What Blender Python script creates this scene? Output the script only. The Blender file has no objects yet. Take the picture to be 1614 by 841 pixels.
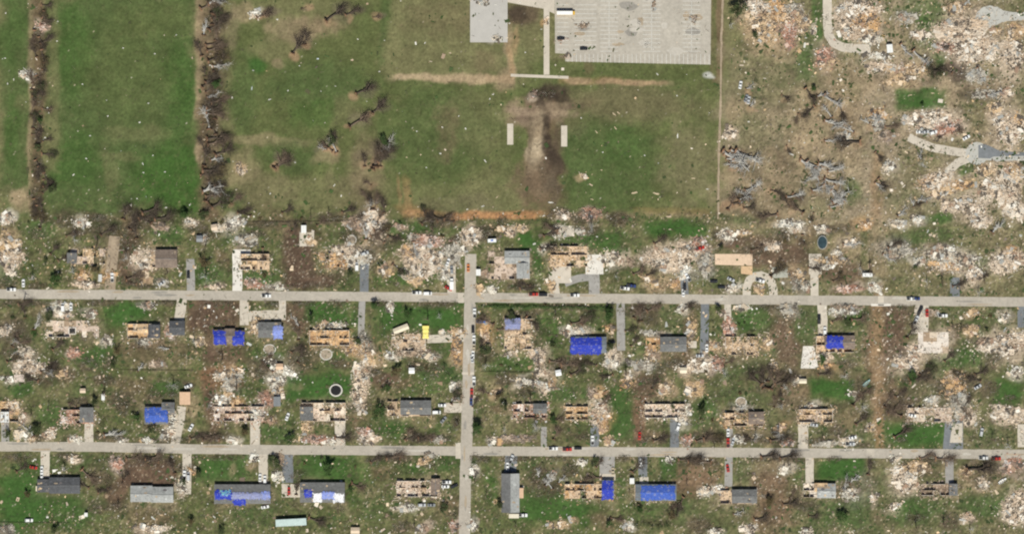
import bpy, bmesh, math, random
import numpy as np
from mathutils import Vector, Matrix
R = math.radians
SC = bpy.context.scene
COL = SC.collection
# ------------------------------------------------------------------ camera, sky, sun, exposure
S = 0.4                       # metres per photograph pixel (1614 x 841)
H = 2600.0                    # a high-flying survey camera looking straight down
def P(x, y): return ((x - 807.0) * S, (420.5 - y) * S)
cam_d = bpy.data.cameras.new('survey_camera'); cam = bpy.data.objects.new('survey_camera', cam_d); COL.objects.link(cam)
cam.location = (0, 0, H); cam_d.sensor_width = 36.0; cam_d.lens = 36.0 * H / (1614 * S)
cam_d.clip_start = 10; cam_d.clip_end = 20000
SC.camera = cam
SUN_ELEV = 52.0
W = bpy.data.worlds.new('World'); SC.world = W; W.use_nodes = True
nt = W.node_tree; nt.nodes.clear()
sky = nt.nodes.new('ShaderNodeTexSky'); sky.sky_type = 'NISHITA'; sky.sun_disc = False
sky.sun_elevation = R(SUN_ELEV); sky.sun_rotation = R(180)
bg = nt.nodes.new('ShaderNodeBackground'); bg.inputs['Strength'].default_value = 0.055
wo = nt.nodes.new('ShaderNodeOutputWorld')
nt.links.new(sky.outputs[0], bg.inputs[0]); nt.links.new(bg.outputs[0], wo.inputs[0])
sun_d = bpy.data.lights.new('sun', 'SUN'); sun_d.energy = 4.4; sun_d.angle = R(0.53); sun_d.color = (1.0, 0.97, 0.865)
sun = bpy.data.objects.new('sun', sun_d); COL.objects.link(sun); sun.rotation_euler = (R(90 - SUN_ELEV), 0, 0)   # from the south: shadows fall north
SC.view_settings.view_transform = 'Standard'; SC.view_settings.look = 'None'
SC.view_settings.exposure = 0.16; SC.view_settings.gamma = 1.0; SC.view_settings.use_curve_mapping = False
SC.cycles.pixel_filter_type = 'BLACKMAN_HARRIS'; SC.cycles.filter_width = 2.15
SC.cycles.max_bounces = 4; SC.cycles.diffuse_bounces = 2
# ------------------------------------------------------------------ materials
MATS = {}
def mat(name, rgb, rough=0.85, amt=0.25, scale=1.2, metal=0.0, spec=0.3, kind=None):
    if name in MATS: return MATS[name]
    m = bpy.data.materials.new(name); MATS[name] = m; m.use_nodes = True
    n = m.node_tree; b = n.nodes['Principled BSDF']
    tc = n.nodes.new('ShaderNodeTexCoord'); no = n.nodes.new('ShaderNodeTexNoise')
    no.inputs['Scale'].default_value = scale; no.inputs['Detail'].default_value = 6; no.inputs['Roughness'].default_value = 0.65
    n.links.new(tc.outputs['Object'], no.inputs['Vector'])
    mr = n.nodes.new('ShaderNodeMapRange'); mr.inputs['From Min'].default_value = .25; mr.inputs['From Max'].default_value = .75
    mr.inputs['To Min'].default_value = 1 - amt; mr.inputs['To Max'].default_value = 1 + amt
    n.links.new(no.outputs[0], mr.inputs['Value'])
    if scale < 1.3 and rgb != 'attr' or name == 'turf_and_dirt':     # slow stains and weathering over the fine grain
        n2 = n.nodes.new('ShaderNodeTexNoise'); n2.inputs['Scale'].default_value = scale * .13; n2.inputs['Detail'].default_value = 8; n2.inputs['Roughness'].default_value = .7
        n.links.new(tc.outputs['Object'], n2.inputs['Vector']); r2 = n.nodes.new('ShaderNodeMapRange'); r2.inputs['From Min'].default_value = .3; r2.inputs['From Max'].default_value = .7
        r2.inputs['To Min'].default_value = 1 - amt * .9; r2.inputs['To Max'].default_value = 1 + amt * .7; n.links.new(n2.outputs[0], r2.inputs['Value'])
        m0 = n.nodes.new('ShaderNodeMath'); m0.operation = 'MULTIPLY'; n.links.new(mr.outputs[0], m0.inputs[0]); n.links.new(r2.outputs[0], m0.inputs[1]); mr = m0
    mx = n.nodes.new('ShaderNodeMix'); mx.data_type = 'RGBA'; mx.blend_type = 'MULTIPLY'; mx.inputs[0].default_value = 1
    if rgb == 'attr':
        at = n.nodes.new('ShaderNodeVertexColor'); at.layer_name = 'Col'; n.links.new(at.outputs[0], mx.inputs[6])
    else: mx.inputs[6].default_value = (*rgb, 1)
    last = mr.outputs[0]
    if kind == 'shingle':      # courses of shingles and streaks of wear along the slope
        wv = n.nodes.new('ShaderNodeTexWave'); wv.bands_direction = 'Y'; wv.inputs['Scale'].default_value = 1.1; wv.inputs['Distortion'].default_value = 1.5
        n.links.new(tc.outputs['Object'], wv.inputs['Vector'])
        m2 = n.nodes.new('ShaderNodeMapRange'); m2.inputs['To Min'].default_value = .82; m2.inputs['To Max'].default_value = 1.12
        n.links.new(wv.outputs[1], m2.inputs['Value'])
        mm = n.nodes.new('ShaderNodeMath'); mm.operation = 'MULTIPLY'; n.links.new(last, mm.inputs[0]); n.links.new(m2.outputs[0], mm.inputs[1]); last = mm.outputs[0]
    n.links.new(last, mx.inputs[7]); n.links.new(mx.outputs[2], b.inputs['Base Color'])
    b.inputs['Roughness'].default_value = rough; b.inputs['Metallic'].default_value = metal; b.inputs['Specular IOR Level'].default_value = spec
    bp = n.nodes.new('ShaderNodeBump'); bp.inputs['Strength'].default_value = .35; bp.inputs['Distance'].default_value = .08
    n.links.new(no.outputs[0], bp.inputs['Height']); n.links.new(bp.outputs[0], b.inputs['Normal'])
    return m
ATTR = mat('debris_colours', 'attr', .9, .18, 2.5)
# ------------------------------------------------------------------ mesh builder
class MB:
    def __init__(s): s.v = []; s.f = []; s.c = []
    def quad(s, pts, c=(1, 1, 1)):
        i = len(s.v); s.v += [tuple(p) for p in pts]; s.f.append(tuple(range(i, i + len(pts)))); s.c.append(c)
    def box(s, c, d, rz=0., rx=0., ry=0., col=(1, 1, 1), taper=1.0):
        M = Matrix.Rotation(rz, 3, 'Z') @ Matrix.Rotation(ry, 3, 'Y') @ Matrix.Rotation(rx, 3, 'X')
        i = len(s.v); hx, hy, hz = d[0] / 2, d[1] / 2, d[2] / 2
        for (a, b, e) in ((-1,-1,-1),(1,-1,-1),(1,1,-1),(-1,1,-1),(-1,-1,1),(1,-1,1),(1,1,1),(-1,1,1)):
            t = taper if e > 0 else 1
            p = M @ Vector((a * hx * t, b * hy * t, e * hz)); s.v.append((p.x + c[0], p.y + c[1], p.z + c[2]))
        for q in ((3,2,1,0),(4,5,6,7),(0,1,5,4),(1,2,6,5),(2,3,7,6),(3,0,4,7)):
            s.f.append(tuple(i + k for k in q)); s.c.append(col)
    def tube(s, p0, p1, r0, r1, n=4, col=(1, 1, 1), cap=True):
        p0 = Vector(p0); p1 = Vector(p1); d = p1 - p0
        if d.length < 1e-5: return
        d.normalize(); a = d.orthogonal().normalized(); b = d.cross(a); i = len(s.v)
        for (p, r) in ((p0, r0), (p1, r1)):
            for k in range(n):
                t = 2 * math.pi * k / n; q = p + a * math.cos(t) * r + b * math.sin(t) * r; s.v.append(tuple(q))
        for k in range(n):
            k2 = (k + 1) % n; s.f.append((i + k, i + k2, i + n + k2, i + n + k)); s.c.append(col)
        if cap:
            s.f.append(tuple(i + n + k for k in range(n))); s.c.append(col)
            s.f.append(tuple(i + k for k in reversed(range(n)))); s.c.append(col)
    def mesh(s, name, material, colours=False, smooth=False):
        me = bpy.data.meshes.new(name); me.from_pydata(s.v, [], s.f)
        if colours:
            ca = me.color_attributes.new('Col', 'FLOAT_COLOR', 'CORNER')
            cnt = np.array([len(f) for f in s.f]); cc = np.repeat(np.array(s.c, dtype=np.float32), cnt, axis=0)
            ca.data.foreach_set('color', np.hstack([cc, np.ones((len(cc), 1), np.float32)]).ravel())
        if material is not None: me.materials.append(material)
        if smooth: me.polygons.foreach_set('use_smooth', np.ones(len(me.polygons), bool))
        me.update(); return me
    def build(s, name, material, parent=None, colours=False, smooth=False, loc=(0, 0, 0)):
        o = bpy.data.objects.new(name, s.mesh(name, material, colours, smooth)); COL.objects.link(o); o.location = loc
        if parent is not None: o.parent = parent
        return o
def empty(name, loc, rz=0.):
    o = bpy.data.objects.new(name, None); COL.objects.link(o); o.location = loc; o.rotation_euler = (0, 0, rz); o.empty_display_size = .5; return o
def tag(o, label=None, cat=None, group=None, kind=None):
    if label: o['label'] = label
    if cat: o['category'] = cat
    if group: o['group'] = group
    if kind: o['kind'] = kind
    return o
def child(name, me, parent, loc=(0, 0, 0), rz=0.):
    o = bpy.data.objects.new(name, me); COL.objects.link(o); o.parent = parent; o.location = loc; o.rotation_euler = (0, 0, rz); return o
# labels: each thing is placed by the landmark it stands nearest to
LANDMARKS = []      # (x, y, unique short name)
TO_LABEL = []       # (object, kind phrase, x, y)
def auto(o, phrase, x, y, cat, group=None):
    tag(o, None, cat, group); TO_LABEL.append((o, phrase, x, y)); return o
# ------------------------------------------------------------------ numpy noise for the ground colours
def vnoise(X, Y, seed):
    t = np.random.RandomState(seed).rand(256, 256).astype(np.float32)
    xi = np.floor(X).astype(int); yi = np.floor(Y).astype(int); fx = X - xi; fy = Y - yi
    fx = fx * fx * (3 - 2 * fx); fy = fy * fy * (3 - 2 * fy)
    a = t[yi % 256, xi % 256]; b = t[yi % 256, (xi + 1) % 256]; c = t[(yi + 1) % 256, xi % 256]; d = t[(yi + 1) % 256, (xi + 1) % 256]
    return (a * (1 - fx) + b * fx) * (1 - fy) + (c * (1 - fx) + d * fx) * fy
def fbm(X, Y, cell, seed, octv=4, gain=.55):
    s = 0; a = 1; n = 0
    for k in range(octv):
        s = s + a * vnoise(X / cell + 17.3 * k, Y / cell + 5.1 * k, seed + k); n += a; a *= gain; cell *= .5
    return s / n
def sstep(e0, e1, x):
    t = np.clip((x - e0) / (e1 - e0), 0, 1); return t * t * (3 - 2 * t)
# ------------------------------------------------------------------ what stands where (photograph pixels: 1 px = 0.4 m)
ROOFC = {'dk': (.085, .088, .095), 'gr': (.155, .155, .152), 'lg': (.33, .335, .325), 'br': (.20, .155, .125), 'bl': (.15, .17, .19), 'tl': (.40, .50, .48), 'bg': (.60, .50, .36), 'wh': (.7, .7, .68), 'pl': (.60, .42, .25)}
TARPC = {'b': (.026, .045, .36), 'b2': (.05, .105, .40), 'pb': (.20, .25, .55), 'tq': (.16, .42, .50), 'w': (.66, .66, .68), 'y': (.78, .66, .16), 'gb': (.22, .24, .40)}
FLOORC = {'t': (.56, .42, .29), 'p': (.58, .46, .37), 'o': (.56, .36, .19), 'w': (.64, .57, .50), 'g': (.34, .31, .27), 'r': (.42, .27, .20), 'b': (.26, .19, .14)}
# short name, label, footprint, roofs (x0,y0,x1,y1,colour,ridge axis), tarps (x0,y0,x1,y1,colour,roof index), floor, palette, pieces, share of walls standing
HOUSES = [
 ('pink-floored ruin', 'wrecked house with bare pink floor beside a dirt drive', (112, 392, 166, 416), [(107, 399, 121, 414, 'gr', 'y')], [], 'p', 'tan', 150, .25),
 ('brown-roofed house', 'small house with intact brown roof beside spilled pale rubble', (236, 394, 279, 421), [(246, 394, 279, 421, 'br', 'x')], [], 't', 'pink', 120, .3),
 ('roofless peach house', 'roofless peach house beside a long pale concrete drive', (379, 400, 425, 425), [], [], 't', 'tan', 90, .95),
 ('orange board ruin', 'ruined house heaped with orange boards under the field edge', (503, 399, 546, 421), [], [], 'o', 'orange', 200, .35),
 ('grey L-shaped roof house', 'damaged house with pale grey L-shaped roof and brown lumber', (770, 396, 835, 440), [(796, 396, 834, 415, 'lg', 'x'), (815, 415, 834, 438, 'lg', 'y')], [], 'p', 'brown', 170, .25),
 ('walled ruin by white slab', 'roofless ruin with dark walls beside a bright white slab', (867, 388, 926, 420), [], [], 't', 'tan', 220, .75),
 ('broken orange slab ruin', 'levelled house with orange floor corner under grey rubble', (1462, 402, 1512, 426), [], [], 'o', 'pink', 170, .1),
 ('slab with square hole', 'swept pale floor slab with a dark square pit', (73, 505, 156, 531), [], [], 'p', 'pink', 110, .12),
 ('plywood-patched house', 'half wrecked house with tan plywood decking and dark roof', (201, 510, 252, 533), [(235, 512, 252, 531, 'dk', 'y'), (218, 511, 233, 524, 'pl', 'x')], [], 'o', 'tan', 110, .7),
 ('small dark-roofed cottage', 'small cottage with unbroken dark grey roof', (268, 506, 291, 527), [(268, 506, 291, 527, 'dk', 'x')], [], 't', 'tan', 20, 1),
 ('twin blue-tarp house', 'house with two separate blue tarps and brown roof between', (337, 518, 385, 544), [(337, 520, 357, 542, 'br', 'x'), (355, 518, 370, 540, 'br', 'x'), (368, 521, 385, 543, 'br', 'x')], [(337, 520, 357, 542, 'b', 0), (367, 521, 385, 543, 'b', 2)], 't', 'tan', 30, 1),
 ('grey and pale blue tarp house', 'house with grey roof and crumpled pale blue tarp at right', (408, 508, 446, 534), [(408, 508, 443, 531, 'gr', 'x')], [(431, 512, 446, 534, 'pb', 0)], 't', 'orange', 60, 1),
 ('long orange roofless house', 'long roofless house with bare orange floor and trailing debris', (488, 520, 551, 544), [], [], 'o', 'orange', 230, .85),
 ('yellow awning house', 'ruined house with bright yellow sheet beside its concrete drive', (617, 526, 671, 553), [], [], 't', 'pink', 230, .6),
 ('grey tarp corner house', 'collapsed corner house with grey blue tarp over its top', (795, 502, 838, 550), [(796, 502, 820, 520, 'br', 'x')], [(796, 502, 820, 519, 'gb', 0)], 't', 'tan', 260, .45),
 ('wide bright blue tarp house', 'house under one wide bright blue tarp beside white slab', (900, 530, 955, 557), [(900, 531, 955, 555, 'bl', 'x')], [(899, 532, 948, 558, 'b', 0)], 't', 'pink', 60, 1),
 ('house with orange framing', 'house with exposed orange framing at left and grey roof', (1018, 532, 1081, 553), [(1041, 531, 1081, 553, 'gr', 'x')], [], 'o', 'orange', 110, .7),
 ('heaped tan ruin', 'collapsed house of tan lumber at the end of a drive', (1143, 530, 1194, 559), [], [], 't', 'tan', 320, .5),
 ('blue-centred house', 'house with bright blue tarp between peach and brown roof', (1286, 529, 1346, 555), [(1300, 529, 1346, 549, 'br', 'x')], [(1302, 529, 1328, 549, 'b', 0)], 't', 'orange', 130, .8),
 ('bare white slab', 'bare swept white floor slab of a vanished house', (1447, 523, 1495, 556), [], [], 'w', 'pink', 60, .0),
 ('far left tan ruin', 'tan ruin with pale roof at the left edge', (0, 632, 30, 664), [(2, 649, 14, 664, 'wh', 'y')], [], 'o', 'tan', 120, .2),
 ('red brick rubble house', 'half standing house of red rubble with slate grey wing', (96, 645, 148, 667), [(127, 642, 147, 664, 'gr', 'y')], [], 'r', 'redwhite', 190, .65),
 ('denim blue tarp house', 'house under a faded blue tarp with grey garage roof', (229, 634, 276, 667), [(229, 641, 265, 667, 'gr', 'x'), (256, 634, 275, 652, 'gr', 'x')], [(229, 642, 265, 665, 'b2', 0)], 't', 'tan', 30, 1),
 ('long pink ruin', 'long roofless pink ruin with white furniture at right', (338, 640, 416, 663), [], [], 'p', 'redwhite', 320, .75),
 ('grey and peach ruin', 'roofless peach house with one grey roof corner', (475, 634, 545, 663), [(474, 641, 493, 661, 'gr', 'y')], [], 'p', 'pink', 190, .85),
 ('long charcoal-roofed house', 'long house with charcoal roof and open tan room left', (610, 632, 679, 655), [(632, 631, 679, 652, 'gr', 'x')], [], 't', 'tan', 110, .85),
 ('grey-corner brick ruin', 'ruined house with small grey roof corner and brick wall', (809, 636, 861, 658), [(841, 636, 861, 650, 'gr', 'x')], [], 'r', 'redwhite', 190, .7),
 ('tan roofless box', 'small roofless tan house beside scattered pale rubble', (891, 640, 927, 661), [], [], 'o', 'tan', 110, .95),
 ('long white-walled ruin', 'long roofless house with white walls and dark asphalt drive', (1016, 636, 1080, 658), [], [], 'p', 'pink', 230, .95),
 ('brown-ended ruin', 'open ruin with tan lumber and one brown roof end', (1142, 650, 1203, 671), [(1180, 649, 1203, 667, 'br', 'x')], [], 't', 'orange', 240, .55),
 ('tan walled ruin over drive', 'roofless ruin of tan rooms above a long concrete drive', (1259, 644, 1312, 665), [], [], 'p', 'tan', 230, .8),
 ('scattered pink ruin', 'flattened pink ruin with one dark wall beside dark drive', (1430, 642, 1500, 664), [], [], 'p', 'pink', 360, .35),
 ('dark-roofed lower left house', 'house with intact charcoal roof at the lower left', (60, 752, 126, 776), [(60, 755, 82, 774, 'dk', 'x'), (79, 752, 126, 776, 'dk', 'x')], [], 't', 'tan', 20, 1),
 ('pale silver-roofed house', 'house with clean pale silver roof by brown dirt yard', (207, 765, 273, 791), [(207, 765, 240, 789, 'lg', 'x'), (239, 767, 273, 790, 'lg', 'x')], [], 't', 'tan', 10, 1),
 ('long blue-streaked roof house', 'long grey roofed house streaked with blue and turquoise tarps', (339, 763, 426, 797), [(339, 763, 426, 792, 'gr', 'x')], [(340, 772, 366, 786, 'b', 0), (348, 771, 364, 780, 'tq', 0), (366, 775, 424, 786, 'gb', 0), (368, 785, 388, 795, 'b', 0), (414, 774, 426, 786, 'pb', 0)], 't', 'pink', 40, 1),
 ('white-tarped grey roof house', 'grey roofed house with white and blue tarps along its front', (474, 760, 543, 794), [(474, 760, 543, 790, 'gr', 'x')], [(480, 770, 492, 783, 'b', 0), (494, 776, 508, 790, 'w', 0), (508, 774, 528, 786, 'pb', 0), (526, 777, 542, 791, 'w', 0)], 't', 'pink', 20, 1),
 ('ruin with brown shed roof', 'roofless peach ruin with a brown roof strip at right', (625, 757, 693, 782), [(680, 754, 693, 778, 'br', 'y')], [], 'p', 'pink', 240, .7),
 ('two-tone tall roof house', 'long north south house with dark and light roof halves', (791, 746, 818, 806), [(791, 746, 818, 806, 'lg', 'y')], [], 't', 'tan', 20, 1),
 ('half-tarped tan ruin', 'roofless tan ruin ending in one bright blue tarp', (890, 762, 967, 785), [(949, 756, 967, 785, 'bl', 'x')], [(949, 757, 966, 786, 'b', 0)], 't', 'orange', 160, .8),
 ('long blue-tarped lower house', 'long house covered end to end in blue tarp', (1000, 763, 1065, 788), [(1002, 763, 1065, 787, 'bl', 'x')], [(1010, 764, 1064, 787, 'b2', 0)], 't', 'pink', 70, 1),
 ('collapsing slate-roofed house', 'house with sagging slate roof and broken left end', (1135, 772, 1192, 793), [(1154, 771, 1192, 791, 'gr', 'x')], [], 't', 'brown', 120, .7),
 ('white and peach-patched house', 'house with white end, peach middle and silver roof', (1266, 761, 1316, 783), [(1288, 762, 1316, 783, 'lg', 'x'), (1284, 761, 1303, 773, 'pl', 'x')], [], 'w', 'pink', 90, .8),
 ('burnt brown ruin', 'dark roofless ruin beside a flattened red roof', (1452, 762, 1508, 780), [(1496, 762, 1508, 779, 'gr', 'y')], [], 'b', 'brown', 210, .7),
]
BAREPADS = [  # swept floors: polygon, colour, short name, label
 ([(1127, 400), (1186, 400), (1186, 418), (1168, 418), (1127, 417)], (.62, .46, .33), 'peach floor slab', 'bare peach floor slab swept clean beside the curved drive'),
 ([(1168, 419), (1186, 419), (1186, 433), (1168, 431)], (.58, .40, .24), 'small orange slab', 'small orange floor slab touching the peach slab'),
 ([(1217, 421), (1241, 421), (1242, 437), (1218, 438)], (.36, .36, .31), 'grey carport slab', 'bare grey carport slab right of the curved drive'),
 ([(22, 590), (38, 590), (39, 601), (23, 602)], (.55, .46, .40), 'pale shed floor', 'small pale shed floor at the left edge'),
]
PALS = {
 'pink': [(.67, .555, .44), (.73, .645, .545), (.56, .435, .325), (.38, .28, .195), (.77, .725, .655), (.13, .105, .08), (.64, .49, .355), (.46, .38, .295)],
 'white': [(.70, .65, .56), (.76, .73, .66), (.54, .45, .345), (.36, .29, .215), (.60, .49, .365), (.13, .11, .09), (.47, .455, .39)],
 'tan': [(.58, .42, .26), (.66, .52, .37), (.44, .31, .19), (.28, .20, .13), (.70, .62, .52), (.17, .14, .11), (.52, .36, .20)],
 'orange': [(.58, .37, .19), (.62, .44, .26), (.46, .28, .14), (.30, .18, .10), (.66, .55, .44), (.16, .12, .09), (.40, .3, .22)],
 'brown': [(.34, .25, .18), (.24, .18, .13), (.44, .34, .25), (.16, .12, .09), (.54, .44, .35), (.3, .24, .2)],
 'redwhite': [(.44, .24, .17), (.58, .42, .34), (.68, .60, .54), (.36, .20, .14), (.24, .17, .13), (.5, .36, .28), (.72, .7, .67)],
 'grey': [(.40, .37, .315), (.27, .25, .21), (.52, .48, .41), (.12, .11, .09), (.36, .29, .21), (.62, .57, .49)],
}
PILEWORD = {'pink': 'pinkish', 'white': 'white', 'tan': 'tan', 'orange': 'orange', 'brown': 'brown', 'redwhite': 'reddish', 'grey': 'grey'}
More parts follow.
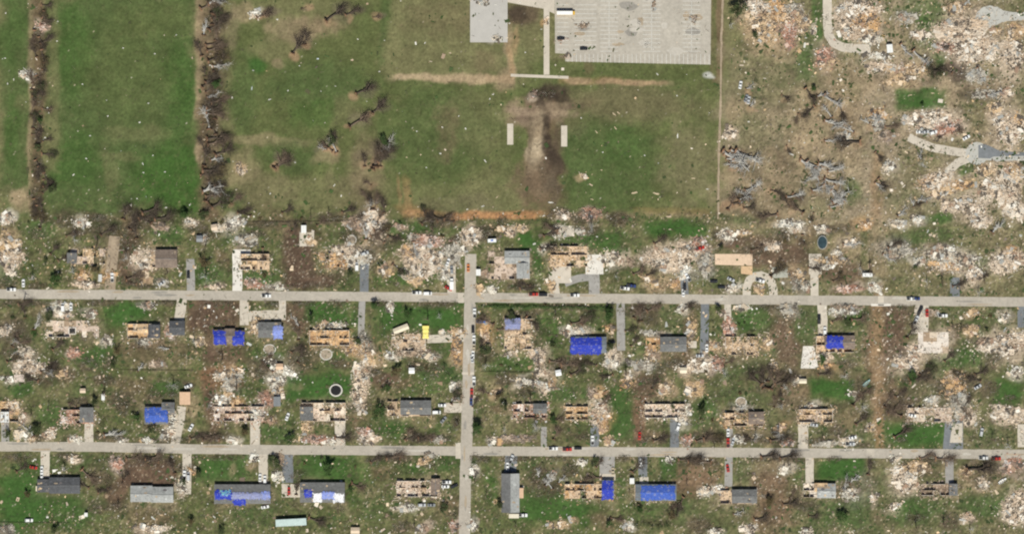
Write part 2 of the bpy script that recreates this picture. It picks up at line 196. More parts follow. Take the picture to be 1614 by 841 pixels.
# rubble: x, y, rx, ry, palette, height, rotation of the long axis
PILES = [
 (10, 345, 14, 10, 'white', .5, 0), (14, 385, 16, 18, 'tan', .7, 20), (130, 352, 12, 8, 'white', .5, 0), (225, 408, 17, 16, 'pink', .6, 0), (231, 439, 11, 10, 'tan', .7, 0), (136, 449, 24, 6, 'pink', .6, 0), (256, 446, 10, 6, 'grey', .7, 0), (303, 350, 12, 6, 'pink', .5, 0),
 (340, 452, 13, 5, 'pink', .7, 5), (399, 447, 15, 8, 'redwhite', .8, 0), (432, 453, 22, 4.5, 'white', .6, 0), (368, 352, 18, 10, 'white', .6, 25), (392, 378, 16, 11, 'grey', .5, 0), (130, 435, 10, 8, 'orange', .6, 40), (565, 408, 18, 14, 'white', .6, 0), (558, 352, 20, 10, 'brown', .6, 0),
 (590, 360, 18, 16, 'pink', .6, 0), (668, 410, 37, 21, 'pink', .7, 0), (672, 380, 26, 11, 'redwhite', .6, 0), (653, 375, 9, 6, 'grey', .5, 0), (705, 431, 9, 12, 'white', .7, 0), (655, 442, 14, 8, 'tan', .6, 0), (636, 430, 9, 8, 'white', .5, 0), (607, 425, 9, 14, 'tan', .5, 30), (743, 372, 15, 16, 'pink', .6, 0), (728, 397, 9, 7, 'white', .5, 0), (756, 455, 7, 7, 'tan', .6, 0), (776, 457, 8, 6, 'white', .8, 0), (790, 361, 10, 5, 'tan', .5, 0), (820, 360, 14, 6, 'tan', .5, 0), (715, 400, 12, 22, 'grey', .5, 0),
 (887, 338, 13, 8, 'pink', .7, 0), (930, 336, 16, 10, 'redwhite', .8, 0), (882, 364, 12, 10, 'white', .5, 0), (915, 365, 9, 6, 'grey', .5, 0), (962, 408, 14, 11, 'white', .6, 20), (1055, 408, 46, 18, 'pink', .9, 4), (1085, 395, 20, 16, 'pink', .9, 0), (1100, 386, 14, 13, 'redwhite', .9, 0), (1112, 416, 12, 20, 'grey', .6, 0), (1063, 447, 10, 6, 'orange', .6, 15), (1078, 432, 14, 6, 'white', .6, 35), (1025, 443, 22, 5, 'tan', .5, -30), (868, 450, 7, 9, 'tan', .5, 0),
 (1145, 370, 14, 9, 'white', .6, 0), (1172, 366, 12, 6, 'tan', .6, 0), (1253, 358, 13, 10, 'white', .7, 0), (1215, 388, 14, 8, 'pink', .6, 0), (1155, 454, 13, 7, 'white', .8, 10), (1195, 455, 9, 8, 'tan', .8, 0), (1262, 447, 16, 10, 'grey', .9, -15), (1258, 436, 14, 9, 'tan', .5, -20), (1340, 455, 20, 7, 'redwhite', .7, 0), (1378, 453, 12, 9, 'white', .7, 0), (1315, 410, 24, 8, 'tan', .4, 0), (1302, 420, 12, 4, 'white', .4, 0), (1295, 362, 10, 8, 'white', .6, 0), (1415, 395, 24, 12, 'grey', .7, 20), (1490, 402, 30, 14, 'white', .7, 0), (1525, 412, 20, 9, 'white', .5, 20), (1535, 432, 14, 14, 'pink', .5, 30), (1592, 408, 26, 18, 'pink', .7, 0), (1448, 412, 10, 7, 'white', .5, 0),
 (1415, 352, 12, 8, 'white', .6, 0), (1545, 349, 20, 9, 'pink', .5, 10),
 (98, 487, 17, 12, 'white', .6, 0), (100, 496, 12, 5, 'pink', .6, 0), (143, 495, 8, 7, 'white', .7, 0), (168, 536, 8, 9, 'white', .7, 0), (116, 556, 10, 9, 'redwhite', .6, 0), (38, 573, 18, 14, 'pink', .5, 20), (55, 580, 18, 10, 'pink', .4, 0), (232, 482, 12, 7, 'grey', .6, 0), (38, 556, 14, 10, 'white', .6, 0), (28, 584, 8, 6, 'pink', .6, 0), (268, 524, 8, 9, 'redwhite', .5, 0), (228, 538, 12, 6, 'grey', .4, 0),
 (440, 580, 26, 8, 'white', .6, -25), (560, 545, 20, 9, 'orange', .6, 20), (578, 562, 12, 18, 'tan', .7, 15), (568, 592, 13, 20, 'pink', .7, 0), (567, 622, 12, 16, 'pink', .7, 0), (528, 513, 20, 5, 'white', .5, 0), (572, 535, 10, 14, 'grey', .5, 0), (405, 515, 12, 14, 'tan', .4, 0), (436, 600, 12, 12, 'white', .6, 0), (440, 620, 8, 14, 'tan', .6, 15), (365, 600, 16, 16, 'grey', .35, 0), (348, 630, 14, 8, 'white', .5, 0),
 (648, 555, 26, 7, 'brown', .6, 0), (617, 562, 11, 6, 'white', .6, 0), (678, 562, 11, 7, 'white', .5, -15), (722, 522, 12, 7, 'tan', .5, -15), (718, 550, 8, 20, 'orange', .5, 0), (716, 608, 8, 7, 'white', .6, 0), (722, 625, 7, 10, 'brown', .6, 0), (615, 484, 7, 8, 'white', .4, 0), (765, 525, 8, 22, 'orange', .4, 0),
 (905, 524, 22, 9, 'white', .9, 5), (845, 604, 34, 6, 'white', .7, -12), (848, 560, 14, 14, 'pink', .5, 0), (962, 570, 14, 12, 'white', .6, 0), (968, 560, 9, 12, 'pink', .6, 0), (1012, 575, 22, 9, 'grey', .5, 0), (1108, 570, 19, 14, 'pink', .6, 0), (1130, 572, 10, 12, 'redwhite', .7, 0), (1090, 520, 8, 16, 'tan', .6, 0), (1075, 486, 8, 10, 'white', .5, 0), (1148, 515, 9, 16, 'redwhite', .5, 0), (1125, 545, 12, 7, 'tan', .6, -15), (1210, 540, 9, 9, 'tan', .4, 0), (1030, 525, 20, 5, 'grey', .5, 0), (1095, 612, 16, 14, 'tan', .3, -30), (1048, 612, 8, 14, 'tan', .3, -20),
 (1170, 484, 12, 5, 'white', .6, 0), (1243, 487, 17, 8, 'grey', .8, -10), (1330, 490, 24, 6, 'white', .8, 0), (1332, 484, 24, 4, 'brown', .6, 0), (1300, 563, 14, 8, 'pink', .5, -10), (1255, 598, 10, 6, 'white', .6, 0), (1428, 572, 22, 11, 'pink', .9, -35), (1440, 558, 12, 14, 'pink', .5, -30), (1505, 592, 13, 8, 'tan', .6, 0), (1503, 608, 18, 12, 'orange', .6, 20), (1585, 542, 36, 18, 'pink', .9, 8), (1534, 493, 10, 7, 'tan', .7, 0), (1530, 520, 12, 9, 'tan', .5, 0), (1583, 500, 10, 5, 'white', .5, 30), (1602, 586, 12, 8, 'white', .7, 0),
 (1512, 635, 14, 20, 'grey', .5, 0), (1470, 630, 12, 7, 'white', .6, 0), (1525, 655, 16, 14, 'pink', .5, 0), (1592, 652, 30, 15, 'pink', .7, 0), (945, 648, 14, 18, 'pink', .5, 0), (950, 672, 8, 10, 'orange', .5, 0), (1082, 646, 9, 11, 'white', .6, 0), (1075, 662, 12, 7, 'white', .7, -30), (1083, 694, 10, 8, 'redwhite', .7, 0), (960, 694, 9, 6, 'tan', .6, 0), (1166, 692, 8, 7, 'white', .7, 0), (1243, 697, 9, 6, 'redwhite', .6, 0), (1336, 695, 11, 9, 'white', .8, 0), (1305, 698, 24, 5, 'grey', .6, 0), (1373, 672, 7, 9, 'tan', .6, 0), (1345, 620, 8, 4, 'white', .5, 0), (1280, 640, 12, 5, 'white', .5, 0), (1168, 642, 12, 5, 'grey', .4, 0),
 (20, 642, 14, 10, 'tan', .5, 0), (32, 684, 11, 8, 'white', .7, 0), (50, 691, 6, 6, 'tan', .6, 0), (117, 692, 11, 5, 'white', .6, 0), (194, 694, 7, 4, 'white', .6, 0), (235, 694, 8, 4, 'white', .6, 0), (262, 684, 7, 9, 'white', .6, 0), (272, 660, 10, 14, 'white', .5, 0), (366, 693, 13, 5, 'white', .6, 0), (405, 650, 12, 12, 'white', .8, 0), (427, 662, 8, 6, 'tan', .6, 0), (500, 693, 26, 7, 'redwhite', .6, 0), (520, 696, 10, 6, 'white', .7, 0), (482, 674, 8, 10, 'tan', .4, 0), (583, 690, 17, 10, 'pink', .9, 0), (577, 682, 10, 8, 'redwhite', .8, 0), (690, 692, 12, 5, 'grey', .5, 0), (775, 695, 7, 6, 'white', .7, 0), (788, 695, 4, 4, 'orange', .6, 0), (815, 690, 34, 5, 'brown', .6, 0), (820, 604, 6, 7, 'white', .5, 0), (420, 628, 12, 12, 'redwhite', .6, 0), (568, 640, 10, 10, 'pink', .5, 0),
 (184, 728, 8, 12, 'redwhite', .6, 35), (116, 722, 9, 6, 'pink', .5, 0), (286, 768, 10, 14, 'white', .5, 0), (400, 720, 9, 7, 'white', .7, 0), (438, 750, 9, 8, 'white', .7, 0), (440, 722, 10, 8, 'brown', .6, 0), (748, 740, 7, 10, 'white', .5, 0), (676, 718, 8, 5, 'white', .5, 0), (917, 728, 8, 5, 'white', .7, 0), (870, 750, 7, 7, 'grey', .7, 0), (1055, 723, 8, 5, 'white', .6, 0), (1106, 723, 8, 6, 'white', .6, 0), (1236, 739, 12, 6, 'white', .6, 25), (1410, 722, 8, 5, 'white', .7, 0), (1425, 755, 19, 21, 'pink', .9, 0), (1445, 735, 22, 10, 'tan', .4, 0), (1596, 733, 20, 11, 'redwhite', .8, 20), (1550, 760, 9, 9, 'pink', .5, 0), (1600, 800, 24, 24, 'pink', .8, 0), (1340, 778, 14, 8, 'white', .6, 0), (1110, 773, 10, 8, 'white', .6, 0), (1136, 770, 9, 6, 'white', .6, 0),
 (240, 832, 26, 7, 'pink', .7, 0), (12, 834, 12, 8, 'grey', .6, 0), (640, 800, 18, 6, 'white', .5, 0), (1128, 836, 12, 5, 'white', .5, 0), (1180, 833, 15, 8, 'pink', .7, 0), (1272, 836, 9, 5, 'white', .6, 0), (990, 828, 9, 8, 'white', .6, 0), (1525, 815, 10, 7, 'pink', .4, 0), (744, 828, 7, 9, 'white', .6, 0), (715, 830, 9, 8, 'redwhite', .6, 0),
 (1195, 14, 20, 14, 'pink', .7, 0), (1228, 22, 16, 24, 'orange', .6, 20), (1250, 14, 16, 10, 'grey', .6, 0), (1245, 52, 14, 20, 'redwhite', .6, 0), (1262, 35, 14, 18, 'tan', .4, 0), (1210, 50, 22, 12, 'tan', .35, 25), (1283, 48, 5, 8, 'white', .6, 0), (1352, 14, 34, 14, 'pink', .8, 0), (1365, 34, 26, 16, 'orange', .7, 0), (1345, 52, 24, 12, 'pink', .7, 0), (1375, 62, 18, 9, 'white', .6, 0), (1382, 88, 24, 5, 'white', .6, 0), (1390, 105, 26, 10, 'pink', .4, 0), (1298, 90, 18, 9, 'redwhite', .4, 40), (1300, 100, 20, 5, 'tan', .4, 10),
 (1430, 28, 16, 10, 'grey', .4, 0), (1515, 50, 40, 26, 'pink', .8, 0), (1525, 80, 34, 20, 'pink', .7, 0), (1490, 74, 16, 9, 'redwhite', .7, 0), (1510, 12, 20, 9, 'tan', .6, 0), (1535, 88, 9, 11, 'white', .8, 0), (1595, 85, 22, 22, 'pink', .7, 0), (1600, 50, 14, 16, 'tan', .5, 0), (1570, 48, 12, 6, 'tan', .5, 0), (1430, 110, 40, 8, 'tan', .4, 0), (1450, 55, 18, 8, 'pink', .4, 0), (1540, 120, 14, 14, 'grey', .7, 0), (1555, 148, 22, 7, 'grey', .6, 0), (1588, 147, 11, 7, 'pink', .7, 0), (1570, 170, 12, 9, 'tan', .4, 0),
 (1470, 188, 32, 17, 'pink', .9, 0), (1490, 200, 22, 12, 'redwhite', .9, 0), (1455, 206, 12, 6, 'grey', .9, 0), (1385, 180, 14, 9, 'orange', .6, 0), (1385, 197, 12, 9, 'grey', .8, 0), (1400, 215, 16, 9, 'brown', .5, 0), (1590, 200, 24, 28, 'pink', .4, 0), (1605, 190, 12, 7, 'orange', .6, 0), (1430, 190, 10, 7, 'pink', .5, 0),
 (1478, 285, 22, 16, 'pink', .8, 0), (1485, 300, 16, 14, 'tan', .9, 0), (1462, 290, 12, 12, 'orange', .5, 0), (1518, 292, 16, 8, 'orange', .4, 0), (1530, 330, 18, 16, 'pink', .6, 0), (1555, 268, 20, 9, 'tan', .4, 0), (1590, 300, 24, 34, 'pink', .5, 0), (1598, 268, 14, 14, 'tan', .5, 0), (1400, 262, 10, 9, 'white', .7, 0), (1445, 345, 11, 7, 'white', .7, 0),
 (1150, 210, 12, 10, 'pink', .4, 0), (1330, 215, 12, 8, 'white', .5, 0),
 (402, 22, 9, 7, 'white', .7, 0), (783, 61, 8, 4, 'white', .4, 0), (920, 41, 7, 4, 'brown', .4, 10), (1093, 30, 4, 5, 'brown', .5, 0), (885, 62, 7, 3, 'redwhite', .4, 0), (860, 34, 3, 6, 'orange', .5, 0), (1030, 8, 3, 5, 'brown', .5, 0), (893, 88, 5, 2.5, 'brown', .4, 10), (760, 4, 10, 4, 'white', .5, 0), (42, 118, 10, 8, 'white', .8, 0), (380, 266, 8, 10, 'tan', .8, 0), (842, 148, 4, 5, 'redwhite', .8, 0), (918, 277, 7, 3, 'tan', .2, -20), (1212, 34, 34, 24, 'tan', .35, 10), (1555, 75, 20, 20, 'pink', .4, 0), (1560, 300, 18, 20, 'pink', .3, 0), (1500, 325, 18, 12, 'pink', .35, 0), (1605, 330, 12, 20, 'pink', .4, 0), (1420, 125, 24, 8, 'tan', .3, 10), (1335, 30, 14, 20, 'pink', .5, 0), (1575, 420, 18, 12, 'pink', .4, 0), (20, 405, 18, 16, 'pink', .4, 0), (585, 345, 22, 14, 'pink', .4, 0), (545, 395, 20, 12, 'pink', .4, 0), (68, 42, 10, 7, 'redwhite', .5, 0),
]
# brush heaps along verges and fences: x, y, rx, ry
BRUSH = [(863, 148, 14, 6), (60, 60, 8, 14), (58, 150, 9, 18), (60, 200, 8, 16), (60, 260, 9, 16), (58, 310, 10, 14), (336, 40, 13, 18), (338, 130, 14, 16), (334, 165, 14, 14), (340, 215, 14, 18), (332, 255, 14, 16), (332, 300, 14, 14), (40, 476, 40, 5), (160, 478, 26, 5), (262, 477, 20, 5), (345, 478, 24, 6), (425, 480, 14, 6), (480, 478, 22, 4), (530, 476, 16, 5), (690, 478, 34, 6), (600, 476, 12, 5), (900, 484, 40, 4), (1015, 482, 18, 7), (1093, 480, 12, 5), (1212, 484, 20, 5), (1330, 481, 22, 4), (1425, 484, 22, 5), (1180, 693, 26, 6), (1225, 694, 24, 6), (1420, 692, 10, 4), (1285, 694, 20, 5), (1345, 700, 18, 4),
 (210, 442, 20, 8), (230, 452, 14, 4), (490, 449, 34, 4), (820, 452, 22, 5), (205, 380, 22, 20), (165, 360, 20, 14), (230, 352, 18, 10), (60, 450, 16, 5), (420, 352, 20, 5), (470, 350, 24, 4), (520, 345, 20, 6), (700, 345, 26, 8), (670, 345, 14, 10),
 (20, 520, 20, 18), (20, 550, 16, 14), (60, 590, 26, 14), (170, 600, 14, 8), (330, 690, 30, 7), (280, 692, 20, 5), (170, 688, 26, 4), (60, 688, 14, 4), (240, 692, 30, 4), (655, 688, 22, 7), (700, 690, 14, 4), (1020, 692, 24, 6), (1110, 688, 18, 9), (720, 665, 6, 12), (915, 690, 14, 4),
 (30, 718, 26, 4), (215, 722, 50, 6), (105, 716, 16, 5), (620, 720, 30, 6), (590, 726, 14, 6), (880, 722, 16, 5), (1080, 726, 26, 7), (1115, 728, 20, 7), (1205, 722, 26, 6), (1240, 724, 22, 5), (1315, 722, 12, 4), (1465, 724, 26, 6), (1550, 728, 22, 8), (350, 722, 36, 3), (765, 722, 10, 5), (815, 722, 20, 4), (748, 722, 8, 10), (985, 720, 12, 5), (1500, 620, 20, 8), (1525, 600, 18, 12), (1420, 640, 30, 12), (1445, 595, 24, 8), (1240, 590, 20, 8), (1210, 605, 22, 12), (600, 378, 20, 12), (1000, 490, 20, 10), (1015, 500, 16, 12), (880, 575, 24, 10), (1185, 395, 20, 8), (1240, 370, 16, 12), (1515, 515, 12, 6), (825, 495, 30, 6), (430, 575, 20, 10), (470, 560, 20, 16), (195, 640, 10, 16), (1330, 770, 20, 14), (860, 770, 24, 16), (850, 750, 18, 14), (440, 735, 10, 12), (760, 560, 14, 12)]
STAND = [ # bare broken trees: base x, y, size
 (85, 412, 1.1), (116, 429, 1), (152, 388, 1.5), (118, 380, 1.2), (198, 408, 1), (264, 430, 1.1), (53, 440, 1), (324, 433, 1.3), (324, 386, 1.2), (693, 500, .8), (932, 361, 1.2), (971, 437, .7), (1355, 424, 1.2), (1371, 424, 1.3), (1461, 443, 1), (1485, 446, 1.2), (1541, 460, 1), (1552, 443, 1), (38, 474, 1.2), (11, 523, 1), (25, 536, 1), (82, 586, 1.2), (219, 548, 1), (274, 605, 1.4), (351, 566, 1.2), (373, 612, 1.2), (307, 536, 1), (674, 500, 1.3), (603, 514, .8), (765, 574, 1.1), (849, 572, 1), (876, 500, 1.2), (1005, 518, 1), (848, 574, .9), (986, 584, 1), (1205, 513, .7), (1140, 588, 1.3), (1237, 612, 1.1), (1331, 594, 1.1), (1515, 517, .8), (1534, 571, .9), (50, 652, 1.2), (76, 646, 1.1), (165, 618, .7), (165, 622, .7), (356, 676, 1.1), (297, 649, .9), (836, 630, 1), (843, 670, 1.3), (765, 662, .7), (794, 678, .9), (763, 618, .9), (722, 668, .9), (846, 674, .9), (990, 630, .6), (1190, 690, 1.3), (1227, 681, 1.4), (1359, 643, 1.2), (1231, 639, .8), (1563, 692, 1), (1588, 700, 1.3), (102, 740, 1), (193, 759, 1.4), (271, 733, 1.2), (186, 798, 1), (533, 803, 1), (766, 780, .8), (748, 757, 1), (813, 829, .8), (992, 776, .7), (858, 738, .8), (1082, 761, .7), (1202, 779, .8), (1336, 759, 1.1), (1431, 744, 1.1), (1522, 748, 1.2), (1444, 830, 1.2), (1487, 826, 1.4), (1528, 832, 1), (490, 342, 1.1), (586, 322, 1.3), (518, 338, .9), (683, 358, 1), (440, 510, .5), (1163, 28, 1.1), (1393, 142, 1), (1455, 262, 1.1), (1296, 690, .8), (1113, 692, .8), (930, 522, .6), (1038, 373, .7), (1495, 25, .9), (1150, 40, 1), (1262, 700, .5), (680, 365, .9), (1403, 600, .8), (150, 450, .9), (1400, 402, .9), (1500, 515, .8), (628, 730, .8), (1067, 812, .9), (653, 828, .9), (330, 640, .8), (700, 580, .8), (1420, 560, .8)]
LEAFY = [ # trees still in leaf: x, y, size
 (322, 413, 1.2), (552, 430, .8), (150, 425, .8), (523, 222, 1.3), (605, 222, .9), (1163, 16, 1.9), (490, 502, .9), (518, 738, 1.2), (313, 746, .9), (598, 650, 1.3), (960, 496, 1.3), (752, 675, 1.2), (807, 500, 1), (872, 662, .9), (1106, 647, 1.1), (215, 658, 1.2), (240, 677, 1.1), (57, 677, 1.2), (150, 633, 1.1), (89, 440, 1.3), (185, 553, 1), (179, 573, .8), (625, 584, 1.2), (590, 482, 1.2), (642, 494, .9), (962, 545, 1.1), (83, 298, 1.0), (765, 552, 1), (1438, 592, 1.1), (12, 683, 1), (434, 727, 1.1), (1190, 55, .8), (787, 795, 1), (1327, 812, 1.1), (1007, 802, .9), (43, 778, .9), (87, 834, .9), (349, 836, 1), (386, 680, 1), (457, 690, 1.1), (1132, 488, 1), (871, 543, .8), (1453, 165, .6), (341, 133, .9), (64, 190, .8), (60, 232, .8), (322, 338, 1.1), (290, 338, 1), (1282, 140, .8), (1555, 520, .5), (553, 770, .8), (1060, 640, .5), (700, 800, .8), (937, 728, .8)]
BUSH = [(417, 433, 1.2), (600, 416, 1.1), (483, 532, .9), (672, 580, .8), (697, 372, .9), (1443, 420, 1), (55, 525, 1.1), (421, 577, 1.1), (897, 578, 1.1), (1123, 662, .9), (1166, 620, .8), (1176, 620, .8), (507, 721, .9), (154, 681, .8), (137, 420, .7), (110, 400, .7), (1237, 380, .9), (960, 520, .7), (945, 520, .7), (953, 528, .7), (1248, 638, .6), (1250, 646, .6), (1105, 660, .7), (1112, 628, .6), (1106, 636, .6), (350, 745, .4), (1090, 700, .6), (1123, 505, .5), (1124, 515, .5), (1123, 525, .5), (1165, 510, .6), (1173, 508, .6), (1135, 690, 1), (560, 735, .6), (605, 420, .6), (480, 730, .6), (410, 345, .8), (630, 350, .7), (475, 345, .8), (725, 362, .6), (1540, 500, .7), (1560, 497, .7), (430, 505, .6), (790, 575, .7), (803, 580, .7), (815, 576, .7), (1505, 168, .5), (45, 350, .8), (350, 350, .9), (1385, 30, .5), (20, 500, .9), (40, 500, .8), (75, 500, .8), (860, 480, .7), (1040, 478, .6), (1112, 585, .6)]
FALL = [ # uprooted trees: root x, y, heading of the crown in degrees (0 right, 90 up the picture), length px, kind d dark / g grey stripped / l leafy
 (515, 33, 35, 42, 'd'), (462, 84, 55, 38, 'd'), (562, 148, 25, 36, 'd'), (552, 200, 32, 42, 'd'), (588, 178, 40, 34, 'd'), (433, 265, 45, 38, 'd'), (588, 266, 60, 36, 'd'), (600, 240, 55, 34, 'g'), (575, 262, 100, 24, 'd'), (585, 292, 150, 16, 'd'), (592, 262, 75, 44, 'd'), (596, 255, 40, 40, 'd'), (518, 232, 60, 30, 'd'), (524, 238, 140, 26, 'd'), (438, 262, 30, 30, 'd'), (590, 330, 80, 30, 'd'), (580, 315, 120, 22, 'd'), (480, 70, 80, 26, 'd'), (545, 24, 20, 30, 'd'), (600, 262, 100, 24, 'l'), (405, 28, 20, 26, 'd'), (365, 320, 40, 24, 'd'), (375, 335, 10, 28, 'd'), (445, 335, 30, 22, 'd'), (540, 335, 20, 26, 'd'), (605, 335, 100, 28, 'd'), (395, 340, 160, 24, 'd'), (530, 240, 110, 26, 'g'), (515, 235, 160, 20, 'g'), (482, 12, 200, 10, 'd'), (588, 28, 10, 14, 'd'), (415, 25, 30, 22, 'd'),
 (1142, 242, -20, 34, 'g'), (1140, 238, -35, 44, 'g'), (1145, 250, -10, 26, 'g'), (1150, 255, 20, 24, 'g'), (1160, 238, -30, 46, 'g'), (1270, 140, -55, 32, 'd'), (1283, 168, 225, 30, 'd'), (1258, 180, 260, 18, 'd'), (1300, 150, -40, 34, 'g'), (1322, 165, -70, 30, 'd'), (1300, 190, -5, 36, 'g'), (1330, 195, 200, 24, 'g'), (1355, 224, 180, 44, 'd'), (1300, 222, 10, 24, 'g'), (1240, 230, -60, 16, 'd'), (1262, 252, -20, 40, 'g'), (1272, 255, -60, 34, 'g'), (1290, 258, -15, 40, 'g'), (1290, 280, 200, 28, 'g'), (1285, 265, -80, 32, 'g'), (1300, 290, -40, 30, 'g'), (1310, 300, -60, 28, 'g'), (1312, 318, 30, 40, 'g'), (1330, 315, 200, 26, 'g'), (1280, 300, 20, 30, 'g'), (1385, 282, -55, 26, 'd'), (1380, 288, -45, 22, 'g'), (1380, 240, -50, 22, 'd'),
 (1148, 330, 60, 32, 'd'), (1165, 315, 35, 36, 'g'), (1175, 300, 20, 30, 'g'), (1155, 322, 20, 34, 'd'), (1225, 338, 190, 36, 'd'), (1245, 325, 130, 26, 'd'), (1265, 335, 140, 34, 'd'), (1250, 305, -30, 24, 'd'), (1282, 336, 260, 16, 'd'), (1215, 300, -20, 20, 'd'), (1240, 310, 5, 30, 'g'), (1395, 200, 10, 26, 'd'), (1370, 195, 150, 20, 'g'), (1420, 70, -45, 30, 'g'), (1440, 80, -50, 34, 'g'), (1460, 100, -45, 34, 'l'), (1480, 115, 150, 26, 'l'), (1500, 115, 160, 24, 'd'), (1540, 108, -60, 26, 'g'), (1555, 150, 10, 30, 'g'), (1478, 70, -20, 22, 'd'), (1415, 340, 40, 24, 'g'), (1446, 320, 50, 20, 'g'), (1440, 325, 110, 18, 'g'), (1452, 316, 20, 18, 'g'), (1460, 318, 200, 20, 'd'), (1448, 248, 60, 14, 'g'), (1452, 252, 120, 14, 'g'), (1500, 210, 20, 22, 'd'), (1490, 212, -160, 16, 'd'), (1400, 390, 20, 28, 'd'), (1392, 400, -30, 24, 'g'), (1545, 440, 30, 18, 'd'),
 (1152, 236, -40, 36, 'g'), (1158, 250, -45, 40, 'g'), (1165, 262, 170, 26, 'g'), (1150, 262, 15, 22, 'g'), (1295, 262, 230, 26, 'g'), (1305, 270, 10, 28, 'g'), (1300, 282, -20, 34, 'g'), (1315, 292, 220, 24, 'g'), (1320, 322, 60, 24, 'g'), (1308, 326, 10, 24, 'g'), (1165, 322, 60, 26, 'g'), (1180, 312, 140, 26, 'g'), (1172, 328, 10, 24, 'd'), (1288, 152, 10, 26, 'g'), (1310, 185, 120, 24, 'g'), (1345, 208, 160, 24, 'g'), (1378, 200, 60, 24, 'g'), (1385, 190, 160, 22, 'g'), (1375, 178, -40, 24, 'g'), (1232, 150, -30, 18, 'd'), (1182, 168, 60, 16, 'g'), (1176, 140, 30, 18, 'g'),
 (585, 372, 30, 26, 'd'), (605, 382, 140, 24, 'd'), (612, 372, -20, 26, 'd'), (595, 350, 60, 24, 'd'), (585, 330, 100, 26, 'd'), (700, 345, 170, 34, 'd'), (665, 352, 40, 30, 'd'), (690, 348, 20, 30, 'd'), (715, 350, 160, 26, 'd'), (670, 340, 110, 20, 'l'), (160, 370, 30, 30, 'd'), (205, 360, 60, 34, 'd'), (220, 345, 20, 34, 'd'), (238, 352, 150, 30, 'd'), (195, 345, 70, 30, 'd'), (225, 335, 20, 40, 'd'), (245, 345, 10, 36, 'd'), (215, 375, 100, 28, 'd'), (200, 440, 10, 34, 'd'), (215, 447, 170, 20, 'd'), (560, 350, 50, 22, 'd'), (500, 355, 30, 20, 'd'), (460, 365, 60, 18, 'd'), (80, 400, 50, 22, 'd'), (92, 410, 20, 22, 'd'), (105, 372, 20, 20, 'd'), (820, 455, 10, 26, 'd'), (835, 450, 170, 22, 'd'),
 (60, 600, 160, 26, 'd'), (75, 590, 50, 26, 'd'), (65, 585, 20, 34, 'd'), (20, 545, 60, 26, 'd'), (12, 570, 20, 26, 'l'), (40, 500, 100, 24, 'd'), (30, 480, 20, 26, 'd'), (470, 570, 70, 28, 'd'), (460, 555, 40, 24, 'd'), (430, 585, 140, 26, 'd'), (415, 570, 40, 22, 'd'), (470, 535, 100, 24, 'd'), (830, 500, -45, 32, 'd'), (1000, 500, 60, 28, 'd'), (1020, 490, 30, 28, 'd'), (1010, 505, 100, 28, 'd'), (995, 545, 50, 22, 'd'), (900, 590, 30, 30, 'l'), (885, 575, 10, 34, 'd'), (940, 575, 160, 22, 'd'), (965, 590, 190, 24, 'd'), (1145, 572, 20, 16, 'd'), (1205, 610, 100, 38, 'd'), (1215, 612, 60, 38, 'd'), (1200, 605, 140, 34, 'd'), (1222, 605, 20, 34, 'd'), (1210, 600, 80, 30, 'd'), (1232, 610, -100, 18, 'd'), (1240, 595, 10, 20, 'd'), (1537, 590, 20, 28, 'd'), (1520, 590, 170, 22, 'l'), (1545, 600, 160, 26, 'd'), (1435, 600, 10, 40, 'd'), (1450, 590, 30, 30, 'l'), (1412, 625, 40, 24, 'd'), (1400, 650, 20, 32, 'd'), (1420, 655, 150, 30, 'd'), (1395, 640, 60, 28, 'd'), (1410, 688, 30, 34, 'd'), (1530, 660, 130, 22, 'd'), (1520, 640, 60, 22, 'd'),
 (1215, 694, 10, 34, 'd'), (1240, 690, 160, 30, 'd'), (1190, 694, 160, 24, 'd'), (1110, 692, 10, 34, 'l'), (1098, 695, 20, 30, 'd'), (1030, 694, 10, 30, 'd'), (870, 660, 0, 24, 'd'), (660, 690, 10, 30, 'd'), (640, 692, 20, 24, 'd'), (680, 692, 170, 26, 'd'), (320, 692, 10, 30, 'd'), (345, 692, 170, 30, 'd'), (300, 690, 20, 24, 'd'), (120, 640, 150, 16, 'd'), (745, 640, 60, 18, 'd'), (770, 620, 160, 20, 'd'), (165, 685, 5, 36, 'g'), (130, 740, -45, 34, 'd'), (140, 768, 160, 24, 'd'), (155, 775, 10, 26, 'd'), (170, 770, 190, 20, 'd'), (195, 755, 60, 18, 'd'), (275, 745, 110, 28, 'd'), (200, 722, 5, 30, 'd'), (230, 722, 10, 34, 'd'), (250, 726, 170, 30, 'd'), (585, 728, 30, 24, 'd'), (610, 722, 10, 34, 'd'), (630, 722, 170, 26, 'd'), (860, 765, 60, 24, 'g'), (870, 770, 120, 22, 'g'), (880, 760, 40, 22, 'g'), (850, 752, 100, 22, 'g'), (1085, 726, 10, 30, 'd'), (1070, 724, 5, 30, 'd'), (1120, 728, 170, 30, 'd'), (1200, 720, 10, 34, 'd'), (1230, 722, 15, 34, 'd'), (1330, 770, 80, 24, 'g'), (1340, 760, 40, 24, 'g'), (1345, 780, 140, 22, 'g'), (1475, 722, 5, 36, 'd'), (1450, 722, 15, 28, 'd'), (1524, 739, 2, 50, 'd'), (940, 735, 60, 20, 'd'), (1220, 640, 90, 20, 'd'), (1290, 590, 10, 24, 'd'), (1245, 785, 60, 18, 'd'), (1185, 395, 20, 24, 'd')]
